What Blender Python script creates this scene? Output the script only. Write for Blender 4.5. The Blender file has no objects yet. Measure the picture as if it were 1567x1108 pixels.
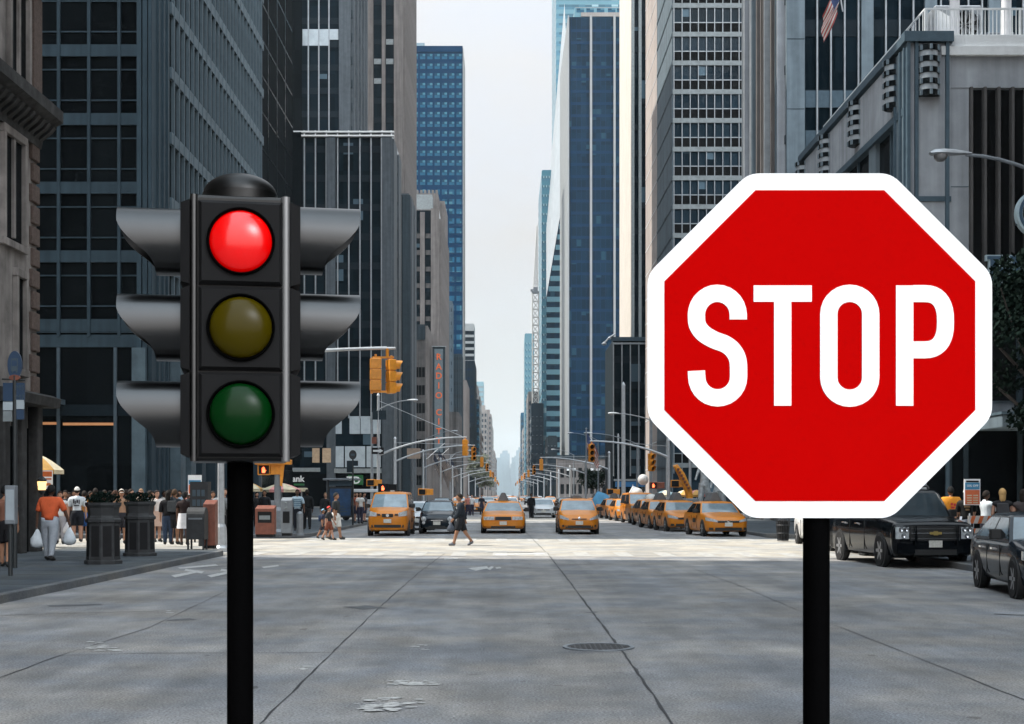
import bpy, bmesh, math, random
from mathutils import Vector, Matrix
R = math.radians
sc = bpy.context.scene
COL = sc.collection
# ------------------------------------------------------------------ camera
F, CX, CY, EYE = 2147.0, 775.0, 757.0, 1.75       # focal length in photo pixels, street vanishing point, eye height
cd = bpy.data.cameras.new('camera'); cam = bpy.data.objects.new('camera', cd); COL.objects.link(cam)
cam.location = (0, 0, EYE); cam.rotation_euler = (R(90), 0, 0)
cd.sensor_fit = 'HORIZONTAL'; cd.sensor_width = 36; cd.lens = 36 * F / 1567
cd.shift_x = (783.5 - CX) / 1567; cd.shift_y = (CY - 554) / 1567
cd.clip_start = 0.1; cd.clip_end = 15000
sc.camera = cam
# ------------------------------------------------------------------ sky, sun, exposure
SUN_EL, SUN_AZ = R(54), R(8)                       # sun on the left, a little ahead
to_sun = Vector((-math.cos(SUN_EL) * math.cos(SUN_AZ), math.cos(SUN_EL) * math.sin(SUN_AZ), math.sin(SUN_EL)))
w = bpy.data.worlds.new('World'); sc.world = w; w.use_nodes = True
nt = w.node_tree; nt.nodes.clear()
out = nt.nodes.new('ShaderNodeOutputWorld'); bg = nt.nodes.new('ShaderNodeBackground')
sky = nt.nodes.new('ShaderNodeTexSky'); sky.sky_type = 'NISHITA'; sky.sun_disc = False
sky.sun_elevation = SUN_EL; sky.sun_rotation = math.atan2(to_sun.x, to_sun.y); sky.dust_density = 3.0; sky.air_density = 1.0
tc = nt.nodes.new('ShaderNodeTexCoord')
sep = nt.nodes.new('ShaderNodeSeparateXYZ'); nt.links.new(tc.outputs['Generated'], sep.inputs[0])
# white cloud cover: overcast luminance rises towards the zenith
mx = nt.nodes.new('ShaderNodeMath'); mx.operation = 'MAXIMUM'; nt.links.new(sep.outputs[2], mx.inputs[0]); mx.inputs[1].default_value = 0
cl = nt.nodes.new('ShaderNodeMath'); cl.operation = 'MULTIPLY_ADD'; nt.links.new(mx.outputs[0], cl.inputs[0]); cl.inputs[1].default_value = 3.6; cl.inputs[2].default_value = 1.62
# sky behind the camera brightened, added to light the stop sign
bk = nt.nodes.new('ShaderNodeMapRange'); nt.links.new(sep.outputs[1], bk.inputs[0]); bk.inputs[1].default_value = .35; bk.inputs[2].default_value = -.75; bk.inputs[3].default_value = 1.0; bk.inputs[4].default_value = 3.4
bm2 = nt.nodes.new('ShaderNodeMath'); bm2.operation = 'MULTIPLY'; nt.links.new(cl.outputs[0], bm2.inputs[0]); nt.links.new(bk.outputs[0], bm2.inputs[1])
# added bright spot in the sky behind right, lights lenses and sign
dt = nt.nodes.new('ShaderNodeVectorMath'); dt.operation = 'DOT_PRODUCT'; nt.links.new(tc.outputs['Generated'], dt.inputs[0]); dt.inputs[1].default_value = Vector((.52, -.70, .50)).normalized()
dm_ = nt.nodes.new('ShaderNodeMath'); dm_.operation = 'MAXIMUM'; nt.links.new(dt.outputs['Value'], dm_.inputs[0]); dm_.inputs[1].default_value = 0
dp = nt.nodes.new('ShaderNodeMath'); dp.operation = 'POWER'; nt.links.new(dm_.outputs[0], dp.inputs[0]); dp.inputs[1].default_value = 80
da = nt.nodes.new('ShaderNodeMath'); da.operation = 'MULTIPLY_ADD'; nt.links.new(dp.outputs[0], da.inputs[0]); da.inputs[1].default_value = 60; nt.links.new(bm2.outputs[0], da.inputs[2]); cl = da
nz = nt.nodes.new('ShaderNodeTexNoise'); nz.inputs['Scale'].default_value = 5.5; nz.inputs['Detail'].default_value = 5; nz.inputs['Roughness'].default_value = .55
mp = nt.nodes.new('ShaderNodeMapping'); mp.inputs['Scale'].default_value = (1, 1, 2.2); nt.links.new(tc.outputs['Generated'], mp.inputs[0]); nt.links.new(mp.outputs[0], nz.inputs['Vector'])
rp = nt.nodes.new('ShaderNodeMapRange'); nt.links.new(nz.outputs[0], rp.inputs[0]); rp.inputs[1].default_value = .38; rp.inputs[2].default_value = .6; rp.inputs[3].default_value = .84; rp.inputs[4].default_value = 1.0
cc = nt.nodes.new('ShaderNodeVectorMath'); cc.operation = 'SCALE'; tint = nt.nodes.new('ShaderNodeMix'); tint.data_type = 'RGBA'; tint.inputs[6].default_value = (1.10, 1.02, .965, 1); tint.inputs[7].default_value = (.86, 1.0, 1.12, 1); nt.links.new(mx.outputs[0], tint.inputs[0]); nt.links.new(tint.outputs[2], cc.inputs[0]); nt.links.new(cl.outputs[0], cc.inputs['Scale'])
mix = nt.nodes.new('ShaderNodeMix'); mix.data_type = 'RGBA'
nt.links.new(rp.outputs[0], mix.inputs[0]); nt.links.new(sky.outputs[0], mix.inputs[6]); nt.links.new(cc.outputs[0], mix.inputs[7])
nt.links.new(mix.outputs[2], bg.inputs[0]); bg.inputs[1].default_value = 0.12
nt.links.new(bg.outputs[0], out.inputs[0])
sl = bpy.data.lights.new('sun', 'SUN'); sl.energy = 2.6; sl.angle = R(0.5); sl.color = (1, .94, .85)
so = bpy.data.objects.new('sun', sl); COL.objects.link(so); so.rotation_euler = to_sun.to_track_quat('Z', 'Y').to_euler()
sc.view_settings.view_transform = 'Standard'; sc.view_settings.look = 'None'; sc.view_settings.gamma = 1
sc.view_settings.exposure = 1.4
# ------------------------------------------------------------------ helpers
def X(px, Y): return (px - CX) * Y / F             # photo column -> metres at depth Y
def Zh(py, Y): return EYE + (CY - py) * Y / F      # photo row -> height at depth Y
def G(py): return F * EYE / (py - CY)              # depth of a ground point at photo row py

class MB:
    def __init__(s): s.v = []; s.f = []; s.m = []
    def quad(s, pts, m=0):
        n = len(s.v); s.v += [tuple(p) for p in pts]; s.f.append(tuple(range(n, n + len(pts)))); s.m.append(m)
    def box(s, x0, x1, y0, y1, z0, z1, m=0):
        n = len(s.v); s.v += [(x0,y0,z0),(x1,y0,z0),(x1,y1,z0),(x0,y1,z0),(x0,y0,z1),(x1,y0,z1),(x1,y1,z1),(x0,y1,z1)]
        for q in ((0,3,2,1),(4,5,6,7),(0,1,5,4),(1,2,6,5),(2,3,7,6),(3,0,4,7)): s.f.append(tuple(n+i for i in q)); s.m.append(m)
        return s
    def rings(s, rings, m=0, cap=True, closed=True):
        n0 = len(s.v); k = len(rings[0])
        for r in rings: s.v += [tuple(p) for p in r]
        for i in range(len(rings) - 1):
            for j in range(k if closed else k - 1):
                a = n0+i*k+j; b = n0+i*k+(j+1) % k; s.f.append((a, b, b+k, a+k)); s.m.append(m)
        if cap:
            s.f.append(tuple(n0+j for j in reversed(range(k)))); s.m.append(m)
            s.f.append(tuple(n0+(len(rings)-1)*k+j for j in range(k))); s.m.append(m)
        return s
    def tube(s, pts, r, n=8, m=0, cap=True):
        pts = [Vector(p) for p in pts]; rs = r if isinstance(r, (list, tuple)) else [r]*len(pts); rg = []
        d0 = (pts[1]-pts[0]).normalized(); up = Vector((0,0,1)) if abs(d0.z) < .9 else Vector((0,1,0))
        for i, p in enumerate(pts):
            d = (pts[min(i+1, len(pts)-1)] - pts[max(i-1, 0)]).normalized()
            a = d.cross(up); 
            if a.length < 1e-4: a = d.cross(Vector((1,0,0)))
            a.normalize(); b = d.cross(a)
            rg.append([p + (a*math.cos(2*math.pi*j/n) + b*math.sin(2*math.pi*j/n))*rs[i] for j in range(n)])
        return s.rings(rg, m, cap)
    def lathe(s, prof, c=(0,0,0), n=16, axis='z', m=0, cap=True):
        rg = []
        for r, h in prof:
            ring = []
            for j in range(n):
                a = 2*math.pi*j/n; u, v = r*math.cos(a), r*math.sin(a)
                ring.append({'z': (c[0]+u, c[1]+v, c[2]+h), 'x': (c[0]+h, c[1]+u, c[2]+v), 'y': (c[0]+u, c[1]+h, c[2]+v)}[axis])
            rg.append(ring)
        return s.rings(rg, m, cap)
    def prism_y(s, poly, y0, y1, m=0):              # polygon in the x,z plane, extruded along y
        return s.rings([[(x, y0, z) for x, z in poly], [(x, y1, z) for x, z in poly]], m)
    def prism_x(s, poly, x0, x1, m=0):              # polygon in the y,z plane, extruded along x
        return s.rings([[(x0, y, z) for y, z in poly], [(x1, y, z) for y, z in poly]], m)
    def prism_z(s, poly, z0, z1, m=0):
        return s.rings([[(x, y, z0) for x, y in poly], [(x, y, z1) for x, y in poly]], m)
    def mesh(s, name, mats, smooth=False, fixn=True):
        me = bpy.data.meshes.new(name); me.from_pydata(s.v, [], s.f)
        for x in (mats if isinstance(mats, (list, tuple)) else [mats]): me.materials.append(x)
        me.polygons.foreach_set('material_index', s.m)
        if fixn:
            b = bmesh.new(); b.from_mesh(me); bmesh.ops.recalc_face_normals(b, faces=b.faces); b.to_mesh(me); b.free()
        if smooth is not False:
            me.polygons.foreach_set('use_smooth', [True]*len(me.polygons))
            if smooth is not True: me.set_sharp_from_angle(angle=R(smooth))
        return me
    def build(s, name, mats, parent=None, smooth=False, bevel=0, loc=None):
        o = bpy.data.objects.new(name, s.mesh(name, mats, smooth)); COL.objects.link(o)
        if parent is not None: o.parent = parent
        if loc is not None: o.location = loc
        if bevel:
            b = o.modifiers.new('bevel', 'BEVEL'); b.width = bevel; b.segments = 2; b.limit_method = 'ANGLE'; b.angle_limit = R(40)
        return o
def tag(o, label=None, cat=None, group=None, kind=None):
    if label: o['label'] = label
    if cat: o['category'] = cat
    if group: o['group'] = group
    if kind: o['kind'] = kind
    return o
def thing(name, label, cat, loc=(0,0,0), rz=0, group=None):
    o = bpy.data.objects.new(name, None); COL.objects.link(o); o.location = loc; o.rotation_euler = (0,0,rz)
    o.empty_display_size = .3
    return tag(o, label, cat, group)
def kids(o): return [c for c in KIDS.get(o.name, [])]
def copy_tree(o, parent=None):
    c = o.copy(); COL.objects.link(c)
    if parent is not None: c.parent = parent
    for ch in list(o.children): copy_tree(ch, c)
    return c
def repeat(name, me, root, locs, limit=100):
    """one object per repeat sharing a mesh; beyond the limit the rest becomes one stuff part"""
    for p in locs[:limit]:
        o = bpy.data.objects.new(name, me); COL.objects.link(o); o.parent = root; o.location = p
    rest = locs[limit:]
    if rest:
        vs = [v.co.copy() for v in me.vertices]; fs = [tuple(f.vertices) for f in me.polygons]; mi = [f.material_index for f in me.polygons]
        b = MB()
        for p in rest:
            n = len(b.v); p = Vector(p); b.v += [tuple(v+p) for v in vs]; b.f += [tuple(n+i for i in f) for f in fs]; b.m += mi
        o = b.build(name, list(me.materials), root); o['kind'] = 'stuff'
# ------------------------------------------------------------------ materials
def new_mat(name):
    m = bpy.data.materials.new(name); m.use_nodes = True
    return m, m.node_tree, m.node_tree.nodes['Principled BSDF']
def lnk(t, a, b): t.links.new(a, b)
ALB, SPC = 1.0, 1.0                                  # facades: overall scale on reflectance and gloss
def mat(name, col, rough=.6, metal=0, spec=.5, var=.12, scale=3.0, streak=0, bump=0, coat=0, emit=None, estr=0, stretch=(1,1,1)):
    m, t, p = new_mat(name); col = tuple(c*ALB for c in col); spec = spec*SPC
    p.inputs['Roughness'].default_value = rough; p.inputs['Metallic'].default_value = metal; p.inputs['Specular IOR Level'].default_value = spec
    p.inputs['Coat Weight'].default_value = coat; p.inputs['Coat Roughness'].default_value = .05
    if emit: p.inputs['Emission Color'].default_value = (*emit, 1); p.inputs['Emission Strength'].default_value = estr
    c = t.nodes.new('ShaderNodeTexCoord'); mp = t.nodes.new('ShaderNodeMapping'); mp.inputs['Scale'].default_value = stretch
    lnk(t, c.outputs['Object'], mp.inputs[0])
    n = t.nodes.new('ShaderNodeTexNoise'); n.inputs['Scale'].default_value = scale; n.inputs['Detail'].default_value = 6; n.inputs['Roughness'].default_value = .6
    lnk(t, mp.outputs[0], n.inputs['Vector'])
    r = t.nodes.new('ShaderNodeMapRange'); r.inputs[1].default_value = .3; r.inputs[2].default_value = .7; r.inputs[3].default_value = 1-var; r.inputs[4].default_value = 1+var
    lnk(t, n.outputs[0], r.inputs[0]); val = r.outputs[0]
    if streak:                                     # rain streaks: noise stretched along the height
        mp2 = t.nodes.new('ShaderNodeMapping'); mp2.inputs['Scale'].default_value = (2.5, 2.5, .12); lnk(t, c.outputs['Object'], mp2.inputs[0])
        n2 = t.nodes.new('ShaderNodeTexNoise'); n2.inputs['Scale'].default_value = 1; n2.inputs['Detail'].default_value = 5; lnk(t, mp2.outputs[0], n2.inputs['Vector'])
        r2 = t.nodes.new('ShaderNodeMapRange'); r2.inputs[1].default_value = .35; r2.inputs[2].default_value = .65; r2.inputs[3].default_value = 1-streak; r2.inputs[4].default_value = 1.0
        lnk(t, n2.outputs[0], r2.inputs[0]); mu = t.nodes.new('ShaderNodeMath'); mu.operation = 'MULTIPLY'
        lnk(t, val, mu.inputs[0]); lnk(t, r2.outputs[0], mu.inputs[1]); val = mu.outputs[0]
    s = t.nodes.new('ShaderNodeVectorMath'); s.operation = 'SCALE'; s.inputs[0].default_value = col; lnk(t, val, s.inputs['Scale'])
    lnk(t, s.outputs[0], p.inputs['Base Color'])
    if bump:
        b = t.nodes.new('ShaderNodeBump'); b.inputs['Strength'].default_value = bump; b.inputs['Distance'].default_value = .02
        lnk(t, n.outputs[0], b.inputs['Height']); lnk(t, b.outputs[0], p.inputs['Normal'])
    return m
def glass(name, col, pane=(1.3, 1.3, 3.0), blind=.0, blind_col=(.12,.16,.19), rough=.12, spec=.12, wav=.15, off=(0,0,0), jit=.35, band=None):
    """window wall: each pane has its own tone, some show drawn blinds; panes are never perfectly flat so reflections waver.
    band=(from, to): only that share of each storey is clear pane, the rest is opaque black back-painted glass"""
    m, t, p = new_mat(name); col = tuple(c*ALB for c in col); blind_col = tuple(c*ALB for c in blind_col); spec = spec*SPC; p.inputs['Roughness'].default_value = rough; p.inputs['Specular IOR Level'].default_value = spec
    c = t.nodes.new('ShaderNodeTexCoord'); a = t.nodes.new('ShaderNodeVectorMath'); a.operation = 'ADD'; a.inputs[1].default_value = off
    lnk(t, c.outputs['Object'], a.inputs[0])
    d = t.nodes.new('ShaderNodeVectorMath'); d.operation = 'DIVIDE'; d.inputs[1].default_value = pane; lnk(t, a.outputs[0], d.inputs[0])
    f = t.nodes.new('ShaderNodeVectorMath'); f.operation = 'FLOOR'; lnk(t, d.outputs[0], f.inputs[0])
    wn = t.nodes.new('ShaderNodeTexWhiteNoise'); wn.noise_dimensions = '3D'; lnk(t, f.outputs[0], wn.inputs['Vector'])
    r = t.nodes.new('ShaderNodeMapRange'); r.inputs[3].default_value = 1-jit; r.inputs[4].default_value = 1+jit; lnk(t, wn.outputs['Value'], r.inputs[0])
    s = t.nodes.new('ShaderNodeVectorMath'); s.operation = 'SCALE'; s.inputs[0].default_value = col; lnk(t, r.outputs[0], s.inputs['Scale'])
    colout = s.outputs[0]
    if blind:
        fr = t.nodes.new('ShaderNodeVectorMath'); fr.operation = 'FRACTION'; lnk(t, d.outputs[0], fr.inputs[0])
        sp = t.nodes.new('ShaderNodeSeparateXYZ'); lnk(t, fr.outputs[0], sp.inputs[0])
        sc_ = t.nodes.new('ShaderNodeSeparateColor'); lnk(t, wn.outputs['Color'], sc_.inputs[0])
        g1 = t.nodes.new('ShaderNodeMath'); g1.operation = 'LESS_THAN'; lnk(t, sc_.outputs[0], g1.inputs[0]); g1.inputs[1].default_value = blind
        g2 = t.nodes.new('ShaderNodeMath'); g2.operation = 'GREATER_THAN'; lnk(t, sp.outputs[2], g2.inputs[0]); lnk(t, sc_.outputs[1], g2.inputs[1])
        g3 = t.nodes.new('ShaderNodeMath'); g3.operation = 'MULTIPLY'; lnk(t, g1.outputs[0], g3.inputs[0]); lnk(t, g2.outputs[0], g3.inputs[1])
        mx = t.nodes.new('ShaderNodeMix'); mx.data_type = 'RGBA'; lnk(t, g3.outputs[0], mx.inputs[0]); lnk(t, colout, mx.inputs[6]); mx.inputs[7].default_value = (*blind_col, 1)
        colout = mx.outputs[2]
    lnk(t, colout, p.inputs['Base Color'])
    if wav:
        n = t.nodes.new('ShaderNodeTexNoise'); n.inputs['Scale'].default_value = .9; n.inputs['Detail'].default_value = 2; lnk(t, c.outputs['Object'], n.inputs['Vector'])
        b = t.nodes.new('ShaderNodeBump'); b.inputs['Strength'].default_value = wav; b.inputs['Distance'].default_value = .15
        lnk(t, n.outputs[0], b.inputs['Height']); lnk(t, b.outputs[0], p.inputs['Normal'])
    return m
def ground_mat(name, col, agg=.12, patch=.2, tint=(1,1,1), track=0, joint=None):
    m, t, p = new_mat(name); p.inputs['Roughness'].default_value = .85; p.inputs['Specular IOR Level'].default_value = .3
    c = t.nodes.new('ShaderNodeTexCoord')
    def noise(scale, det, stretch, lo, hi, a, b):
        mp = t.nodes.new('ShaderNodeMapping'); mp.inputs['Scale'].default_value = stretch; lnk(t, c.outputs['Object'], mp.inputs[0])
        n = t.nodes.new('ShaderNodeTexNoise'); n.inputs['Scale'].default_value = scale; n.inputs['Detail'].default_value = det; n.inputs['Roughness'].default_value = .62; lnk(t, mp.outputs[0], n.inputs['Vector'])
        r = t.nodes.new('ShaderNodeMapRange'); r.inputs[1].default_value = lo; r.inputs[2].default_value = hi; r.inputs[3].default_value = a; r.inputs[4].default_value = b; lnk(t, n.outputs[0], r.inputs[0]); return r.outputs[0]
    def mul(a, b):
        k = t.nodes.new('ShaderNodeMath'); k.operation = 'MULTIPLY'; lnk(t, a, k.inputs[0]); lnk(t, b, k.inputs[1]); return k.outputs[0]
    fine = noise(45, 9, (1,1,1), .3, .7, 1-agg*2.6, 1+agg*2.6)
    v = mul(fine, noise(.35, 5, (1,1,1), .3, .7, 1-patch, 1+patch))  # uneven concrete tone, contrast raised to imitate dappled light
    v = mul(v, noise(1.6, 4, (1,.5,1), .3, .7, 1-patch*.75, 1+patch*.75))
    if track: v = mul(v, noise(1.1, 3, (1,.02,1), .35, .65, 1-track, 1+track*.6))     # tyre-worn lanes run along the avenue
    v = mul(v, noise(2.3, 9, (1,1,1), .64, .72, 1, .72))       # oil spots
    v = mul(v, noise(5.5, 3, (1,.5,1), .69, .74, 1, 1.25))     # worn pale flecks
    s = t.nodes.new('ShaderNodeVectorMath'); s.operation = 'SCALE'; lnk(t, v, s.inputs['Scale']); lnk(t, s.outputs[0], p.inputs['Base Color'])
    dapple = noise(.55, 5, (1,1,1), .38, .62, 0, 1)       # warm and cool mottling paints in soft reflected-light dapples
    dm = t.nodes.new('ShaderNodeMix'); dm.data_type = 'RGBA'; lnk(t, dapple, dm.inputs[0]); dm.inputs[6].default_value = (col[0]*.87, col[1]*.91, col[2]*.96, 1); dm.inputs[7].default_value = (col[0]*1.17, col[1]*1.11, col[2]*1.02, 1); lnk(t, dm.outputs[2], s.inputs[0])
    b = t.nodes.new('ShaderNodeBump'); b.inputs['Strength'].default_value = .35; b.inputs['Distance'].default_value = .01; lnk(t, fine, b.inputs['Height']); lnk(t, b.outputs[0], p.inputs['Normal'])
    return m
M = {}
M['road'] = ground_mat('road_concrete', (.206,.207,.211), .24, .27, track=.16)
M['asphalt'] = ground_mat('asphalt', (.30,.287,.262), .14, .22)
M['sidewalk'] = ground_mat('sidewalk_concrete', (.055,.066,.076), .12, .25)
M['kerb'] = ground_mat('kerb_granite', (.115,.12,.125), .15, .2)
M['ground'] = ground_mat('ground', (.18,.18,.18), .1, .2)
M['paint'] = mat('worn_white_paint', (.42,.42,.41), .8, var=.4, scale=14)
M['tar'] = mat('tar_seam', (.022,.023,.026), .7, var=.3, scale=8)
M['iron'] = mat('cast_iron', (.05,.052,.056), .55, .6, var=.3, scale=12)
M['patchd'] = mat('dark_road_patch', (.09,.095,.1), .85, var=.25, scale=6)
M['black'] = mat('black_paint', (.0012,.0012,.0013), .8, spec=.02, var=.1)
M['blackm'] = mat('black_rubber', (.012,.012,.013), .8, spec=.2)
M['steel'] = mat('galvanised_steel', (.38,.40,.42), .5, .35, var=.15, scale=6)
M['steeld'] = mat('grey_painted_steel', (.17,.19,.21), .5, .2, var=.15, scale=5)
M['darkpole'] = mat('dark_green_pole', (.018,.022,.024), .5, var=.2)
M['yel'] = mat('signal_yellow', (.60,.23,.018), .45, var=.18, scale=6)
M['white'] = mat('white_paint', (.58,.60,.61), .5, var=.08)
# ------------------------------------------------------------------ ground, avenue, pavements
def structure(o): o['kind'] = 'structure'; return o
KL, KR = -8.1, 10.6
b = MB(); b.quad([(-4000,-400,-.03),(4000,-400,-.03),(4000,11000,-.03),(-4000,11000,-.03)]); structure(b.build('ground', M['ground']))
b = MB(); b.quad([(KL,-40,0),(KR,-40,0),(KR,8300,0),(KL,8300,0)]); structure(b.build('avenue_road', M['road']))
CROSS = [(40.0, 56.0), (93.5, 107.0), (174.0, 187.0), (262,276), (346,360), (430,444)]
for a, c in CROSS:
    for s, e in ((-90, KL), (KR, 90)):
        b = MB(); b.quad([(s,a,-.004),(e,a,-.004),(e,c,-.004),(s,c,-.004)]); structure(b.build('cross_street_road', M['asphalt']))
# asphalt crossing of the sunlit cross street over the avenue
b = MB(); b.quad([(KL,41.0,.004),(KR,38.4,.004),(KR,55.0,.004),(KL,56.6,.004)]); structure(b.build('crossing_road', M['asphalt']))
b = MB(); b.quad([(KL,93.5,.004),(KR,93.5,.004),(KR,107,.004),(KL,107,.004)]); structure(b.build('crossing_road', M['asphalt']))
def pavement(side, y0, y1, r=2.5):
    k = KL if side < 0 else KR; s = side
    def outline(ins):
        pts = []; kk = k + s*ins; a, c = y0+ins, y1-ins; rr = r-ins
        far = s*95
        pts.append((far, a))
        for i in range(9): t = i/8*math.pi/2; pts.append((kk+s*rr - s*rr*math.sin(t), a+rr-rr*math.cos(t)))
        for i in range(9): t = i/8*math.pi/2; pts.append((kk+s*rr - s*rr*math.cos(t), c-rr+rr*math.sin(t)))
        pts.append((far, c)); return pts
    b = MB(); b.prism_z(outline(0), -.02, .15); structure(b.build('kerb', M['kerb'], bevel=.02))
    b = MB(); b.prism_z(outline(.16), .10, .154); structure(b.build('sidewalk', M['sidewalk']))
blocks = [(-40, 41.4)] + [(CROSS[i][1]+.5, CROSS[i+1][0]-.5) for i in range(len(CROSS)-1)] + [(444.5, 8200)]
for a, c in blocks:
    pavement(-1, a, c, 1.4 if a < 0 else 2.5); pavement(1, a, 38.5 if a < 0 else c)
# expansion joints of the pavement slabs
b = MB()
for i in range(40):
    y = -5+i*1.5
    if y < 40.8: b.box(-13.4, KL-.17, y, y+.012, .153, .1555)
b.box(-10.8,-10.788,-5,41.2,.153,.1552)
structure(b.build('sidewalk', M['tar']))
# tar seams between the concrete lanes: wandering strips
rnd = random.Random(4)
def seam(pts, w0, name='road_seam', m='tar', z=.004, step=.35, wob=.009):
    b = MB(); L = []
    for (x0,y0),(x1,y1) in zip(pts, pts[1:]):
        n = max(2, int(math.hypot(x1-x0, y1-y0)/step))
        for i in range(n): L.append((x0+(x1-x0)*i/n, y0+(y1-y0)*i/n))
    L.append(pts[-1]); prev = None
    for i, (x, y) in enumerate(L):
        d = Vector((L[min(i+1,len(L)-1)][0]-L[max(i-1,0)][0], L[min(i+1,len(L)-1)][1]-L[max(i-1,0)][1])).normalized()
        nn = Vector((-d.y, d.x)); c = Vector((x, y)) + nn*rnd.uniform(-wob, wob); ww = w0*.62*rnd.uniform(.35, 1.4)
        cur = (c-nn*ww/2, c+nn*ww/2)
        if prev: b.quad([(prev[0].x,prev[0].y,z),(cur[0].x,cur[0].y,z),(cur[1].x,cur[1].y,z),(prev[1].x,prev[1].y,z)])
        prev = cur
    return structure(b.build(name, m if not isinstance(m, str) else M[m]))
def P(px, py): y = G(py); return (X(px, y), y)
seam([P(380,1125), P(508,1000), P(580,930), P(640,877), P(682,846)], .035)
seam([P(1045,1130), P(955,1000), P(905,935), P(870,888), P(836,845)], .05)
seam([P(835,845), P(790,800)], .035, z=.0085)
seam([P(-20,1045), P(90,1004), P(210,1000)], .035); seam([P(210,1000), P(508,999)], .03, z=.0042)
seam([P(508,999), P(960,999)], .014, z=.0044)
seam([P(90,1004), P(230,960), P(345,905)], .022, z=.0046)
seam([P(0,942), P(285,934)], .05, z=.0048)
seam([P(1280,958), P(1400,1005), P(1600,1085)], .022)
seam([P(1060,870), P(1140,900), P(1235,940)], .018)
seam([P(860,1000), P(1234,996)], .008, z=.0042)
for a, c, ww in (((75,928),(155,925),.5), ((255,950),(297,948),.35), ((540,931),(578,929),.9), ((895,938),(915,937),.25), ((1520,940),(1567,942),.3)):
    p, q = P(*a), P(*c); seam([p, q], ww, 'road_patch', 'patchd', z=.0055, step=.25, wob=.05)
# cracks wandering over the slabs, and squared repair patches
rc = random.Random(21)
for i in range(18):
    x0, y0 = rc.uniform(KL+.5, KR-.5), rc.choice((rc.uniform(10, 22), rc.uniform(18, 38))); a = rc.choice((rc.gauss(0,.35), rc.gauss(1.5,.3))); pts = [(x0, y0)]
    for k in range(rc.randint(2, 6)): a += rc.gauss(0,.35); l_ = rc.uniform(.25,.7); pts.append((pts[-1][0]+l_*math.cos(a), pts[-1][1]+l_*math.sin(a)))
    seam(pts, rc.uniform(.005,.012), 'road_crack', z=.0036+i*.00002, step=.12, wob=.02)
M['patch_l'] = ground_mat('pale_road_patch', (.25,.245,.235), .16, .2); M['stain'] = ground_mat('oil_stain', (.13,.128,.126), .15, .4)
for i in range(40):
    lane = rc.choice((-6.2,-3.0,.4,3.6,7.2)); x0, y0 = lane+rc.gauss(0,.4), rc.uniform(10.5, 36); n_ = 12; r_ = rc.uniform(.015,.06); k = rc.uniform(.5,2.5); b = MB()
    b.quad([(x0+r_*math.cos(2*math.pi*j/n_)*rc.uniform(.6,1.25), y0+r_*k*math.sin(2*math.pi*j/n_)*rc.uniform(.6,1.25), .0030+i*.00001) for j in range(n_)]); structure(b.build('oil_stain', M['stain']))
# worn lane paint
def flecks(cx, cy, w, h, n, name='lane_marking', seed=1):
    r2 = random.Random(seed); b = MB()
    for i in range(n):
        px, py = cx+r2.gauss(0, w*.35), cy+r2.gauss(0, h*.35); x, y = P(px, max(py, 800)); s = r2.uniform(.012, .075)
        k = [(x+s*math.cos(a)*r2.uniform(.5,1.3), y+s*.9*math.sin(a)*r2.uniform(.4,1.2), .0062+i*.00012) for a in [i2*math.pi/4 for i2 in range(8)]]
        b.quad(k)
    return structure(b.build(name, M['paint']))
flecks(592,1080,60,14,60,seed=2); flecks(620,1046,55,6,30,seed=3); flecks(462,1023,14,5,6,seed=4); flecks(160,994,60,5,14,seed=5); flecks(150,990,24,9,8,seed=6); flecks(265,937,26,4,6,seed=7); flecks(640,990,40,6,6,seed=8)
PZ = [.0065]
def poly_mark(pts, m='paint', z=.006, name='lane_marking'):
    PZ[0] += .0004; z = PZ[0]; b = MB(); b.quad([(*P(px,py), z) for px, py in pts]); return structure(b.build(name, M[m]))
for sh in (0, 55):      # turn arrows in the left lane
    poly_mark([(262+sh,881),(300+sh,874),(305+sh,876),(268+sh,884)]); poly_mark([(284+sh,871),(312+sh,875),(309+sh,878),(282+sh,874)])
poly_mark([(272,869),(330,864),(334,866),(276,871)]); poly_mark([(716,870),(745,867),(748,870),(728,874)]); poly_mark([(745,871),(752,867),(756,868),(750,873)])
poly_mark([(758,869),(765,868),(767,870),(760,871)]); poly_mark([(400,868),(425,865),(427,867),(404,870)]); poly_mark([(680,855),(700,854),(701,856),(680,857)]); poly_mark([(758,848),(833,847),(834,849),(758,850)])
# ladder stripes of the crosswalks
M['xwalk'] = mat('worn_crosswalk_paint', (.33,.32,.30), .8, var=.35, scale=4)
for i in range(15):
    x = -7.6+i*1.2
    b = MB(); b.box(x, x+.42, 52.6, 55.6, .004, .0075); structure(b.build('crosswalk_stripe', M['xwalk']))
for i in range(15):
    x = -7.6+i*1.2
    b = MB(); b.quad([(x,40.4-i*.09,.0075),(x+.42,40.4-i*.09,.0075),(x+.42,43.2-i*.09,.0075),(x,43.2-i*.09,.0075)]); structure(b.build('crosswalk_stripe', M['xwalk']))
# manhole cover: ring, lid with raised studs
mh = thing('manhole_cover', 'round cast iron manhole cover on the tar seam of the near road', 'manhole cover', (X(916, 16.05), 16.05, 0))
b = MB(); n = 40; rg = []
for r_, z_ in ((.41,.003),(.41,.016),(.36,.016),(.36,.006)): rg.append([(r_*math.cos(2*math.pi*j/n), r_*math.sin(2*math.pi*j/n), z_) for j in range(n)])
b.rings(rg, cap=False); b.build('rim', M['steeld'], mh)
b = MB(); b.lathe([(.35,.002),(.35,.011)], n=40)
for i in range(-5,6):
    for j in range(-5,6):
        if math.hypot(i,j)*.06 < .32: b.box(i*.06-.018, i*.06+.018, j*.06-.018, j*.06+.018, .011, .016)
b.build('lid', M['iron'], mh)
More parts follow.
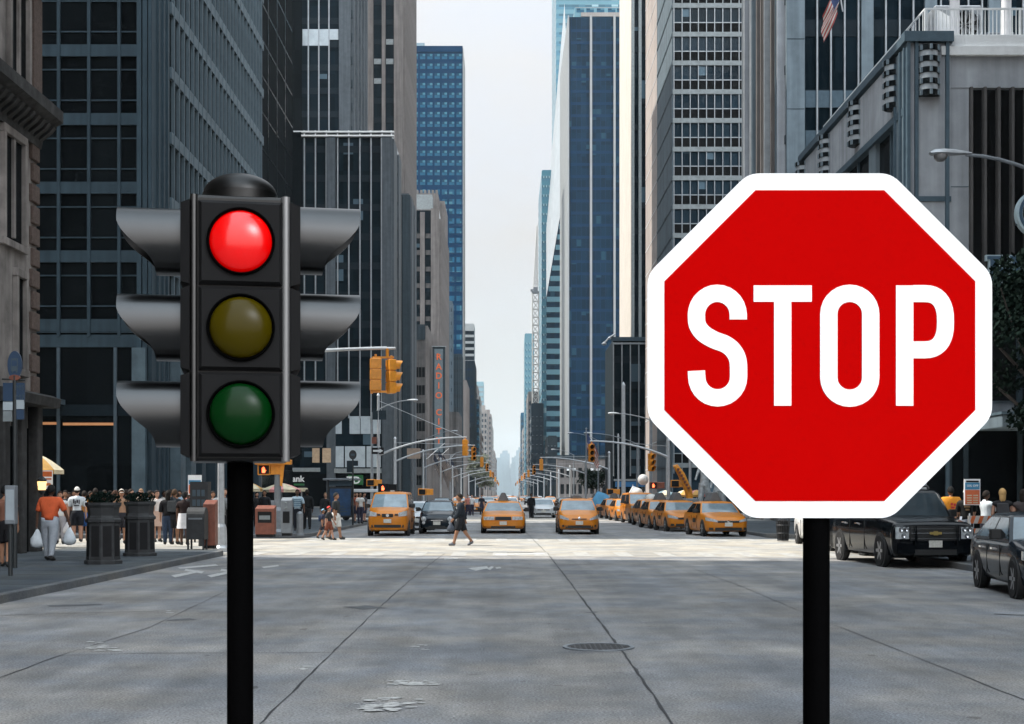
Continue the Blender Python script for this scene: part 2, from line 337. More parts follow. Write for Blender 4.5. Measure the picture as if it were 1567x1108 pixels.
# ------------------------------------------------------------------ buildings
class Bld:
    def __init__(s, name, label, cat, x0, x1, y0, y1, h, m, group=None, wall='wall', roof=None):
        s.x0, s.x1, s.y0, s.y1, s.h = x0, x1, y0, y1, h
        s.ox, s.oy = (x0+x1)/2, y0
        s.root = thing(name, label, cat, (s.ox, s.oy, 0), 0, group)
        s.wall = s.raw(wall, (x0, x1, y0, y1, -.02, h), m)
        if roof: s.raw('roof', (x0+.3, x1-.3, y0+.3, y1-.3, h-.05, h+.3), roof)
    def raw(s, name, bx, m, bevel=0, parent=None):
        x0, x1, y0, y1, z0, z1 = bx
        b = MB(); b.box(x0-s.ox, x1-s.ox, y0-s.oy, y1-s.oy, z0, z1); return b.build(name, m, parent or s.root, bevel=bevel)
    def on(s, face, u0, u1, z0, z1, out, inn=.05):
        if face == 'front': return (u0, u1, s.y0-out, s.y0+inn, z0, z1)
        if face == 'right': return (s.x1-inn, s.x1+out, u0, u1, z0, z1)
        return (s.x0-out, s.x0+inn, u0, u1, z0, z1)
    def part(s, name, face, u0, u1, z0, z1, out, m, inn=.05, bevel=0): return s.raw(name, s.on(face, u0, u1, z0, z1, out, inn), m, bevel)
    def many(s, name, face, uz, wid, hgt, out, m, limit=100, inn=.05):
        """the same panel at many (u, z) centres"""
        bx = s.on(face, -wid/2, wid/2, -hgt/2, hgt/2, out, inn)
        b = MB()
        if face == 'front': b.box(bx[0], bx[1], -out, inn, bx[4], bx[5]); locs = [(u-s.ox, 0, z) for u, z in uz]
        else:
            xx = s.x1 if face == 'right' else s.x0
            x0, x1 = (-inn, out) if face == 'right' else (-out, inn)
            b.box(x0, x1, -wid/2, wid/2, -hgt/2, hgt/2); locs = [(xx-s.ox, u-s.oy, z) for u, z in uz]
        me = b.mesh(name, m); repeat(name, me, s.root, locs, limit)
    def verts(s, name, face, us, wid, z0, z1, out, m, limit=100): s.many(name, face, [(u, (z0+z1)/2) for u in us], wid, z1-z0, out, m, limit)
    def bands(s, name, face, u0, u1, zs, hgt, out, m, limit=100): s.many(name, face, [((u0+u1)/2, z) for z in zs], u1-u0, hgt, out, m, limit)
def fr(a, b, st):
    r = []; x = a
    while x <= b+1e-6: r.append(x); x += st
    return r
def text_mesh(txt, size, depth, m, bold=.0):
    c = bpy.data.curves.new('lettering', 'FONT'); c.body = txt; c.size = size; c.extrude = depth; c.offset = bold; c.align_x = 'CENTER'; c.resolution_u = 3
    o = bpy.data.objects.new('lettering', c); COL.objects.link(o); dg = bpy.context.evaluated_depsgraph_get()
    me = bpy.data.meshes.new_from_object(o.evaluated_get(dg)); bpy.data.objects.remove(o); me.materials.clear(); me.materials.append(m); return me
def lettering(name, txt, size, depth, m, parent, loc, rot=(90,0,0), bold=0):
    o = bpy.data.objects.new(name, text_mesh(txt, size, depth, m, bold)); COL.objects.link(o); o.parent = parent; o.location = loc; o.rotation_euler = [R(a) for a in rot]; return o

ALB, SPC = .84, .5
M['stone_near'] = mat('weathered_limestone', (.27,.25,.237), .85, spec=.15, var=.34, scale=1.4, streak=.45, bump=.2)
M['stone_dark'] = mat('dark_carved_stone', (.06,.06,.06), .85, spec=.2, var=.35, scale=4, streak=.4, bump=.4)
M['brick'] = mat('brown_brick', (.11,.085,.075), .9, spec=.2, var=.3, scale=14, bump=.3)
M['steelblue'] = mat('blue_grey_metal', (.042,.068,.088), .55, .1, spec=.2, var=.12, scale=1.2, streak=.25)
M['fin_b'] = mat('blue_grey_fin', (.105,.145,.172), .55, .1, spec=.2, var=.15, scale=1.2, streak=.25)
M['steelblue_l'] = mat('pale_blue_grey_metal', (.105,.15,.18), .5, .1, spec=.25, var=.25, scale=1.5, streak=.2)
M['mull'] = mat('aluminium_mullion', (.30,.33,.355), .45, .3, var=.15, scale=2)
M['mulld'] = mat('dull_mullion', (.07,.10,.125), .5, .2, var=.15, scale=2)
M['g_dark'] = glass('dark_glass', (.006,.008,.0095), (1.33,1.33,3.03), spec=.05, wav=.1)
M['g_bank'] = glass('bank_glass', (.006,.012,.017), (1.33,1.2,3.8), blind=.08, blind_col=(.07,.11,.14), spec=.07)
M['g_black'] = glass('black_glass', (.005,.0065,.008), (2,2,4), spec=.03)
M['pier_grey'] = mat('grey_granite_pier', (.085,.102,.118), .65, spec=.2, var=.14, scale=1.6, streak=.3)
M['pier_dark'] = mat('dark_granite_pier', (.032,.047,.058), .65, spec=.15, var=.14, scale=1.5, streak=.3)
M['pier_tan'] = mat('tan_limestone_pier', (.168,.156,.152), .8, spec=.2, var=.16, scale=.5, streak=.3)
M['pier_tan_d'] = mat('brown_grey_limestone', (.105,.102,.102), .8, spec=.2, var=.2, scale=.8, streak=.4)
M['spand'] = mat('dark_spandrel', (.011,.018,.024), .6, spec=.1)
M['spand_l'] = mat('pale_spandrel', (.21,.24,.25), .6, var=.2)
M['pale_panel'] = mat('pale_blind_panel', (.38,.44,.48), .6, var=.15, scale=1)
# --- unseen block beside the camera, added to shade the right side of the street
for nm_, x0_, x1_, y0_, y1_, h_, fc in (('unseen dark office block lining the right pavement beside the camera',16.6,60,-6,36,58,'left'),):
    B = Bld('added_office_block', nm_, 'building', x0_, x1_, y0_, y1_, h_, M['g_dark'], wall='glass_wall')
    B.bands('spandrel', fc, y0_+.1, y1_-.1, fr(4, h_-2, 3.6), 1.1, .12, M['pier_grey']); B.verts('pier', fc, fr(y0_+.5, y1_-.5, 5.2), .7, .2, h_-.2, .3, M['pier_tan_d'])
# --- near left: weathered stone block
sx = -13.4
B = Bld('stone_building', 'weathered limestone corner building with heavy cornice at the left edge', 'building', -40, sx, -40, 40, 46, M['stone_near'])
rt = B.root
for zz, d, hh in ((12.35, .75, .32), (16.6, .65, .4)):
    nm = 'cornice'
    b = MB(); b.prism_y([(sx-.05-B.ox, zz-.75), (sx+.12-B.ox, zz-.75), (sx+.2-B.ox, zz-.35), (sx+d*.75-B.ox, zz-.1), (sx+d-B.ox, zz), (sx+d-B.ox, zz+hh), (sx-.05-B.ox, zz+hh)], -40-B.oy, 40.06-B.oy)
    c_ = b.build(nm, M['stone_dark'], rt)
    den = MB(); den.prism_y([(0, -.28), (.3, -.05), (.42, .1), (0, .1)], -.11, .11); me = den.mesh('dentil', M['stone_dark'])
    for i in range(60):
        o = bpy.data.objects.new('dentil', me); COL.objects.link(o); o.parent = c_; o.location = (sx+.18-B.ox, 39.8-i*.42-B.oy, zz-.3)
def stone_window(y0, y1, z0, z1, mid=True):
    f = MB()
    for a in ((y0-.16, y0, z0-.1, z1+.2), (y1, y1+.16, z0-.1, z1+.2), (y0-.2, y1+.2, z1+.2, z1+.42), (y0-.24, y1+.24, z0-.3, z0-.1)):
        f.box(sx-.05-B.ox, sx+.13-B.ox, a[0]-B.oy, a[1]-B.oy, a[2], a[3])
    if mid: f.box(sx-.05-B.ox, sx+.09-B.ox, (y0+y1)/2-.07-B.oy, (y0+y1)/2+.07-B.oy, z0, z1+.19)
    w_ = f.build('window', M['stone_near'], rt, bevel=.015)
    p = MB(); p.box(sx-.04-B.ox, sx+.006-B.ox, y0-B.oy, y1-B.oy, z0-.1, z1+.2); p.build('pane', M['g_dark'], w_)
for k in range(6):
    yy = -k*3.4
    stone_window(37.75+yy, 39.1+yy, 13.0, 15.4); stone_window(37.3+yy, 38.75+yy, 8.7, 11.2); stone_window(38.25+yy, 38.85+yy, 5.3, 7.5, False)
for i in range(12):
    B.part('quoin', 'right', 39.5-.12*(i % 2), 40.02, 4.6+i*.6, 5.1+i*.6, .1, M['brick'], inn=.1, bevel=.03)
B.part('corner_pilaster', 'right', 39.35, 40.015, 12.7, 15.8, .16, M['brick'], inn=.1)
B.part('shopfront', 'right', 30, 39.2, .15, 3.6, .05, M['g_black'])
b = MB(); b.prism_y([(sx-B.ox, 4.2), (sx+.7-B.ox, 4.2), (sx+.75-B.ox, 4.45), (sx+.5-B.ox, 4.55), (sx-B.ox, 4.6)], 36.5-B.oy, 39.9-B.oy); b.build('door_canopy', M['stone_dark'], rt)
for yy in (36.9, 38.2, 39.5):
    B.part('pilaster', 'right', yy-.22, yy+.22, .15, 4.2, .28, M['stone_dark'], bevel=.03)
lm = mat('lit_lantern_glass', (.9,.6,.25), emit=(1,.62,.25), estr=.7)
lt = thing('wall_lantern', 'small lit wall lantern by the door of the stone building', 'lantern', (sx+.42, 39.2, 1.85))
b = MB(); b.lathe([(.05,-.1),(.1,0),(.13,.3),(.15,.32),(.02,.42)], n=6); b.build('lantern_frame', M['iron'], lt)
b = MB(); b.lathe([(.105,.03),(.132,.27)], n=6); b.build('lantern_glass', lm, lt)
b = MB(); b.box(-.16,-.05,-.02,.02,.1,.14); b.build('bracket', M['iron'], lt)
# --- left tower over the first cross street
Y = 62.0; xc = X(232, Y); FL = 3.03
B = Bld('office_tower', 'dark glass office tower with blue-grey spandrels and side fins behind the traffic light', 'building', -48, xc, Y, 90, 70, M['g_dark'], wall='glass_wall')
z0 = Zh(87, Y)+.26-FL*5                       # centre of the lowest repeated spandrel
zs = [z0+FL*i for i in range(1, 22)]
B.bands('spandrel', 'front', -47.9, xc-.45, zs, .52, .10, M['steelblue'])
B.bands('transom', 'front', -47.9, xc-.45, [z-.26-.58 for z in zs], .06, .05, M['steelblue'])
B.bands('transom', 'front', -47.9, xc-.45, [z+.26+.58 for z in zs], .06, .05, M['steelblue'])
B.verts('mullion', 'front', [X(183, Y)-1.335*i for i in range(-0, 20)], .13, Zh(515,Y), 69.5, .14, M['steelblue'])
B.part('pier', 'front', X(218,Y), xc-.002, Zh(760,Y), 69.8, .03, M['steelblue'])
for i, (a, c) in enumerate(((-.62,-.42), (-.36,-.16), (-.11,.02))): B.part('pier', 'front', xc+a, xc+c, 4.0, 69.9, .16, M['steelblue'])
B.part('corner_pier', 'right', Y-.14, Y+3.1, .15, 69.95, .05, M['steelblue'])
for yy in (Y+.7, Y+1.6, Y+2.4): B.part('pier_rib', 'right', yy, yy+.25, .15, 69.85, .15, M['steelblue'])
B.bands('spandrel', 'right', Y+3.2, 89.9, zs, .55, .135, M['steelblue_l'])
B.verts('fin', 'right', fr(Y+3.7, 89.8, 1.02), .16, 3.8, 69.8, .15, M['fin_b'])
B.bands('lobby_fascia', 'front', -47.9, xc-.45, [Zh(500,Y), Zh(522,Y)], .55, .08, M['steelblue'])
B.bands('lobby_transom', 'front', -47.9, xc-.8, [Zh(640,Y)+.35], .5, .05, M['spand'])
for px in (2, 90, 177): B.verts('lobby_mullion', 'front', [X(px, Y)], .14, .15, Zh(532,Y), .10, M['mulld'])
for i, px in enumerate((206, 240, 282)):
    B.part('lobby_column', 'front' if px < 232 else 'right', *( (X(206,Y), X(226,Y)) if px < 232 else (Y+1.2+i*2.2, Y+2.2+i*2.2)), .15, 8.2, .5, M['steelblue_l'])
for yy in fr(Y+8, 88, 3.2): B.part('lobby_column', 'right', yy, yy+.9, .15, 6.5, .5, M['steelblue'])
lw = mat('warm_cove_light', (.4,.2,.1), emit=(1,.42,.16), estr=.10)
B.part('cove_light', 'front', X(58,Y), X(88,Y), Zh(650,Y), Zh(646,Y), .07, lw); B.part('cove_light', 'front', X(97,Y), X(176,Y), Zh(651,Y), Zh(647,Y), .07, lw)
b = MB(); b.prism_y([(X(50,Y)-B.ox, Zh(612,Y)), (X(100,Y)-B.ox, Zh(620,Y)), (X(100,Y)-B.ox, Zh(612,Y)), (X(50,Y)-B.ox, Zh(602,Y))], -1.6, 0); b.build('canopy', M['steelblue_l'], B.root)
# --- set-back dark tower
B = Bld('black_tower', 'plain near-black slab tower set back behind the finned office tower', 'building', -70, -27, 108, 177, 110, mat('black_cladding', (.005,.0072,.009), .8, spec=.03, var=.1, scale=.3))
B.verts('rib', 'right', fr(110, 176.5, 6.1), .4, 6, 109, .06, M['g_black']); B.bands('band', 'right', 108.2, 176.8, fr(8, 108, 4), .25, .04, M['g_black'])
B.part('storefront', 'right', 150, 176.8, .15, 4.8, .1, M['g_black'])
# --- bank building
Y = 190; x1 = X(600, Y)
B = Bld('bank_building', 'dark glass bank building with white mullions and granite piers beyond the black tower', 'building', -34, x1, Y, 204, Zh(203,Y), M['g_bank'], wall='glass_wall')
B.verts('pier', 'front', [X(507,Y)], 1.2, .2, Zh(208,Y), .45, M['pier_grey']); B.verts('pier', 'front', [X(592.5,Y)-.0], 1.33, .2, Zh(208,Y), .45, M['pier_grey'])
B.verts('mullion', 'front', [X(p, Y) for p in (452,466,483,499.5,517,534,551,568,584)], .16, Zh(640,Y), Zh(206,Y), .3, M['mull'])
B.bands('spandrel', 'front', X(450,Y), X(584,Y), fr(Zh(630,Y), Zh(215,Y), 3.95), .9, .05, M['spand'])
for py in (203, 209): B.part('parapet_rail', 'front', X(450,Y), x1+.3, Zh(py,Y)-.1, Zh(py,Y)+.1, .6, M['white'])
B.verts('parapet_post', 'front', [X(p, Y) for p in (466,483,500,517,534,551,568,585,599)], .12, Zh(209,Y), Zh(201,Y), .5, M['white'])
B.part('side_pier', 'right', 190.2, 195.5, .2, Zh(212,Y), .25, M['pier_grey']); B.part('side_pier', 'right', 199, 203.5, .2, Zh(212,Y), .25, M['pier_grey'])
B.bands('spandrel', 'right', 195.6, 198.9, fr(8, 48, 3.95), 1.0, .1, M['spand'])
for a, c in ((511,523),(535,551),(552,567),(568,583)): B.part('blind_panel', 'front', X(a,Y), X(c,Y), Zh(664,Y), Zh(637,Y), .12, M['pale_panel'])
for a, c in ((512,526),(528,559),(561,583)): B.part('shop_window', 'front', X(a,Y), X(c,Y), Zh(715,Y), Zh(683,Y), .12, M['pale_panel'])
B.part('fascia', 'front', X(512,Y), X(584,Y), Zh(724,Y), Zh(717,Y), .5, M['spand_l']); B.part('fascia', 'front', X(440,Y), X(490,Y), Zh(722,Y), Zh(716,Y), .5, M['spand_l'])
ob = mat('tan_lit_panel', (.45,.33,.22), .6, var=.2); B.part('shop_window', 'front', X(478,Y), X(489,Y), Zh(708,Y), Zh(686,Y), .12, ob); B.part('shop_window', 'front', X(494,Y), X(507,Y), Zh(708,Y), Zh(686,Y), .47, ob)
B.part('shopfront', 'front', X(440,Y), X(584,Y), .2, Zh(725,Y), .15, M['g_black'])
lettering('sign_letters', 'Bank', 1.15, .05, M['white'], B.root, (X(453,Y)-B.ox, -.3, Zh(737,Y)), bold=.03)
gs = mat('green_sign', (.02,.12,.04), .5); B.part('sign_panel', 'front', X(533,Y), X(556,Y), Zh(742,Y), Zh(727,Y), .28, gs); lettering('sign_letters', 'TD', 1.35, .05, M['white'], B.root, (X(541.5,Y)-B.ox, -.34, Zh(740,Y)), bold=.03)
B.part('sign_panel', 'front', X(450,Y), X(466,Y), Zh(743,Y), Zh(740,Y), .28, gs)
B.part('blank_wall', 'front', X(437,Y), X(462,Y), 6.5, Zh(204,Y), .7, M['g_black'])
# --- glass tower behind the bank building
Y = 235; x1 = X(537, Y)
B = Bld('glass_tower', 'tall dark glass tower with a pale blind band rising behind the bank building', 'building', X(440,Y), x1, Y, 259, 112, M['g_bank'], wall='glass_wall')
B.verts('mullion', 'front', [X(p, Y) for p in (457,472,488,503.5)], .2, 20, 111, .2, M['mull']); B.part('pier', 'front', X(519,Y), x1-.003, 10, 111.5, .4, M['pier_grey'])
B.bands('spandrel', 'front', X(442,Y), X(519,Y), fr(46, 110, 3.9), 1.0, .06, M['spand'])
B.part('blind_band', 'front', X(463,Y), X(503,Y), Zh(70,Y), Zh(45,Y), .12, M['pale_panel']); B.part('blind_band', 'front', X(504,Y), X(518,Y), Zh(61,Y), Zh(45,Y), .12, M['pale_panel'])
B.verts('pier', 'right', [236.5, 242, 247.5, 253, 257.5], 1.7, 10, 111.6, .5, M['pier_grey']); B.bands('spandrel', 'right', 235.3, 258.7, fr(20, 110, 3.9), 1.3, .2, M['pier_dark'])
B.part('blank_wall', 'front', X(440.2,Y), X(462,Y), 1, 111, .7, M['g_black'])
# --- tan pier tower
Y = 275; x1 = X(617, Y)
B = Bld('pier_tower', 'tall tan stone tower with narrow window strips left of the open sky', 'building', X(558,Y), x1, Y, 308, 125, M['g_bank'], wall='glass_wall')
for a, c in ((558,571.5),(584.5,590),(603,617)): B.part('pier', 'front', X(a,Y), X(c,Y)-.003, .2, 124, .5, M['pier_tan'])
uz = []; pale = []
for i, z in enumerate(fr(6, 122, 3.84)):
    for p in (578, 596.5): (pale if (i*7+int(p)) % 5 in (0, 3) else uz).append((X(p, Y), z))
B.many('spandrel', 'front', uz, 1.5, 1.0, .12, M['spand']); B.many('spandrel', 'front', pale, 1.45, 1.05, .14, M['spand_l'])
B.verts('pier', 'right', fr(275.8, 307.5, 3.5), 1.5, .2, 124.2, .5, M['pier_tan']); B.bands('spandrel', 'right', 275.3, 307.8, fr(6, 122, 3.84), 1.2, .2, M['pier_tan_d'])
# --- slim dark granite block
Y = 240; x1 = X(628, Y)
B = Bld('granite_block', 'slim dark granite block between the bank building and the tan stone hall', 'building', X(610,Y), x1, Y, 253.5, Zh(298,Y), M['g_black'], wall='glass_wall', roof=M['pier_grey'])
B.part('pier', 'front', X(616,Y), x1-.003, .2, Zh(299,Y), .4, M['pier_dark']); B.verts('mullion', 'front', [X(613.6,Y)], .18, 5, Zh(300,Y), .3, M['mull'])
B.part('pier', 'right', 240.3, 245.5, .2, Zh(300,Y), .2, M['pier_grey']); B.part('pier', 'right', 248, 253.3, .2, Zh(300,Y), .2, M['pier_grey']); B.bands('spandrel', 'right', 245.6, 247.9, fr(6, 50, 8), 1, .1, M['spand'])
# --- stone hall with blade sign
Y = 330; x1 = X(672, Y)
B = Bld('stone_hall', 'tan stone theatre hall with tall flat piers above the vertical red-lettered sign', 'building', X(630,Y), x1, Y, 373, Zh(322,Y), M['g_bank'], roof=M['pier_tan'])
B.part('pier', 'front', X(659.5,Y), x1-.003, .2, Zh(322,Y)+.4, .6, M['pier_tan']); B.part('pier', 'front', X(643,Y), X(650,Y), .2, Zh(325,Y), .5, M['pier_tan']); B.part('pier', 'front', X(630,Y), X(636,Y), .2, Zh(320,Y), .5, M['pier_tan_d'])
uz = [(X(p, Y), z) for z in fr(8, 66, 3.9) for p in (639.5, 655)]; B.many('spandrel', 'front', uz, 1.2, 1.1, .12, M['pier_tan_d'])
B.raw('upper_block', (X(633,Y), X(668,Y), Y+7, Y+36, 60, Zh(286,Y)), M['pier_tan']); 
B.raw('terrace_rail', (X(633,Y)+.1, X(662,Y), Y+2, Y+2.2, Zh(311,Y)-.4, Zh(311,Y)+.2), M['spand_l'])
for p in (634,640,646,652,658,664): B.raw('merlon', (X(p,Y), X(p+3.5,Y), Y+6.9, Y+9, Zh(287,Y), Zh(281,Y)), M['pier_tan'])
B.raw('screen', (X(633,Y), X(661,Y), Y+1.2, Y+6, 60, Zh(296,Y)), M['spand_l'])
B.verts('pier', 'right', fr(331, 372.5, 3.45), 1.6, .2, Zh(322,Y)-2, .6, M['pier_tan']); B.bands('spandrel', 'right', 330.3, 372.7, fr(10, 64, 3.9), 1.3, .2, M['pier_tan_d'])
B.raw('upper_fin', (X(668,Y)-.2, X(675,Y), Y+18, Y+37, 40, Zh(283,Y)), M['pier_tan'])
Y = 312; x1 = X(651, Y)
B = Bld('stone_annex', 'low tan stone annex in front of the theatre hall', 'building', X(634,Y), x1, Y, 329, Zh(500,Y), M['pier_tan_d'], roof=M['pier_tan_d'])
B.verts('pier', 'right', fr(313, 328.5, 2.2), .9, .2, Zh(500,Y)+.3, .5, M['pier_tan']); B.part('parapet', 'front', X(635,Y), x1-.01, Zh(520,Y), Zh(498,Y)+.2, .25, M['pier_dark'])
uz = [(X(p, Y), z) for z in fr(5, 30, 4) for p in (638, 643, 648)]; B.many('window', 'front', uz, .6, 2.2, .05, M['g_black'])
# vertical blade sign
Y = 322; bx0, bx1 = X(662, Y), X(681, Y)
st = thing('blade_sign', 'tall blue-grey vertical sign spelling RADIO CITY in red letters', 'sign', ((bx0+bx1)/2, Y, 0))
sb = mat('sign_blue_grey', (.12,.155,.175), .5, var=.15); sr = mat('sign_red_orange', (.55,.12,.04), .5, emit=(1,.2,.05), estr=.07)
hw = (bx1-bx0)/2
b = MB(); b.box(-hw, hw, 0, 1.2, Zh(694,Y), Zh(531,Y)); b.build('sign_box', M['pier_dark'], st)
b = MB(); b.box(-hw+.42, hw-.5, -.08, .05, Zh(692,Y), Zh(534,Y)); b.build('sign_face', sb, st)
b = MB(); b.box(-hw-.2, hw+.2, -.2, 1.3, Zh(531,Y), Zh(529.5,Y)); b.build('sign_cap', M['spand_l'], st)
for ch, py in zip('RADIOCITY', (546,561,575,590,605,631,645,660,674)): lettering('sign_letter', ch, 2.0, .06, sr, st, (0, -.14, Zh(py,Y)-.68), bold=.03)
# --- blue tower
def grid_tower(name, label, px0, px1, Y, top, depth, wallm, winm, cols, rowh, ww, wh, side, x1=None, sidem=None, z0=6, out=.05, group=None, cat='building', zlimit=None):
    xa, xb = X(px0, Y), X(px1, Y)
    b = Bld(name, label, cat, xa, xb, Y, Y+depth, Zh(top, Y), wallm, roof=wallm, group=group)
    H = Zh(top, Y); st_ = (xb-xa)/cols
    zs = list(reversed(fr(z0, H-2.5, rowh)))
    uz = [(xa+st_*(i+.5), z) for z in zs for i in range(cols)]
    b.many('window', 'front', uz, ww, wh, out, winm)
    if side:
        n = max(2, int(depth/st_)); uz = [(Y+depth*(i+.5)/n, z) for z in zs for i in range(n)]
        b.many('window', side, uz, ww, wh, out, sidem or winm, limit=0 if len(uz) > 60 else 100)
    return b
ALB, SPC = .5, .35
M['blue_wall'] = mat('deep_blue_glass_wall', (.005,.044,.112), .45, spec=.08, var=.15, scale=.08)
M['blue_win'] = glass('blue_window', (.020,.115,.205), (2.6,2.6,3.4), blind=.35, blind_col=(.09,.25,.33), spec=.15, wav=0, jit=.4, rough=.3)
B = grid_tower('blue_tower', 'deep blue office tower with rows of pale blue windows at the left of the sky', 630, 708, 480, 72, 23, M['blue_wall'], M['blue_win'], 7, 3.31, 1.75, 1.75, None)
B.part('side_cladding', 'right', 480.2, 502.9, .2, Zh(73,480), .2, mat('white_edge_cladding', (.5,.5,.49), .6))
B.part('parapet', 'front', B.x0, B.x1-.004, Zh(80,480), Zh(72,480)+.31, .3, M['blue_wall'])
B.raw('penthouse', (X(630,480), X(648,480), 486, 498, Zh(73,480), Zh(57,480)), mat('pale_blue_plant_room', (.35,.48,.55), .6))
ALB, SPC = .8, .5
# --- smaller buildings stepping down the left side
M['dk_teal'] = mat('dark_teal_glass_wall', (.010,.026,.042), .4, spec=.15, var=.2, scale=.2)
M['dk_win'] = glass('far_dark_window', (.012,.02,.028), (1.5,1.5,3.3), blind=.2, blind_col=(.12,.2,.25), spec=.15, wav=0)
M['far_stone'] = mat('far_limestone', (.22,.20,.19), .8, spec=.2, var=.18, scale=.15, streak=.15)
M['far_stone2'] = mat('far_pale_brick', (.30,.28,.265), .8, spec=.2, var=.18, scale=.15, streak=.15)
M['far_brown'] = mat('far_brown_brick', (.13,.10,.09), .8, spec=.2, var=.2, scale=.2)
M['far_win'] = glass('far_window', (.03,.045,.06), (1.6,1.6,3.4), blind=.25, blind_col=(.25,.3,.32), spec=.25, wav=0)
def strip_tower(name, label, px0, px1, Y, top, depth, side, gm, pm, n, w, ns, m2=None, hband=None):
    b = Bld(name, label, 'building', X(px0,Y), X(px1,Y), Y, Y+depth, Zh(top,Y), gm, wall='glass_wall', roof=pm)
    H = Zh(top, Y); st_ = (b.x1-b.x0)/n
    b.verts('pier', 'front', [b.x0+st_*i + (w/2+.01 if i == 0 else -w/2-.01 if i == n else 0) for i in range(n+1)], w, .2, H+.3, .4, pm)
    if ns: b.verts('pier', side, fr(Y+w/2+.05, Y+depth-w/2, (depth-w)/ns), w, .2, H+.25, .4, pm)
    if hband: b.bands('spandrel', 'front', b.x0+.02, b.x1-.02, fr(5, H-1, hband), 1.0, .2, m2 or pm); b.bands('spandrel', side, Y+.05, Y+depth-.05, fr(5, H-1, hband), 1.0, .2, m2 or pm)
    return b
strip_tower('dark_glass_block', 'narrow dark glass block with thin pale mullions right of the vertical sign', 676, 690, 400, 462, 12, 'right', M['dk_teal'], M['mulld'], 5, .3, 5, M['spand'], 3.8)
strip_tower('dark_glass_block', 'dark glass block at the foot of the blue tower, with slender grey ribs', 684, 705, 425, 543, 14, 'right', M['dk_teal'], M['pier_dark'], 6, .35, 5, M['spand'], 3.8)
B = strip_tower('stone_block', 'pale stone block with notched right edge below the blue tower', 700, 712, 445, 583, 40, 'right', M['far_win'], M['far_stone'], 2, 1.4, 9, M['far_stone'], 3.9)
strip_tower('low_block', 'low brown stone block left of the notched pale block', 680, 700, 380, 632, 30, 'right', M['dk_win'], M['pier_tan_d'], 4, 1.0, 8, M['pier_tan_d'], 3.9)
M['grid_white'] = mat('white_grid_frame', (.42,.43,.43), .7, var=.08, scale=.3)
grid_tower('white_grid_tower', 'pale tower with a white window grid standing alone in the sky at left', 706, 725.5, 640, 496, 16, M['grid_white'], M['dk_win'], 9, 2.9, .75, 1.75, None, group=None)
strip_tower('teal_block', 'dark teal glass block below the white grid tower', 704, 725, 590, 553, 40, 'right', M['dk_teal'], M['dk_teal'], 4, .5, 12, M['blue_wall'], 3.8)
strip_tower('dark_block', 'low dark block with an overhanging roof below the teal glass block', 700, 723, 520, 648, 60, 'right', M['dk_win'], M['pier_dark'], 4, .8, 12, M['pier_dark'], 4)
left_far = [('stone', 716, 731, 720, 590, 40, 'far_stone'), ('stepped stone', 718, 735, 760, 607, 45, 'far_stone2'), ('brown brick', 716, 737, 690, 664, 60, 'far_brown'), ('grey glass', 722, 733, 640, 612, 30, 'dk_teal'),
            ('pale brick', 732, 745, 900, 628, 50, 'far_stone2'), ('limestone', 738, 752, 1000, 634, 70, 'far_stone'), ('narrow stone', 740, 754, 1180, 652, 80, 'far_stone2'), ('low stone', 742, 757, 1330, 690, 120, 'far_stone'), ('far brick', 745, 759, 1600, 700, 150, 'far_brown')]
words = ['below the white grid tower','stepping down behind the first stone block','at the foot of the stone blocks on the left','with a pale grid beside the brown brick block','in the hazy middle of the left row','with a roof house far down the left row','beyond the roof-house block','near the left street end','last of the left row before the haze']
for (nm, a, c, Y, t, d, m), wd in zip(left_far, words):
    b = grid_tower('street_building', nm+' building '+wd, a, c, Y, t, d, M[m], M['far_win'] if m != 'dk_teal' else M['blue_win'], max(3, int((c-a)*Y/F/1.9)), 3.6, 1.05, 2.0, 'right')
    if t in (628, 634, 607): b.raw('roof_house', (b.x0+1, b.x1-1.2, Y+3, Y+15, b.h, b.h+3.5), M[m])
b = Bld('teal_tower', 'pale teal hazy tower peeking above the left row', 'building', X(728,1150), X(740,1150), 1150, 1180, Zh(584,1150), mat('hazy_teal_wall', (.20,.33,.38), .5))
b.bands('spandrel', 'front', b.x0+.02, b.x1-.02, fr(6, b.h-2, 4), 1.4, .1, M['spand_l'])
# ------------------------------------------------------------------ right side buildings
ALB, SPC = 1.18, .4
M['concrete_l'] = mat('grey_lilac_concrete', (.265,.285,.31), .75, spec=.15, var=.12, scale=1.2, streak=.25, bump=.05)
M['concrete_b'] = mat('blue_grey_panel', (.125,.16,.185), .6, spec=.2, var=.12, scale=1.5, streak=.3)
M['trim_b'] = mat('slate_blue_trim', (.05,.075,.095), .5, spec=.2, var=.15)
M['louvre'] = mat('black_louvre_recess', (.005,.0055,.006), .7, spec=.1)
# --- near right corner building
Y = 56.0; xc = 16.2
B = Bld('corner_pavilion', 'low grey corner building with ribbed cornice lamps, louvres and roof terrace at right', 'building', xc, 60, Y, 76, 20.0, M['concrete_l'])
ox, oy = B.ox, B.oy
B.part('dark_glazing', 'left', Y+1.6, 75.9, .2, 17.2, .02, M['g_dark'], inn=.02)
B.part('fascia_panel', 'left', Y+.2, 75.95, 17.25, 19.6, .28, M['concrete_l'])
B.part('fascia_trim', 'left', Y-.2, 75.97, 19.72, 20.05, .42, M['trim_b']); B.part('fascia_trim', 'left', Y-.1, 75.96, 16.95, 17.25, .34, M['trim_b'])
B.part('string_course', 'left', Y+.1, 75.9, 11.0, 11.5, .22, M['trim_b']); 
for yy in (60.8, 66.2, 71.6): B.part('post', 'left', yy, yy+1.15, .2, 16.95, .2, M['concrete_b'])
for yy in (58.7, 64.2, 69.6, 74.6): B.part('mullion', 'left', yy, yy+.15, .2, 16.95, .12, M['trim_b'])
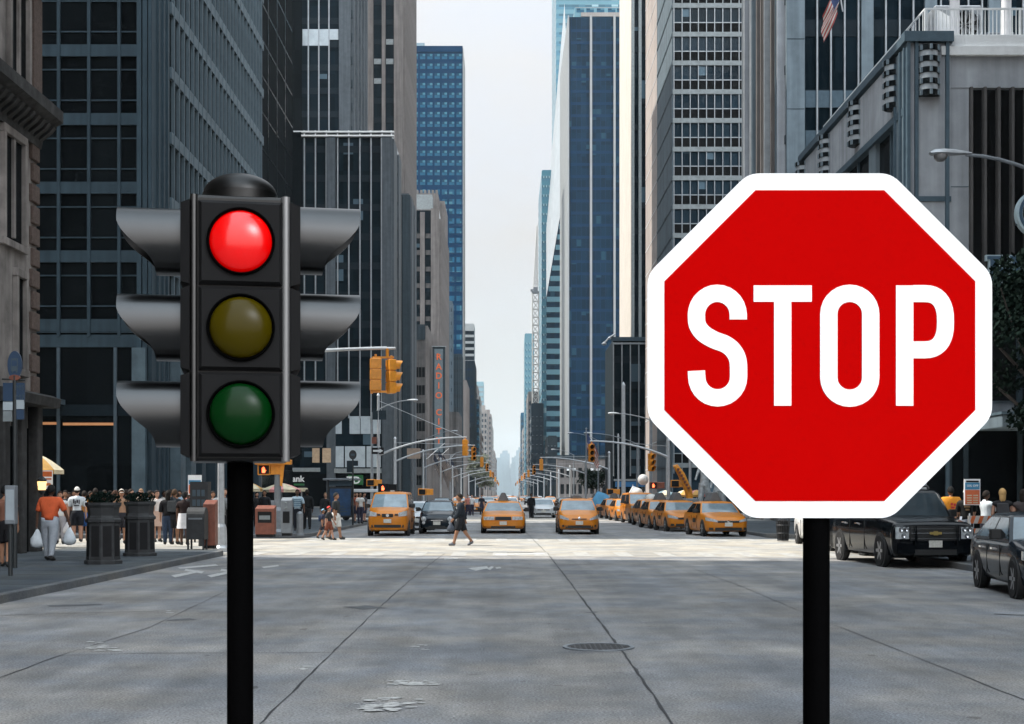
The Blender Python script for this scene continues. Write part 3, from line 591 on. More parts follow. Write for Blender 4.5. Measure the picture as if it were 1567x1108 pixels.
B.part('corner_post', 'left', Y-.22, Y+1.3, .2, 19.6, .3, M['concrete_b']); 
for yy in (Y-.18, Y+.42, Y+1.2): B.part('corner_rib', 'left', yy, yy+.14, .25, 19.55, .4, M['trim_b'])
x1 = X(1452, Y)
B.part('corner_panel', 'front', xc-.31, x1, .2, 20.1, .25, M['concrete_l']); 
for u in (xc-.32, xc+.0, X(1443,Y)): B.part('corner_rib', 'front', u, u+.13, .25, 20.06, .42, M['trim_b'])
B.part('corner_cap', 'front', xc-.45, x1+.05, 19.7, 20.1, .5, M['trim_b'])
B.part('string_course', 'front', xc-.3, x1, 13.4, 13.6, .3, M['trim_b'])
xa = X(1481, Y)
B.part('wall_panel', 'front', x1, xa, .2, 18.1, .12, M['concrete_l']); B.part('wall_panel', 'front', x1+.02, 59.9, 17.95, 19.2, .15, M['concrete_l'])
for zz in (9.8, 14.0): B.part('panel_joint', 'front', x1+.01, xa-.01, zz, zz+.03, .128, M['trim_b'])
B.part('louvre_bay', 'front', xa+.02, 59.5, 8.4, 17.9, .01, M['louvre'])
B.verts('louvre_fin', 'front', fr(xa+.05, 40, X(1520,Y)-X(1499,Y)), .10, 8.4, 17.94, .34, M['pier_tan_d'])
B.part('cornice', 'front', x1-.4, 59.95, 19.2, 19.55, .35, M['white']); B.part('cornice', 'front', x1-.4, 59.9, 19.55, 20.02, .22, M['white'])
def vent(u, face, z0=17.55, h=2.0, r=.42):
    v = MB(); n = 9
    c = (xc+.55 if face == 'front' else xc-.28, Y-.25 if face == 'front' else u)
    prof = []
    k = 9
    for i in range(k):
        zz0, zz1 = z0+h*i/k, z0+h*(i+1)/k; rr = r if i % 2 == 0 else r*.93
        v.lathe([(rr, zz0), (rr, zz1)], (c[0]-ox, c[1]-oy, 0), 20, 'z', m=1 if i % 2 == 0 else 0)
        if i % 2 == 0:
            for a in range(0, 20, 3):
                t = a/20*2*math.pi; v.box(c[0]-ox+r*math.cos(t)-.05, c[0]-ox+r*math.cos(t)+.05, c[1]-oy+r*math.sin(t)-.05, c[1]-oy+r*math.sin(t)+.05, zz0+.01, zz1-.01, 2)
    return v.build('cornice_lamp', [mat('lamp_band_grey', (.21,.235,.255), .5), M['g_dark'], M['concrete_b']], B.root, smooth=40)
vent(0, 'front'); 
for yy in (57.6, 63.6, 69.6, 75.2): vent(yy, 'left')
ra = thing('roof_railing', 'white metal railing along the roof terrace of the corner building', 'railing', (X(1418,Y), Y+.2, 20.02))
b = MB(); L = 40
for zz in (.08, 1.15): b.box(0, 22, -.03, .03, zz, zz+.07); b.box(-.03,.03,0,18,zz,zz+.07)
b.build('rail', M['white'], ra)
bm_ = MB(); bm_.box(-.015,.015,-.015,.015,.1,1.15); me = bm_.mesh('baluster', M['white'])
for i in range(48): 
    o = bpy.data.objects.new('baluster', me); COL.objects.link(o); o.parent = ra; o.location = (.08+i*.155, 0, 0)
for i in range(24): 
    o = bpy.data.objects.new('baluster', me); COL.objects.link(o); o.parent = ra; o.location = (0, .3+i*.5, 0)
for i in range(5):
    b = MB(); b.box(-.04,.04,-.04,.04,0,1.2); b.build('post', M['white'], ra, loc=(i*1.9+.0, -.01, 0))
for px, who in ((1478, 'left'), (1559, 'right')):
    b = MB(); b.lathe([(.2,0),(.2,2.0),(.24,2.02),(.24,2.1)], n=14)
    tag(b.build('roof_bollard', mat('pale_duct', (.5,.5,.51), .5), smooth=40, loc=(X(px,Y), Y+1.4, 20.0)), f'pale round vent stack on the roof terrace, the {who} one of two', 'vent stack', 'vent stacks on the terrace')
hv = thing('rooftop_unit', 'grey rooftop air unit with round fan on the corner building', 'air conditioner', (X(1523,Y), Y+4.5, 20.0))
b = MB(); b.box(-2.2,-1.2,0,1.6,0,1.6); b.box(1.2,2.4,0,1.6,0,1.7); b.build('housing', M['steeld'], hv, bevel=.04)
b = MB(); b.box(-1.0,1.0,.1,1.4,0,2.9); b.build('fan_housing', M['steel'], hv, bevel=.05)
b = MB(); b.lathe([(.75,0),(.75,-.18),(.62,-.18),(.62,-.05)], (.25,.1,2.0), 24, 'y', cap=False); b.build('fan_ring', M['mull'], hv, smooth=40)
b = MB()
for i in range(8): t = i*math.pi/4; b.box(.25-.04,.25+.04,.02,.05,2.0,2.0); b.quad([(.25,.03,2.0),(.25+.6*math.cos(t),.0,2+.6*math.sin(t)),(.25+.6*math.cos(t+.4),.06,2+.6*math.sin(t+.4))])
b.build('fan_blades', M['blackm'], hv)
b = MB(); b.quad([(-.95,0,1.2),(-.2,-.3,1.7),(-.2,-.3,2.1),(-.95,0,2.7)]); b.build('duct_flap', M['white'], hv)
# blue letters and ring on the louvres
tb = mat('sign_navy', (.035,.065,.10), .5); te = mat('sign_pale_edge', (.30,.38,.42), .5)
sg = thing('letter_sign', 'navy slab letters with pale outlines mounted on the louvred wall', 'sign', (X(1531,Y), Y-.6, Zh(441,Y)))
def slab_H(cx_, nm, which='H'):
    s_ = (X(1555,Y)-X(1507,Y)); h = Zh(395,Y)-Zh(441,Y); st_ = s_*.30; rects = [(-s_/2, -s_/2+st_, 0, h), (s_/2-st_, s_/2, 0, h), (-s_/2+st_, s_/2-st_, h*.40, h*.60), (-s_/2-.12, -s_/2+st_+.1, h*.86, h+.002), (s_/2-st_-.1, s_/2+.12, h*.86, h+.002), (-s_/2-.12, -s_/2+st_+.1, -.002, h*.14), (s_/2-st_-.1, s_/2+.12, -.002, h*.14)]
    b1, b2 = MB(), MB()
    for i, (a, c, d, e) in enumerate(rects): b1.box(cx_+a-.03, cx_+c+.03, .02+.003*i, .2, d-.03, e+.03); b2.box(cx_+a+.02, cx_+c-.02, -.01-.003*i, .1, d+.02, e-.02)
    l = b1.build(nm, te, sg); b2.build('letter_face', tb, l)
slab_H(0, 'letter'); slab_H(-2.1, 'letter'); slab_H(2.1, 'letter')
b = MB(); b.box(-3.2,3.2,.25,.3,.45,.52); b.build('mounting_rail', M['mulld'], sg)
rg = thing('ring_sign', 'round navy ring sign with pale rim on the louvred wall at the right edge', 'sign', (X(1581,Y), Y-.7, Zh(332,Y)))
b = MB(); n = 40
b.rings([[(r_*math.cos(2*math.pi*j/n), y_, r_*math.sin(2*math.pi*j/n)) for j in range(n)] for r_, y_ in ((.95,-.12),(.95,.2),(.72,.2),(.72,-.12),(.95,-.12))], cap=False); b.build('ring', te, rg, smooth=40)
b = MB(); b.rings([[(r_*math.cos(2*math.pi*j/n), y_, r_*math.sin(2*math.pi*j/n)) for j in range(n)] for r_, y_ in ((.86,-.14),(.86,0),(.74,0),(.74,-.14),(.86,-.14))], cap=False); b.build('ring_face', tb, rg, smooth=40)
b = MB(); b.box(-.9,.9,.1,.16,.05,.12); b.box(-.9,.9,.1,.16,-.45,-.38); b.build('mounting_rail', M['mulld'], rg)
# street-level of the near right building
b = MB(); b.box(X(1490,Y)-ox, 30-ox, -3.2, 0, Zh(660,Y), Zh(641,Y)); b.build('canopy', M['concrete_b'], B.root, bevel=.04)
b = MB(); b.box(X(1488,Y)-ox, 30.1-ox, -3.3, -.02, Zh(641,Y), Zh(637,Y)); b.build('canopy_cap', M['steelblue_l'], B.root)
B.part('shopfront', 'front', xc+.5, 59, .2, 4.6, .3, M['g_black']); 
for px in (1445, 1470, 1552): B.part('shop_post', 'front', X(px,Y), X(px+7,Y), .2, 8.3, .4, M['pier_dark'])
B.part('dark_upper_wall', 'front', xa-.2, 59, 5.5, 8.38, .2, M['louvre'])
# --- finned tower behind it
Y = 82.4; xc2 = 16.5
B = Bld('finned_tower', 'tall dark glass tower with pale vertical fins behind the low corner building', 'building', xc2, 70, Y, 96.3, 62, M['g_bank'], wall='glass_wall')
B.part('pier', 'front', xc2-.1, X(1230,Y), .2, 61.5, .3, M['concrete_b'])
for i in range(1, 12): 
    u = X(1326,Y)+(i-1)*(X(1423,Y)-X(1326,Y)); B.part('pier', 'front', u-.35, u+.35, .2, 61.4, .25, M['concrete_b'])
B.verts('mullion', 'front', [u for u in [X(1250,Y)+i*(X(1271,Y)-X(1250,Y)) for i in range(40)] if abs(((u-X(1326,Y)) % (X(1423,Y)-X(1326,Y)))) > .45], .09, 12, 61.3, .14, M['mull'])
for z in fr(Zh(150,Y), 60, 4.1): B.part('spandrel', 'front', X(1231,Y), 69, z-.5, z+.5, .04, M['spand'])
B.part('pale_band', 'front', X(1232,Y), X(1316,Y), Zh(165,Y), Zh(139,Y), .07, M['trim_b']); B.part('pale_band', 'front', X(1232,Y), X(1316,Y), Zh(235,Y), Zh(200,Y), .07, M['trim_b'])
for i in range(12): B.part('pier_joint', 'front', xc2-.08, X(1230,Y)-.02, 12+i*4.1, 12.04+i*4.1, .31, M['spand'])
rn = random.Random(3)
yy = Y+.3
while yy < 96.2:
    ww = rn.choice((.14,.2,.32)); B.part('fin', 'left', yy, yy+ww, .2, 61.2, rn.choice((.25,.4,.55)), rn.choice((M['mull'], M['concrete_l'], M['concrete_b'], M['pier_tan']))); yy += ww+rn.choice((.25,.4,.5))
for z in fr(6, 60, 4.1): B.part('spandrel', 'left', Y+.1, 96.2, z, z+.5, .12, M['spand'])
# --- banded tower
Y = 150; x0 = X(1030, Y)
M['g_band'] = glass('banded_glass', (.011,.020,.028), (.9,.9,3.07), blind=.14, blind_col=(.07,.11,.14), spec=.2, wav=.6, rough=.06)
B = Bld('banded_tower', 'tower with pale floor bands, thin mullions and black spandrel glass above the stop sign', 'building', x0, 34, Y, 178.5, 72, M['g_band'], wall='glass_wall')
z1 = Zh(97, Y)
zs = [z1-3.07*i for i in range(-5, 17) if 3 < z1-3.07*i < 71]
B.bands('floor_band', 'front', x0-.05, 33.9, zs, .50, .18, M['spand_l'])
B.bands('black_spandrel', 'front', x0+.02, 33.9, [z+.25+.52 for z in zs], .95, .05, M['louvre'])
B.bands('transom', 'front', x0+.02, 33.9, [z+1.27 for z in zs], .10, .1, M['mull'])
B.verts('mullion', 'front', fr(x0+.08, 33.8, .87), .09, 4, 71.5, .15, M['mull'])
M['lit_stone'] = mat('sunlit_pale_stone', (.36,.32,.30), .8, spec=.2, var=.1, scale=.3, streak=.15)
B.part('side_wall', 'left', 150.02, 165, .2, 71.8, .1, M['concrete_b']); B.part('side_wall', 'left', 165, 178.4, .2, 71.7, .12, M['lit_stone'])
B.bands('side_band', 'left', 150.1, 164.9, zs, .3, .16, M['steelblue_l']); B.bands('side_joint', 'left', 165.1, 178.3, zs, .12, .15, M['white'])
# --- cream tower
Y = 200; x0 = X(967, Y)
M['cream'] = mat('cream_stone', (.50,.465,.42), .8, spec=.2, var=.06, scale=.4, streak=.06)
B = Bld('cream_tower', 'tower with a bright cream flank and white vertical stripes right of the blue glass tower', 'building', x0, 36, Y, 219.5, 100, M['g_bank'], wall='glass_wall')
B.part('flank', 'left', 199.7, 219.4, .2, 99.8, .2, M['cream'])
B.verts('stripe', 'front', [x0+.12+1.02*i for i in range(17)], .42, .2, 99.6, .35, M['spand_l']); B.bands('spandrel', 'front', x0+.05, 35.9, fr(6, 98, 3.7), .8, .1, M['spand'])
# --- low dark building with white mullions
Y = 185; x0 = X(938, Y)
B = Bld('mullion_block', 'low dark glass block with slim white mullions left of the stop sign', 'building', x0, 32, Y, 199, Zh(521,Y), M['g_bank'], wall='glass_wall')
B.verts('mullion', 'front', [x0+.06+1.115*i for i in range(15)], .14, 4.2, Zh(524,Y), .2, M['mull']); B.part('top_rail', 'front', x0-.02, 31.9, Zh(527,Y), Zh(524.5,Y), .25, M['mull'])
B.part('side_wall', 'left', 185.05, 198.9, .2, Zh(522,Y), .05, M['pier_dark'])
B.part('parapet', 'front', x0-.3, 31.95, Zh(522,Y), Zh(516,Y), .3, M['trim_b'])
B.bands('spandrel', 'front', x0+.05, 31.9, fr(6, 20, 3.4), .9, .06, M['spand'])
B.part('shop_sign', 'front', x0+.3, 20, Zh(752,Y)+.6, Zh(744,Y)+.6, .3, mat('blue_shop_sign', (.03,.13,.30), .4)); B.part('shop_fascia', 'front', x0+.1, 31.8, Zh(742,Y)+.5, Zh(740,Y)+.6, .35, M['mull'])
b = MB(); b.lathe([(.0,0),(.35,.25),(.35,.3),(.0,.6)], (-1.2,-.5,0), 10); b.lathe([(.0,0),(.25,.2),(.0,.5)], (-.5,-.5,.8), 10); b.tube([(-1.4,-.5,.1),(-.5,-.5,1.1),(.3,-.4,1.6)], .12)
o = b.build('roof_ornament', M['mull'], B.root, smooth=40, loc=(x0-B.ox+.0, 0, Zh(530,Y)))
B = strip_tower('grey_office_block', 'grey concrete office block behind the mast arm, partly hidden by the stop sign', 999, 1120, 175, 560, 9, 'left', M['g_bank'], M['pier_dark'], 9, .8, 3, M['pier_dark'], 3.9)
B.part('concrete_sill', 'front', X(1004,175), X(1060,175), Zh(735,175), Zh(724,175), 1.2, M['concrete_b'])
# --- blue glass tower with white columns
Y = 450; x0 = X(870, Y)
ALB, SPC = .62, .3
M['dull_white'] = mat('dull_white_stone', (.38,.40,.41), .7, var=.08, scale=.3)
M['bluecol'] = glass('blue_curtain_glass', (.005,.027,.055), (1.6,1.6,3.8), blind=.12, blind_col=(.02,.07,.11), spec=.10, wav=.3, jit=.3, rough=.15)
B = Bld('blue_glass_tower', 'tall dark blue glass tower with white vertical columns right of the sky', 'building', x0, X(955,Y), Y, 515, Zh(26,Y), M['bluecol'], wall='glass_wall')
for a, c in ((868.8,870.8),(902.6,905.9),(938.6,941.8)): B.part('column', 'front', X(a,Y), X(c,Y), .2, Zh(26,Y)+.2, .9, M['dull_white'])
B.verts('mullion', 'front', [u for u in fr(x0+1.0, X(955,Y)-.3, 1.55)], .12, .2, Zh(27,Y), .08, M['blue_wall'])
B.bands('spandrel', 'front', x0+.7, X(955,Y)-.05, fr(18, Zh(30,Y), 3.9), .9, .05, M['blue_wall'])
B.part('flank', 'left', 450.1, 514.9, .2, Zh(27,Y), .3, M['dull_white']); B.verts('flank_groove', 'left', fr(456, 512, 7), .9, .2, Zh(28,Y), .33, M['spand_l'])
# --- low stone building at its foot
Y = 436; x0 = X(853, Y)
B = Bld('low_stone_building', 'low tan stone building with square windows at the foot of the blue glass tower', 'building', x0, X(931,Y), Y, 448, Zh(699,Y), M['pier_tan'], roof=M['pier_tan_d'])
uz = [(x0+1.5+1.85*i, z) for z in (3.5, 8.6) for i in range(8)]; B.many('window', 'front', uz, 1.1, 3.0, .06, M['g_black']); B.many('blind', 'front', [(u, 9.6) for u, z in uz if z > 8 and int(u*3) % 2], .9, .8, .09, M['white'])
B.part('cornice', 'front', x0-.3, X(931,Y), Zh(702,Y), Zh(698,Y)+.31, .5, M['pier_dark'])
# --- tall pale teal towers behind
ALB, SPC = .75, .5
M['teal_wall'] = mat('pale_teal_glass_wall', (.13,.27,.33), .4, spec=.2, var=.12, scale=.05)
M['teal_win'] = glass('teal_window', (.07,.18,.25), (3,3,4), blind=.3, blind_col=(.3,.45,.5), spec=.3, wav=0)
Y = 640
B = Bld('pale_teal_tower', 'very tall pale teal tower behind the blue glass tower', 'building', X(851,Y), X(960,Y), Y, 700, 250, M['teal_wall'])
B.bands('window_band', 'front', X(851,Y)+.1, X(960,Y), list(reversed(fr(10, 245, 4.2))), 2.2, .05, M['teal_win']); B.bands('window_band', 'left', 640.2, 699, list(reversed(fr(10, 245, 4.2))), 2.2, .05, M['teal_win'])
Y = 560
B = Bld('ledge_tower', 'pale tower top with a stone ledge just above the blue glass tower', 'building', X(879,Y), X(960,Y), Y, 600, Zh(12,Y), M['teal_wall'], roof=M['far_stone2'])
B.part('ledge', 'front', X(889,Y), X(960,Y), Zh(26,Y), Zh(20,Y), .8, M['far_stone2']); B.many('window', 'front', [(X(p,Y), Zh(16,Y)) for p in (888,903,919,936,950)], 3.0, 1.6, .1, M['blue_win'])
# --- teal tower with a sliced corner
Y = 540
xa = X(836, Y)
r_ = thing('faceted_tower', 'teal tower with a pale slanting facet left of the blue glass tower', 'building', (xa, Y, 0))
b = MB(); zF = Zh(455, Y); zR = zF+56
b.v = [(0,0,0),(9.5,0,0),(9.5,60,0),(1.7,60,0),(0,0,zF),(9.5,0,zR),(9.5,60,212),(1.7,60,121)]
b.f = [(0,1,5,4),(1,2,6,5),(2,3,7,6),(3,0,4,7),(4,5,6,7)]; b.m = [0,0,1,0,2]
b.build('wall', [M['bluecol'], M['teal_wall'], mat('pale_facet_glass', (.36,.40,.43), .4, spec=.3, var=.1, scale=.3)], r_)
for z in fr(8, 128, 4.0):
    xs = 0.05 if z+1.9 < zF else (z+1.9-zF)*9.5/56+.15
    if xs < 9: q = MB(); q.box(xs, 9.45, -.12, .05, z, z+1.9); q.build('spandrel', M['teal_wall'], r_)
grid = [('teal_sliver_tower', 'narrow teal glass tower in front of the faceted tower', 829, 839, 575, 260, 40, 'teal_wall', 'teal_win')]
b = grid_tower('teal_sliver_tower', 'narrow teal glass tower with a flat top beside the crane mast', 829, 846, 590, 261, 60, mat('teal_glass_wall', (.07,.22,.29), .4, spec=.3), M['teal_win'], 4, 3.9, 1.0, 2.2, 'left')
right_far = [('pale stone', 820, 836, 610, 640, 50, 'far_stone', 'beneath the crane mast'), ('dark windowed', 813, 832, 560, 618, 26, 'dk_teal', 'carrying the crane mast'), ('tan stone', 808, 826, 690, 600, 60, 'far_stone', 'left of the crane mast'),
             ('teal glass', 803, 817, 800, 511, 40, 'teal_wall', 'rising left of the crane'), ('slim blue', 797, 806, 1000, 632, 50, 'blue_win', 'first after the hazy gap on the right'), ('grey stone', 800, 812, 900, 655, 60, 'far_stone2', 'below the slim blue one'),
             ('pale brick', 796, 806, 1250, 690, 90, 'far_stone2', 'deep in the right row'), ('low brown', 795, 804, 1500, 712, 120, 'far_brown', 'last of the right row'), ('dark gabled', 838, 853, 470, 668, 30, 'pier_dark', 'with sloped top beside the low tan building')]
for nm, a, c, Y, t, d, m, wd in right_far:
    b = grid_tower('street_building', nm+' building '+wd, a, c, Y, t, d, M[m], M['far_win'] if m not in ('teal_wall',) else M['teal_win'], max(3, int((c-a)*Y/F/1.9)), 3.7, 1.0, 2.1, 'left')
# --- hazy skyline at the end of the avenue
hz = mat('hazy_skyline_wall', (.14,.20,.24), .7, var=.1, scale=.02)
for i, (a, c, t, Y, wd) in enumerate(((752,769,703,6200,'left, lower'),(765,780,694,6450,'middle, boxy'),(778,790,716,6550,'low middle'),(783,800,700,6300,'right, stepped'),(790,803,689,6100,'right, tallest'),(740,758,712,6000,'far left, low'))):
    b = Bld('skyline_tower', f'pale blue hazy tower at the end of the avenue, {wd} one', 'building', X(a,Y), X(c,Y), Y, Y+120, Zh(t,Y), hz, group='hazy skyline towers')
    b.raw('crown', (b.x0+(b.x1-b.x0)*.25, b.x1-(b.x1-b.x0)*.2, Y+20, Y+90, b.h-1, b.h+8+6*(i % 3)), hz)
# --- construction crane
Y = 565; xm = X(819.5, Y)
cr = thing('tower_crane', 'white lattice construction crane mast rising against the sky', 'crane', (xm, Y, 0))
cw = mat('crane_white', (.55,.55,.53), .6)
def lattice(b, x0, x1, w, z0, z1, n, t, taper=1):
    for i in range(n):
        za, zb_ = z0+(z1-z0)*i/n, z0+(z1-z0)*(i+1)/n; wa, wb = w*(1-(1-taper)*i/n), w*(1-(1-taper)*(i+1)/n)
        ca = [(-wa,-wa),(wa,-wa),(wa,wa),(-wa,wa)]; cb = [(-wb,-wb),(wb,-wb),(wb,wb),(-wb,wb)]
        xa_ = x0+(x1-x0)*i/n; xb_ = x0+(x1-x0)*(i+1)/n
        for k in range(4):
            p, q = ca[k], cb[k]; r2 = cb[(k+1) % 4]; p2 = ca[(k+1) % 4]
            b.tube([(xa_+p[0],p[1],za),(xb_+q[0],q[1],zb_)], t, 4); b.tube([(xa_+p[0],p[1],za),(xb_+r2[0],r2[1],zb_)] if i % 2 else [(xa_+p2[0],p2[1],za),(xb_+q[0],q[1],zb_)], t*.7, 4); b.tube([(xa_+p[0],p[1],za),(xa_+p2[0],p2[1],za)], t*.7, 4)
b = MB(); lattice(b, 0, 0, 1.25, 0, Zh(449,Y), 26, .20); b.build('mast', cw, cr)
b = MB(); b.box(-1.5,1.5,-1.5,1.5,Zh(449,Y),Zh(446,Y)); b.box(-.9,.9,-1.2,1.2,Zh(446,Y),Zh(440,Y)); b.box(-2.0,-1.0,-1,1,Zh(446,Y),Zh(443,Y)); b.build('cab', M['steeld'], cr)
b = MB(); lattice(b, 0, .6, .8, Zh(440,Y), Zh(345,Y), 16, .13, .12); b.build('jib', cw, cr)
ALB, SPC = 1.0, 1.0
# ------------------------------------------------------------------ foreground traffic light (four-way, black)
Y = 5.0; s_ = Y/F
tl = thing('traffic_light', 'large black four-way traffic light with lit red lens on a black pole', 'traffic light', (X(367.5, Y), Y, 0), math.atan2(-X(367.5, Y), Y))
def lx(px): return (px-367.5)*s_
def lz(py): return EYE+(CY-py)*s_
M['housing'] = mat('dark_grey_housing', (.011,.011,.0115), .55, spec=.05, var=.06)
M['housing_l'] = mat('satin_black_edge', (.030,.030,.030), .4, 1.0, spec=.5, var=.05)
M['visor'] = mat('satin_black_visor', (.058,.059,.060), .30, 1.0, spec=.5, var=.05)
D = .17                                                # half depth of the housing body
b = MB(); b.tube([(0,D,-.02),(0,D,lz(700))], 20.5*s_, 24); b.build('pole', M['black'], tl, smooth=40)
b = MB(); b.box(lx(292), lx(443), .015, 2*D, lz(706), lz(298)); b.build('housing', M['housing_l'], tl, bevel=.012)
b = MB(); b.tube([(lx(436.5),.012,lz(706)),(lx(436.5),.012,lz(298.5))], 6.8*s_, 16); b.build('edge_roll', mat('highlight_edge', (.20,.20,.20), .45, .6, var=.06), tl, smooth=40); b = MB(); b.tube([(lx(298),.02,lz(706)),(lx(298),.02,lz(298.5))], 6.0*s_, 16); b.build('edge_roll', mat('polished_edge', (.075,.075,.075), .4, 1.0, var=.03), tl, smooth=40)  # right roll paler, its highlight put into the colour
b = MB(); pr = [(57.5*s_*math.cos(a), 33.5*s_*math.sin(a)) for a in [i*math.pi/2/10 for i in range(11)]]; b.lathe([(pr[0][0], -.004)]+pr[:-1]+[(.002, pr[-1][1])], (0, D, lz(299)+.034), 40); b.lathe([(58.5*s_,-.036),(58.5*s_,.002)], (0, D, lz(299)+.034), 40); b.build('dome_cap', M['housing_l'], tl, smooth=50)
lensm = {'red': mat('red_lens', (.50,.0,.0), .26, spec=.12, coat=.9, var=.0, emit=(1,0,0), estr=.12), 'amber': mat('amber_lens_unlit', (.040,.030,.0), .3, spec=.06, coat=.14, var=.02), 'green': mat('green_lens_unlit', (.0002,.020,.0024), .3, spec=.06, coat=.14, var=.02)}
for lm_ in lensm.values(): lm_.node_tree.nodes['Principled BSDF'].inputs['Coat Roughness'].default_value = .16
for (pa, pb, cy), lc in zip(((308,436,370.5),(439,567,502),(570,699,634)), ('red','amber','green')):
    # bevelled door of each section
    z0_, z1_, x0_, x1_ = lz(pb), lz(pa), lx(305), lx(431.5); e = 5*s_
    d = MB(); rg = []
    for ins, yy in ((0,.03),(0,.0),(e,-.016)): rg.append([(x0_+ins,yy,z0_+ins),(x1_-ins,yy,z0_+ins),(x1_-ins,yy,z1_-ins),(x0_+ins,yy,z1_-ins)])
    d.rings(rg); do = d.build('door', M['housing'], tl)
    n = 48
    r1 = MB(); prof = [(51.5,-.0155),(51.5,-.028),(49.5,-.031),(48,-.026),(47,-.012)]
    r1.rings([[(lx(368.5)+r_*s_*math.cos(2*math.pi*j/n), yy, lz(cy)+r_*s_*math.sin(2*math.pi*j/n)) for j in range(n)] for r_, yy in prof], cap=False); r1.build('bezel', M['black'], do, smooth=40)
    l = MB(); R_ = 47.2*s_; l.lathe([(R_*math.cos(a), -.014-.048*math.sin(a)) for a in [i*math.pi/2/12 for i in range(12)]]+[(.0005,-.062)], (lx(368.5), 0, lz(cy)), n, 'y'); l.build(lc+'_lens', lensm[lc], tl, smooth=80)
# side doors and tunnel visors facing left and right
prof = [(320,181),(345,181.5),(357,186),(366,193),(376,203),(386,215),(394,226),(402,233),(410,237.5),(421,239)]
def vis_len(py):                                        # free end of the visor at photo row py (first visor)
    for (a, b_), (c, d) in zip(prof, prof[1:]):
        if py <= c: return b_+(d-b_)*(py-a)/(c-a)
    return 239
for side in (-1, 1):
    for k, cy in enumerate((370.5, 502, 634)):
        off = cy-370.5
        d = MB(); xa, xb = (278, 292) if side < 0 else (443.5, 459); zt, zb = lz(307+off), lz(436+off); e = 5*s_
        xo, xi = (lx(xa), lx(xb)) if side < 0 else (lx(xb), lx(xa))
        rg = [[(xi,yy,zz) for yy, zz in ((.0,zb),(2*D,zb),(2*D,zt),(.0,zt))], [(xo-(-1 if side<0 else 1)*-0 ,yy,zz) for yy, zz in ((.0+e,zb+e),(2*D-e,zb+e),(2*D-e,zt-e),(.0+e,zt-e))]]
        d.rings(rg); do = d.build('side_door', M['housing'], tl)
        v = MB(); n = 40; r_ = 50.5*s_; rin = r_-.004; outer0, outer1, in0, in1 = [], [], [], []
        for j in range(n):
            a = 2*math.pi*j/n; py = 370.5-50.5*math.sin(a); L = vis_len(py); px = L if side < 0 else 735.5-L; pb_ = 280 if side < 0 else 457
            sq = lambda v: math.copysign(abs(v)**.9, v); kz = 1+(D+side*.06)/5.0; py = 370.5-50.5*sq(math.sin(a)); L = vis_len(py); px = L if side < 0 else 735.5-L; zz = EYE+(lz(py+off)-EYE)*kz; yy = D+r_*sq(math.cos(a)); yi = D+rin*sq(math.cos(a)); zi = EYE+(lz(370.5+off+(py-370.5)*.965)-EYE)*kz
            outer0.append((lx(pb_),yy,zz)); outer1.append((lx(px),yy,zz)); in1.append((lx(px),yi,zi)); in0.append((lx(pb_),yi,zi))
        v.rings([outer0, outer1, in1, in0], cap=False); v.build('visor', M['visor'], do, smooth=35)
# ------------------------------------------------------------------ foreground stop sign
Y = 4.0; s2 = Y/F
ss = thing('stop_sign', 'large red octagonal stop sign with white border on a black post', 'stop sign', (X(1254.5, Y), Y, 0))
def qx(px): return (px-1254.5)*s2
def qz(py): return EYE+(CY-py)*s2
cxp, cyp = 1254.5, 529.0
def octa(half, rad, n=6):
    """octagon outline with rounded corners, photo-scale units turned into metres"""
    t = half*math.tan(math.pi/8); pts = []
    V = [(t,half),(half,t),(half,-t),(t,-half),(-t,-half),(-half,-t),(-half,t),(-t,half)]
    for i, p in enumerate(V):
        a, c = Vector(V[i-1]), Vector(V[(i+1) % 8]); p = Vector(p)
        if rad <= 0: pts.append(p); continue
        da, dc = (a-p).normalized(), (c-p).normalized(); d = rad*math.tan(math.pi/8)
        p0, p1 = p+da*d, p+dc*d
        for k in range(n+1):
            u = k/n; pts.append((1-u)**2*p0+2*u*(1-u)*p+u*u*p1)
    return [(p.x*s2, qz(cyp)+p.y*s2) for p in pts]
M['sheet_white'] = mat('white_sign_sheeting', (.88,.88,.88), .65, spec=.1, var=.015)
M['sheet_red'] = mat('red_sign_sheeting', (.45,.0,.0), .7, spec=.02, var=.02)
b = MB(); b.prism_y(octa(263.7, 42), 0, .004); b.build('sign_plate', M['sheet_white'], ss)
b = MB(); b.prism_y(octa(237.8, 0), -.0015, .001); b.build('red_face', M['sheet_red'], ss)
b = MB(); b.tube([(0,.045,-.02),(0,.045,qz(300))], 20.4*s2, 24); b.build('post', M['black'], ss, smooth=40)
b = MB()
for py in (380, 680): b.box(-.06,.06,.004,.012,qz(py)-.012,qz(py)+.012)
b.build('bracket', M['steel'], ss)
def stroke(pts, wid):
    b = MB(); P_ = [Vector((x, -y)) for x, y in pts]; L, Rr = [], []
    for i, p in enumerate(P_):
        d = (P_[min(i+1,len(P_)-1)]-P_[max(i-1,0)]).normalized()
        if pts[0] == pts[-1] and i in (0, len(P_)-1): d = (P_[1]-P_[-2]).normalized()
        nn = Vector((-d.y, d.x)); L.append(p+nn*wid/2); Rr.append(p-nn*wid/2)
    f = lambda p, y: (qx(p.x), y, qz(-p.y))
    rg = [[f(L[i],-.003), f(Rr[i],-.003), f(Rr[i],0.0), f(L[i],0.0)] for i in range(len(P_))]
    b.rings(rg, cap=pts[0] != pts[-1]); return b
def arc(cx, cy, rx, ry, a0, a1, n=14, e=1.0):
    r = []
    for i in range(n+1):
        a = R(a0+(a1-a0)*i/n); c, s = math.cos(a), math.sin(a)
        r.append((cx+rx*math.copysign(abs(c)**e, c), cy-ry*math.copysign(abs(s)**e, s)))
    return r
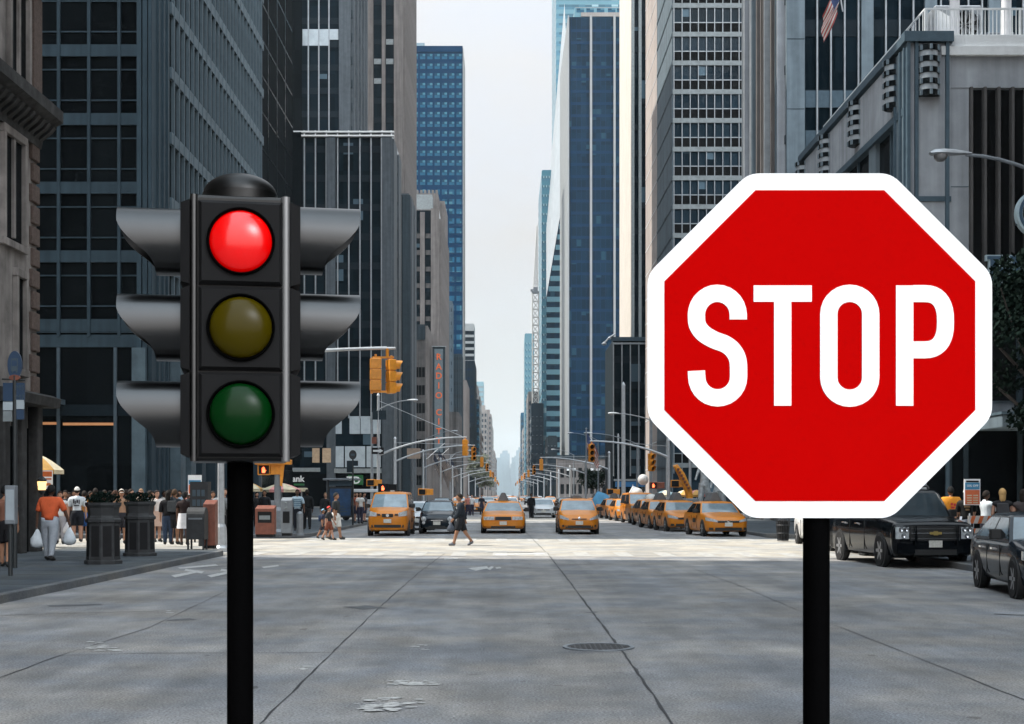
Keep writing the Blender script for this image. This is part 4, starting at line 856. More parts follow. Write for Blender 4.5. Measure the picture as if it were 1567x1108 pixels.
def catm(pts, n=8):
    r = []
    for i in range(len(pts)-1):
        p0, p1, p2, p3 = [Vector(pts[max(0,min(len(pts)-1,k))]) for k in (i-1,i,i+1,i+2)]
        for k in range(n):
            t = k/n; v = .5*((2*p1)+(p2-p0)*t+(2*p0-5*p1+4*p2-p3)*t*t+(3*p1-p0-3*p2+p3)*t**3); r.append((v.x, v.y))
    return r+[pts[-1]]
S = [(1129.5,489),(1129.5,482)]+arc(1097.5,482,32,33,0,180)[1:]+catm([(1065.5,482),(1067,497),(1076,510),(1092,520),(1110,527),(1122,537),(1129,552),(1130,577)])[1:]+arc(1098,577,32,32,0,-180)[1:]+[(1065.5,567.5)]
stroke(S, 26.5).build('letter', M['sheet_white'], ss)
b = MB(); b.box(qx(1153), qx(1242), -.003, 0, qz(462), qz(437)); b.box(qx(1184.3), qx(1210.7), -.003, 0, qz(621), qz(462)); b.build('letter', M['sheet_white'], ss)
O = arc(1300,480.5,32,31.5,0,180)+arc(1300,578,32,31.5,180,360); O.append(O[0]); stroke(O, 26.5).build('letter', M['sheet_white'], ss)
b = stroke([(1384,621),(1384,437)], 26.5)
b2 = stroke([(1397.3,449.5)]+arc(1414,492.5,32.5,43,90,-90,18,.8)+[(1397.3,535.5)], 26.0); n = len(b.v); b.v += b2.v; b.f += [tuple(i+n for i in f) for f in b2.f]; b.m += b2.m
b.build('letter', M['sheet_white'], ss)
# ------------------------------------------------------------------ street furniture
M['sig_red'] = mat('lit_red_signal', (.8,.05,.02), emit=(1,.12,.04), estr=2.0)
M['brown'] = mat('brown_red_metal', (.16,.05,.03), .5, var=.3, scale=6)
M['orange'] = mat('orange_red_plastic', (.52,.12,.03), .5, var=.15)
M['navy'] = mat('navy_panel', (.02,.045,.09), .4)
def signal_head(root, x, y, z, rz=0, h=1.05, name='signal_head'):
    """three-section yellow head with visors; hangs from its top at (x, y, z); faces -y before turning"""
    e = bpy.data.objects.new(name, None); COL.objects.link(e); e.parent = root; e.location = (x, y, z); e.rotation_euler = (0,0,rz); e.empty_display_size = .2
    b = MB(); k = h/3
    for i in range(3): b.box(-.17,.17,-.1,.12,-h+i*k+.012,-h+(i+1)*k-.012)
    b.box(-.13,.13,-.07,.1,-h,0); b.tube([(0,0,0),(0,0,.12)], .04, 8); b.build('signal_housing', M['yel'], e, bevel=.02)
    b = MB()
    for i in range(3):
        zc = -h+(i+.5)*k; n = 14; r0 = []; r1 = []; q0 = []; q1 = []
        for j in range(n+1):
            a = R(-50+280*j/n); r0.append((.15*math.cos(a),-.1,zc+.15*math.sin(a))); L = .26*(.55+.45*max(0,math.sin(a)))
            r1.append((.15*math.cos(a),-.1-L,zc+.15*math.sin(a))); q1.append((.14*math.cos(a),-.1-L,zc+.14*math.sin(a))); q0.append((.14*math.cos(a),-.1,zc+.14*math.sin(a)))
        b.rings([r0,r1,q1,q0], cap=False, closed=False)
    b.build('signal_visor', M['yel'], e, smooth=40)
    b = MB()
    for i in range(3): b.lathe([(.135,0),(.12,-.02),(.001,-.035)], (0,-.1,-h+(i+.5)*k), 14, 'y')
    b.build('signal_lens', M['blackm'], e); return e
def arm_pole(name, label, x, y, tip_dx, hgt, z_arm0, z_arm1, heads, group=None, pole_r=.10, ped=True, base=True, m='steel', wire=True):
    t = thing(name, label, 'signal pole', (x, y, 0), 0, group)
    b = MB(); b.tube([(0,0,0),(0,0,hgt)], [pole_r*1.15, pole_r*.8], 12); b.lathe([(pole_r*1.1,0),(.09,.12),(.01,.2)], (0,0,hgt), 10); b.build('pole', M[m], t, smooth=40)
    if base: b = MB(); b.lathe([(.28,0),(.28,.12),(.2,.2),(.17,.75),(.13,.85)], (0,0,0), 8); b.build('pole_base', M[m], t)
    n = 12; pts = []
    for i in range(n+1): u = i/n; pts.append((tip_dx*u, 0, z_arm0+(z_arm1-z_arm0)*(1-(1-u)**2.2)))
    b = MB(); b.tube(pts, [.075-.035*i/n for i in range(n+1)], 8); b.build('mast_arm', M[m], t, smooth=40)
    if wire: b = MB(); b.tube([(0,0,hgt-.3),(tip_dx*.95,0,z_arm1+.05)], .014, 5); b.build('guy_wire', M[m], t)
    for u, rz in heads:
        i = u*n; a = pts[int(min(i, n-1))]; c = pts[int(min(i, n-1))+1]; f_ = i-int(min(i,n-1))
        signal_head(t, a[0]+(c[0]-a[0])*f_, -.02, a[2]+(c[2]-a[2])*f_-.16, rz)
    return t
def ped_signal(label, x, y, z, m='yel', lit=True, rz=0, group='pedestrian signals', two=True):
    t = thing('pedestrian_signal', label, 'signal', (x, y, z), rz, group)
    b = MB(); b.box(-.26,.26,0,.22,0,.44); b.build('signal_case', M[m], t, bevel=.02)
    b = MB(); b.box(-.21,.21,-.02,.01,.05,.39); b.build('signal_face', M['blackm'], t)
    if lit:
        hnd = MB()                                       # raised hand: palm, four fingers and thumb
        hnd.box(-.07,.05,-.034,-.015,.09,.22); 
        for i in range(4): hnd.box(-.07+i*.031,-.07+i*.031+.022,-.033,-.015,.22,.30+(.03 if i in (1,2) else 0))
        hnd.quad([(.05,-.034,.12),(.10,-.034,.19),(.085,-.034,.215),(.05,-.034,.17)]); hnd.build('hand_symbol', M['sig_red'], t)
    if two: b = MB(); b.box(.27,.72,.02,.24,.02,.42); b.build('side_case', M[m], t, bevel=.02)
    return t
# near left mast arm (pole stands on the pavement corner)
t = arm_pole('mast_arm_signal', 'grey mast arm over the near crossing carrying the two big yellow signal heads', -8.75, 43, 5.35, 6.4, 5.75, Zh(533,43), [], wire=True)
hz_ = Zh(540,43); e = bpy.data.objects.new('hanger', None)
b = MB(); xh = 5.1; b.tube([(xh,0,Zh(533,43)),(xh,0,hz_-.15)], .05, 8); b.box(xh-.45,xh+.2,-.04,.04,hz_-.17,hz_-.11); b.box(xh-.5,xh+.15,-.04,.04,hz_-1.22,hz_-1.16); b.tube([(xh-.48,0,hz_-.15),(xh-.48,0,hz_-1.25)], .035, 8); b.build('signal_bracket', M['yel'], t)
signal_head(t, xh+.12, 0, hz_-.2, R(118)); signal_head(t, xh-.36, .0, hz_-.16, R(190), 1.0)
# mast arms further down the avenue
t = arm_pole('mast_arm_signal', 'tall silver mast arm pole by the tan stone hall, second on the left side', X(579,91.5), 91.5, X(714,91.5)-X(579,91.5), Zh(606,91.5), Zh(697,91.5), Zh(669,91.5), [(.985, R(165))])
b = MB(); b.box(-.38,.52,-.08,-.04,Zh(640,91.5)-.1,Zh(640,91.5)+.5); b.build('street_name_plate', M['pier_dark'], t)
ow = MB(); ow.box(-.42,.36,-.09,-.05,Zh(695,91.5),Zh(685,91.5)); ow.build('one_way_plate', M['blackm'], t)
ow = MB(); z_ = Zh(690,91.5); ow.box(-.34,.1,-.1,-.085,z_-.06,z_+.06); ow.quad([(.08,-.1,z_-.15),(.32,-.1,z_),(.08,-.1,z_+.15)]); ow.build('one_way_arrow', M['white'], t)
b = MB(); b.box(-.42,-.12,-.1,.15,Zh(679,91.5),Zh(669,91.5)); b.build('red_lamp_case', M['brown'], t)
ORD = ['nearest','second','third','fourth','fifth','sixth','seventh','farthest']
la = [(112,-8.9,6.2),(150,-8.9,6.4),(190,-8.9,6.6),(232,-8.9,6.4),(275,-8.9,6.8),(330,-8.9,6.5),(400,-8.9,6.5),(470,-8.9,6.5)]
for i, (y, x, h) in enumerate(la):
    arm_pole('mast_arm_signal', f'silver mast arm with a yellow head over the far avenue, {ORD[i]} of the left row', x, y, 6.4, h, h-1.8, h-.5, [(.98, R(170 if i % 2 else 20))], 'far mast arms on the left', base=False, pole_r=.13)
t = arm_pole('mast_arm_signal', 'silver mast arm pole with two yellow heads beside the grey office block on the right', X(1023,82), 82, -4.6, Zh(675,82), Zh(700,82), Zh(675,82), [(.98, R(12)),(.22, R(30))])
ra = [(130,9.5,5.6),(170,9.6,5.8),(212,9.6,6.0),(258,9.6,6.2),(305,9.6,6.4),(360,9.6,6.4),(430,9.6,6.5),(500,9.6,6.5)]
for i, (y, x, h) in enumerate(ra):
    arm_pole('mast_arm_signal', f'silver mast arm with a yellow head over the far avenue, {ORD[i]} of the right row', x, y, -6.4, h, h-1.5, h-.4, [(.98, R(15 if i % 2 else 175))], 'far mast arms on the right', base=False, pole_r=.13)
# cobra-head street lamps
def cobra(name, label, x, y, dx, h, group=None, L=.75, pole=True, rise=.9):
    t = thing(name, label, 'street lamp', (x, y, 0), 0, group)
    if pole: b = MB(); b.tube([(0,0,0),(0,0,h-rise+.1)], [.11,.07], 10); b.build('pole', M['steeld'], t, smooth=40)
    s = 1 if dx > 0 else -1; pts = [(dx*i/10, 0, h-rise*(1-i/10)**1.8) for i in range(11)]
    b = MB(); b.tube(pts, [.045-.015*i/10 for i in range(11)], 8); b.build('lamp_arm', M['steeld'], t, smooth=40)
    b = MB(); pr = [(0,.035,.03),(.12,.06,.055),(.3,.085,.09),(.5,.13,.10),(.66,.13,.085),(.74,.07,.04)]; n = 12; rg = []
    for u, wy, hz2 in pr: rg.append([(dx+s*(u-.1)*L/.75, wy*math.cos(2*math.pi*j/n), h+.02+(hz2*.9*math.sin(2*math.pi*j/n) if math.sin(2*math.pi*j/n) > 0 else hz2*.35*math.sin(2*math.pi*j/n))) for j in range(n)])
    b.rings(rg); b.build('lamp_head', M['steel'], t, smooth=50)
    b = MB(); b.lathe([(.12,0),(.115,-.06),(.07,-.11),(.002,-.125)], (dx+s*.45*L/.75,0,h), 14); b.build('lamp_lens', mat('lamp_glass', (.2,.2,.2), .15, spec=.6), t, smooth=50)
    return t
cobra('street_lamp', 'cobra-head street lamp reaching in from the right edge over the louvres', 11.2, 25, X(1478,25)-11.2, Zh(237,25), rise=1.5)
cobra('street_lamp', 'cobra-head street lamp on the right, its arm level above the mast arm with two heads', 10.9, 95, X(945,95)-10.9, Zh(633,95))
cobra('street_lamp', 'cobra-head street lamp left of the slim silver post on the right', 11.0, 118, X(905,118)-11.0, Zh(663,118))
for i, (x, y, dx, h) in enumerate(((-9.2,96,2.5,8.2),(-9.2,160,3.0,9),(10.8,165,-3,9),(10.8,225,-3,9),(-9.2,230,3.0,9))): cobra('street_lamp', ['small cobra-head lamp above the left kerb by the second crossing','small cobra-head lamp midway down the left kerb','small cobra-head lamp above the right kerb, nearer of two','small cobra-head lamp above the right kerb, farther of two','smallest cobra-head lamp far down the left kerb'][i], x, y, dx, h, 'distant cobra-head lamps')
def post(name, label, cat, x, y, h, r, m, group=None):
    t = thing(name, label, cat, (x, y, 0), 0, group); b = MB(); b.tube([(0,0,0),(0,0,h)], [r, r*.8], 12); b.lathe([(r,0),(r*.5,.2),(.01,.3)], (0,0,h), 8); b.build('pole', M[m], t, smooth=40); b = MB(); b.lathe([(r*2,0),(r*2,.1),(r*1.3,.3)], n=10); b.build('pole_base', M[m], t); return t
post('tall_post', 'tall pale pole rising in front of the low dark mullioned block', 'pole', X(954,110), 110, Zh(590,110), .17, 'steel')
post('tall_post', 'slim grey pole left of the tall pale pole', 'pole', X(946,128), 128, Zh(668,128), .10, 'steel')
post('tall_post', 'grey pole standing right of the yellow crane arm', 'pole', X(1056,84), 84, Zh(690,84), .10, 'steel')
post('tall_post', 'grey pole behind the two-headed mast arm', 'pole', X(996,98), 98, Zh(640,98), .13, 'steeld')
# globe lamp
t = thing('globe_lamp', 'black post with a single white globe behind the taxi row', 'street lamp', (X(984,90), 90, 0))
b = MB(); b.tube([(0,0,0),(0,0,Zh(745,90))], .09, 10); b.lathe([(.18,0),(.14,.5),(.09,.7)], n=10); b.build('pole', M['darkpole'], t, smooth=40)
b = MB(); b.lathe([(.35*math.sin(a)+.001, -.35*math.cos(a)) for a in [math.pi*i/12 for i in range(13)]], (0,0,Zh(734,90)), 18); b.build('globe', mat('milky_globe', (.5,.5,.49), .3), t, smooth=80)
# pedestrian signals
def ped_pole(label, px, y, h, m='steeld', r=.09):
    t = thing('signal_post', label, 'signal post', (X(px,y), y, .15)); b = MB(); b.tube([(0,0,0),(0,0,h)], [r*1.2, r], 12); b.build('pole', M[m], t, smooth=40)
    b = MB(); b.lathe([(.36,0),(.36,.08),(.27,.2),(.24,.95),(.14,1.1)], n=8); b.build('pole_base', M[m], t); return t
ped_pole('thick grey signal post with a flared base at the left street corner', 425, 57.5, 4.2, r=.125)
ped_signal('yellow pedestrian signal with a lit red hand on the thick grey post', X(400,57.3)+.1, 57.3, Zh(727,57.3), m='yel')
t = thing('louvred_signal', 'orange louvred signal back hanging above the red hand signal', 'signal', (X(418,57.2), 57.2, Zh(711,57.2))); b = MB(); b.box(-.75,.75,-.1,.2,0,.2); b.build('signal_case', M['yel'], t, bevel=.03); b = MB(); b.quad([(.28,0,0),(.46,0,0),(.36,0,-.9),(.28,0,-.85)]); b.quad([(.28,.04,0),(.46,.04,0),(.36,.04,-.9),(.28,.04,-.85)]); b.build('bracket', M['yel'], t)
ped_signal('orange pedestrian signal pair at the foot of the one-way pole', X(567,90), 90, Zh(744,90), lit=False)
ped_signal('dark pedestrian signal with a lit red hand right above the yellow van', X(586,74), 74, Zh(753,74), m='blackm', two=True)
ped_signal('small orange pedestrian signal between the van and the dark car', X(646,92), 92, Zh(758,92), lit=False, two=True)
ped_signal('orange pedestrian signal left of the globe lamp', X(934,105), 105, Zh(757,105), lit=False)
ped_signal('reddish pedestrian signal right of the globe lamp', X(1000,90), 90, Zh(748,90), m='brown', lit=True)
ped_signal('big orange pedestrian signal left of the yellow crane arm', X(1032,82), 81.6, Zh(746,81.6), lit=False)
# left pavement: planters with shrubs
M['planter'] = mat('dark_planter_metal', (.034,.036,.038), .6, spec=.25, var=.25, scale=5, bump=.1)
M['leafd'] = mat('dark_leaf', (.007,.014,.011), .8, spec=.03, var=.4, scale=4)
M['leaf'] = mat('green_leaf', (.025,.05,.03), .6, spec=.3, var=.4, scale=3)
M['leaft'] = mat('dusty_leaf', (.10,.11,.075), .6, spec=.3, var=.3, scale=3)
def leaves(b, c, rad, n, size, rnd, m=0, shell=.35):
    for i in range(n):
        while True:
            v = Vector((rnd.uniform(-1,1), rnd.uniform(-1,1), rnd.uniform(-1,1)))
            if shell < v.length < 1: break
        p = Vector(c)+Vector((v.x*rad[0], v.y*rad[1], v.z*rad[2])); a = Vector((rnd.gauss(0,1), rnd.gauss(0,1), rnd.gauss(0,1))).normalized(); u = a.orthogonal().normalized(); w_ = a.cross(u); s = size*rnd.uniform(.6,1.4)
        b.quad([p-u*s, p+w_*s*.45, p+u*s, p-w_*s*.45], m)
def planter(px, base, label):
    y = G(base)*(EYE-.15)/EYE; x = X(px, y); t = thing('planter', label, 'planter', (x, y, .15), R(8), 'round-lipped planters'); n = 8
    b = MB(); b.lathe([(.43,0),(.43,.08),(.385,.1),(.37,.95),(.41,.97),(.41,1.03),(.37,1.06),(.345,1.12),(.365,1.3),(.41,1.36),(.41,1.42),(.36,1.42),(.33,1.3)], n=8); b.build('pot', M['planter'], t)
    b = MB()
    for k in range(8):
        a = math.pi/8+k*math.pi/4; c, s = math.cos(a)*.355, math.sin(a)*.355; tx, ty = -math.sin(a)*.1, math.cos(a)*.1
        b.quad([(c-tx,s-ty,.18),(c+tx,s+ty,.18),(c*.98+tx,s*.98+ty,.88),(c*.98-tx,s*.98-ty,.88)])
    b.build('relief_panel', M['blackm'], t)
    b = MB(); rr = random.Random(int(px)); leaves(b, (0,0,1.5), (.40,.40,.17), 700, .04, rr); b.build('shrub', M['leafd'], t); return t
planter(158, 863, 'dark octagonal planter with a low shrub, the nearer one by the kerb'); planter(214, 851, 'dark octagonal planter with a low shrub, the farther one by the kerb')
# bus stop: pole with round sign and panels
y = 27.6; t = thing('timetable_post', 'thin black post with a pale bus timetable box at the left edge', 'bus stop', (X(16,y), y, .15))
b = MB(); b.tube([(0,0,0),(0,0,1.65)], .045, 10); b.build('post', M['darkpole'], t, smooth=40)
b = MB(); b.box(-.085,.12,-.09,.09,1.02,1.78); b.build('timetable_box', M['steeld'], t, bevel=.015)
b = MB(); b.box(-.06,.1,-.1,-.088,1.1,1.7); b.build('timetable_sheet', M['pale_panel'], t)
y = 30.5; t = thing('bus_stop_sign', 'dark bus stop pole with an oval bus emblem and blue route panels', 'bus stop', (X(23,y), y, .15))
b = MB(); b.tube([(0,0,0),(0,0,Zh(575,y)-.15)], .05, 10); b.build('pole', M['darkpole'], t, smooth=40)
b = MB(); n = 28; zc = Zh(559,y)-.15; pl = [(.155*math.cos(2*math.pi*j/n), zc+.31*math.sin(2*math.pi*j/n)) for j in range(n)]; b.prism_y(pl, -.03, .03); b.build('oval_plate', M['navy'], t)
b = MB(); b.box(-.075,.075,-.04,-.028,zc-.12,zc+.15); b.box(-.06,-.03,-.04,-.028,zc-.16,zc-.12); b.box(.03,.06,-.04,-.028,zc-.16,zc-.12); b.build('bus_emblem', M['mulld'], t)
b = MB(); b.box(-.055,.055,-.046,-.038,zc-.02,zc+.1); b.build('emblem_window', M['navy'], t)
b = MB(); b.prism_y([(.12*math.cos(2*math.pi*j/n), zc-.27+.06*math.sin(2*math.pi*j/n)) for j in range(n)], -.045, .02); b.build('red_band', M['brown'], t)
for k, (a, c, d, e_, m_) in enumerate(((5,22,586,615,'navy'),(25,38,586,612,'navy'),(5,20,614,628,'pale_panel'),(25,37,612,626,'pale_panel'),(5,19,629,645,'spand_l'),(25,37,627,642,'navy'))):
    b = MB(); b.box((a-23)*y/F,(c-23)*y/F,-.02-.01*(k % 2),.02,Zh(e_,y)-.15,Zh(d,y)-.15); b.build('route_panel', M[m_], t)
b = MB(); b.tube([(-.28,0,Zh(580,y)-.15),(.22,0,Zh(582,y)-.15)], .02, 6); b.build('scroll_bracket', M['darkpole'], t)
for tx, px_, py_ in (('M5',31,593),('M7',31,608)): lettering('route_number', tx, .16, .004, M['mulld'], t, ((px_-23)*y/F, -.036, Zh(py_+4,y)-.15))
# hot dog umbrella stall
M['umb_y'] = mat('umbrella_yellow', (.50,.27,.06), .7, var=.25, scale=4); M['umb_b'] = mat('umbrella_print', (.16,.24,.27), .7, var=.5, scale=7); M['umb_w'] = mat('umbrella_cream', (.60,.52,.36), .7, var=.2, scale=5); M['umb_p'] = mat('umbrella_pink', (.62,.26,.24), .7, var=.2, scale=5)
def umbrella(label, x, y, z, r, h, pole, mats, group=None, n=8):
    t = thing('umbrella', label, 'umbrella', (x, y, pole[0]), R(15), group)
    for i in range(n):
        b = MB(); a0, a1 = 2*math.pi*i/n, 2*math.pi*(i+1)/n; K = 5; rg = []
        for k in range(K+1): u = k/K; rr = r*u; zz = z-pole[0]+h*(1-u**1.5); rg.append([(rr*math.cos(a0), rr*math.sin(a0), zz), (rr*.97*math.cos((a0+a1)/2), rr*.97*math.sin((a0+a1)/2), zz-.02*u), (rr*math.cos(a1), rr*math.sin(a1), zz)])
        b.rings(rg, cap=False, closed=False)
        b.quad([(r*math.cos(a0),r*math.sin(a0),z-pole[0]),(r*math.cos(a1),r*math.sin(a1),z-pole[0]),(r*math.cos(a1),r*math.sin(a1),z-pole[0]-.14),(r*math.cos(a0),r*math.sin(a0),z-pole[0]-.14)])
        b.build('gore', M[mats[i % len(mats)]], t)
    b = MB(); b.tube([(0,0,0),(0,0,z-pole[0]+h)], .025, 8); b.build('pole', M['steel'], t)
    for i in range(n): a = 2*math.pi*i/n; q = MB(); q.tube([(0,0,z-pole[0]+h*.9),(r*.95*math.cos(a),r*.95*math.sin(a),z-pole[0]+.02)], .008, 4); q.build('rib', M['blackm'], t)
    return t
y = 46.5; umbrella('yellow and blue printed food umbrella beside the stone building', X(52,y), y, Zh(719,y), .95, .55, (.15,), ['umb_y','umb_b','umb_y','umb_w'])
b = MB(); b.box(-.17,.17,-.01,.01,-.6,0); pt = thing('menu_banner', 'hanging menu card with a hot dog picture under the printed umbrella', 'banner', (X(84,y), y-.75, Zh(720,y-.75))); b.build('card', M['sheet_white'], pt)
b = MB(); b.lathe([(.001,-.12),(.04,-.1),(.05,0),(.04,.1),(.001,.12)], (0,-.02,-.45), 10, 'x'); b.build('picture', mat('bun_orange', (.55,.18,.05), .6), pt, smooth=50)
b = MB(); b.box(-.13,.13,-.016,0,-.3,-.25); b.box(-.15,.15,-.018,0,-.2,-.03); b.build('picture_band', M['orange'], pt)
t = thing('food_cart', 'steel food cart with stacked fruit under the printed umbrella', 'food cart', (X(52,46.8), 46.8, .15)); b = MB(); b.box(-.9,.75,-.4,.4,.35,1.05); b.build('cart_body', M['steeld'], t, bevel=.04)
b = MB(); b.box(-.85,.7,-.35,.35,1.05,1.1); b.build('cart_top', M['steel'], t)
for u in (-.6,.5): b = MB(); b.lathe([(.22,-.03),(.25,-.02),(.25,.02),(.22,.03)], (u,-.43,.25), 16, 'y'); b.build('wheel', M['blackm'], t)
for i in range(4): b = MB(); leaves(b, (-.6+i*.35,-.1,1.28), (.22,.2,.2), 120, .05, random.Random(i)); b.build('produce', M[('leaf','umb_y','leaft','leafd')[i]], t)
y = 70; umbrella('pink and cream striped food umbrella behind the thick grey signal post', X(431,y), y, Zh(749,y), .95, .32, (.15,), ['umb_w','umb_p'])
y = 72; umbrella('cream food umbrella at the left, half hidden by the black pole', X(384,y), y, Zh(748,y), .6, .3, (.15,), ['umb_w','umb_y'])
def cart(label, x, y, L, m):
    t = thing('food_cart', label, 'food cart', (x, y, .15)); b = MB(); b.box(-L/2,L/2,-.5,.5,.4,1.3); b.build('cart_body', M['steel'], t, bevel=.04); b = MB(); b.box(-L/2-.1,L/2+.1,-.55,.5,1.75,1.95); b.build('cart_awning', M[m], t, bevel=.03)
    for u in (-L/2+.1, L/2-.1): q = MB(); q.box(u-.03,u+.03,-.45,-.39,1.3,1.76); q.build('cart_post', M['steel'], t); q = MB(); q.lathe([(.2,-.04),(.24,-.02),(.24,.02),(.2,.04)], (u*.7,-.53,.24), 14, 'y'); q.build('wheel', M['blackm'], t)
    return t
cart('pale food cart with a cream awning behind the thick grey post', X(428,73), 73, 2.6, 'umb_w'); cart('white food cart with an awning left of the yellow van', X(555,88), 88, 3.0, 'white')
for i, (px, y, ms, lb) in enumerate(((1018,92,['umb_b','umb_w'],'blue and white food umbrella left of the yellow crane arm'),(1048,88,['umb_w','umb_y'],'cream food umbrella under the yellow crane arm'),(1066,86,['umb_p','umb_y'],'pink and yellow food umbrella right of the yellow crane arm'))): umbrella(lb, X(px,y), y, Zh(757,y), .75, .3, (.15,), ms)
# boxes on the left corner
def news_box(label, px, base, w_, h_, d_, m, door, slope=.12, cat='newspaper box', name='newspaper_box'):
    y = G(base)*(EYE-.15)/EYE; t = thing(name, label, cat, (X(px,y), y, .15)); b = MB(); b.prism_x([(0,.1),(d_,.1),(d_,h_),(0,h_-slope)], -w_/2, w_/2); b.build('box', M[m], t, bevel=.02)
    if door: b = MB(); b.box(-w_*.36,w_*.36,-.012,.01,h_*.45,h_*.8); b.build('window', M['blackm'], t); b = MB(); b.box(-w_*.28,w_*.28,-.02,-.008,h_*.55,h_*.68); b.build('paper', M['spand_l'], t)
    b = MB(); b.box(-w_/2+.03,w_/2-.03,.03,d_-.03,0,.1); b.build('foot', M['blackm'], t); return t
news_box('red-brown newspaper box with a slanted top beside the grey signal post', 405, 822, .72, 1.2, .5, 'brown', True)
news_box('dark red newspaper dispenser with orange top left of the black pole', 320, 840, .36, 1.45, .4, 'brown', False)
b = news_box('slim black payphone cabinet with a pale handset right of the signal post', 438, 820, .42, 1.5, .35, 'steeld', False, cat='payphone', name='payphone')
q = MB(); q.tube([(-.05,-.03,1.3),(.02,-.05,1.28),(.02,-.05,1.1),(-.05,-.03,1.06)], .025, 8); q.build('handset', M['spand_l'], b)
q = MB(); q.box(-.13,.13,-.02,0,.5,.95); q.build('phone_panel', M['blackm'], b)
y = G(841)*.914; t = thing('mailbox', 'dark mailbox on four legs with rounded top near the planters', 'mailbox', (X(302,y), y, .15)); b = MB(); pr = [(-.28,.3)]+[(-.28*math.cos(a), .95+.28*math.sin(a)) for a in [math.pi*i/10 for i in range(11)]]+[(.28,.3)]; b.prism_x(pr, -.26, .26); b.build('box', M['planter'], t)
for u in (-.22,.22):
    for v in (-.22,.22): q = MB(); q.box(u-.025,u+.025,v-.025,v+.025,0,.3); q.build('leg', M['planter'], t)
b = MB(); b.box(-.2,.2,-.3,-.27,.88,.93); b.build('slot_handle', M['steeld'], t)
y = G(836)*.914; t = thing('phone_kiosk', 'dark street phone booth with small notices behind the mailbox', 'payphone', (X(306,y), y, .15)); b = MB(); b.box(-.28,.28,-.15,.3,.9,2.0); b.tube([(0,.1,0),(0,.1,.9)], .07, 8); b.build('booth', M['planter'], t)
for i in range(6): q = MB(); q.box(-.2+.14*(i % 3),-.1+.14*(i % 3),-.165,-.145,1.25+.3*(i//3),1.45+.3*(i//3)); q.build('notice', M['mulld'], t)
def aboard(label, px, y, w_, z0, z1, cols):
    t = thing('poster_board', label, 'poster board', (X(px,y), y, .15)); b = MB(); b.tube([(0,.03,0),(0,.03,z0-.1)], .03, 6); b.build('stand', M['blackm'], t); b = MB(); b.box(-w_/2,w_/2,0,.05,z0-.15,z1-.15); b.build('board', M['sheet_white'], t)
    H = z1-z0
    for (a, c, m_) in cols: q = MB(); q.box(-w_/2+.02,w_/2-.02,-.008,.002,z0-.15+H*a,z0-.15+H*c); q.build('poster_band', m_ if not isinstance(m_, str) else M[m_], t)
    return t
M['poster_b'] = mat('poster_blue', (.06,.25,.42), .5, var=.1); M['poster_r'] = mat('poster_red_orange', (.62,.14,.05), .5, var=.15)
t = aboard('tall poster board with blue top and red-orange lower half above the barrier', 1488, 38, .43, Zh(773,38), Zh(733,38), [(.03,.58,'poster_r'),(.6,.86,'poster_b')])
for i in range(8): q = MB(); q.box(-.15+.17*(i % 2),-.02+.17*(i % 2),-.014,-.004,.55+.055*(i//2)*1.2+Zh(773,38)-.55-.1,.58+.055*(i//2)*1.2+Zh(773,38)-.55-.1); q.build('price_line', M['umb_w'], t)
lettering('poster_text', '50% OFF', .085, .004, M['sheet_white'], t, (0,-.012,Zh(745,38)-.15)); q = MB(); q.box(-.17,.17,-.01,.0,Zh(738,38)-.15,Zh(735.5,38)-.15); q.build('poster_title', M['blackm'], t)
aboard('small blue and white poster above the mailbox with an orange part below', 298, 47, .45, Zh(757,47), Zh(727,47), [(.05,.5,'poster_r'),(.52,.74,'poster_b')])
# bus shelter with lit blue advertising panel
y = 84; t = thing('bus_shelter', 'dark bus shelter with a blue advertising panel on the left pavement', 'bus shelter', (X(521,y), y, .15)); w_ = (X(541,y)-X(501,y))/2; zt = Zh(732,y)-.15
b = MB(); b.box(-w_-.25,w_+.3,-.3,1.6,zt-.12,zt); b.build('roof', M['steeld'], t, bevel=.03)
for u in (-w_+.04, w_-.04): q = MB(); q.box(u-.05,u+.05,-.1,.1,0,zt-.12); q.build('frame_post', M['planter'], t)
b = MB(); b.box(-w_+.1,w_-.1,-.06,.06,.25,zt-.5); b.build('advert_case', M['planter'], t); b = MB(); b.box(-w_+.16,w_-.16,-.075,-.05,.35,zt-.62); b.build('advert_poster', mat('deep_blue_poster', (.012,.05,.12), .35, var=.6, scale=2), t)
b = MB(); b.box(-w_+.1,w_-.1,-.07,.05,zt-.45,zt-.15); b.build('header', M['trim_b'], t)
for i in range(3): q = MB(); q.box(-.1,.42-.1*i,-.082,-.07,.55+.16*i,.62+.16*i); q.build('advert_line', M['mulld'], t)
y = 74; t = thing('round_sign_post', 'thin black post with a round dark emblem left of the bus shelter panel', 'street sign', (X(540,y), y, .15)); b = MB(); b.tube([(0,0,0),(0,0,Zh(700,y)-.15)], .045, 8); b.build('post', M['darkpole'], t)
b = MB(); n = 24; zc = Zh(696,y)-.15; b.prism_y([(.2*math.cos(2*math.pi*j/n), zc+.25*math.sin(2*math.pi*j/n)) for j in range(n)], -.05, -.02); b.build('round_plate', M['planter'], t); b = MB(); b.box(-.11,.11,-.06,-.045,zc-.05,zc+.06); b.build('emblem', M['mulld'], t)
b = MB(); b.box(-.32,.27,-.04,.04,Zh(713,y)-.15,Zh(705,y)-.15); b.box(-.32,.0,-.035,.035,Zh(723,y)-.15,Zh(713,y)-.15); b.build('route_panel', M['pier_dark'], t)
y = G(820)*.92; t = thing('bollard', 'short grey steel bollard on the left street corner', 'bollard', (X(459,y), y, .15)); b = MB(); b.tube([(0,0,0),(0,0,.85)], .13, 14); b.lathe([(.13,0),(.09,.07),(.01,.1)], (0,0,.85), 14); b.build('post', M['steeld'], t, smooth=40)
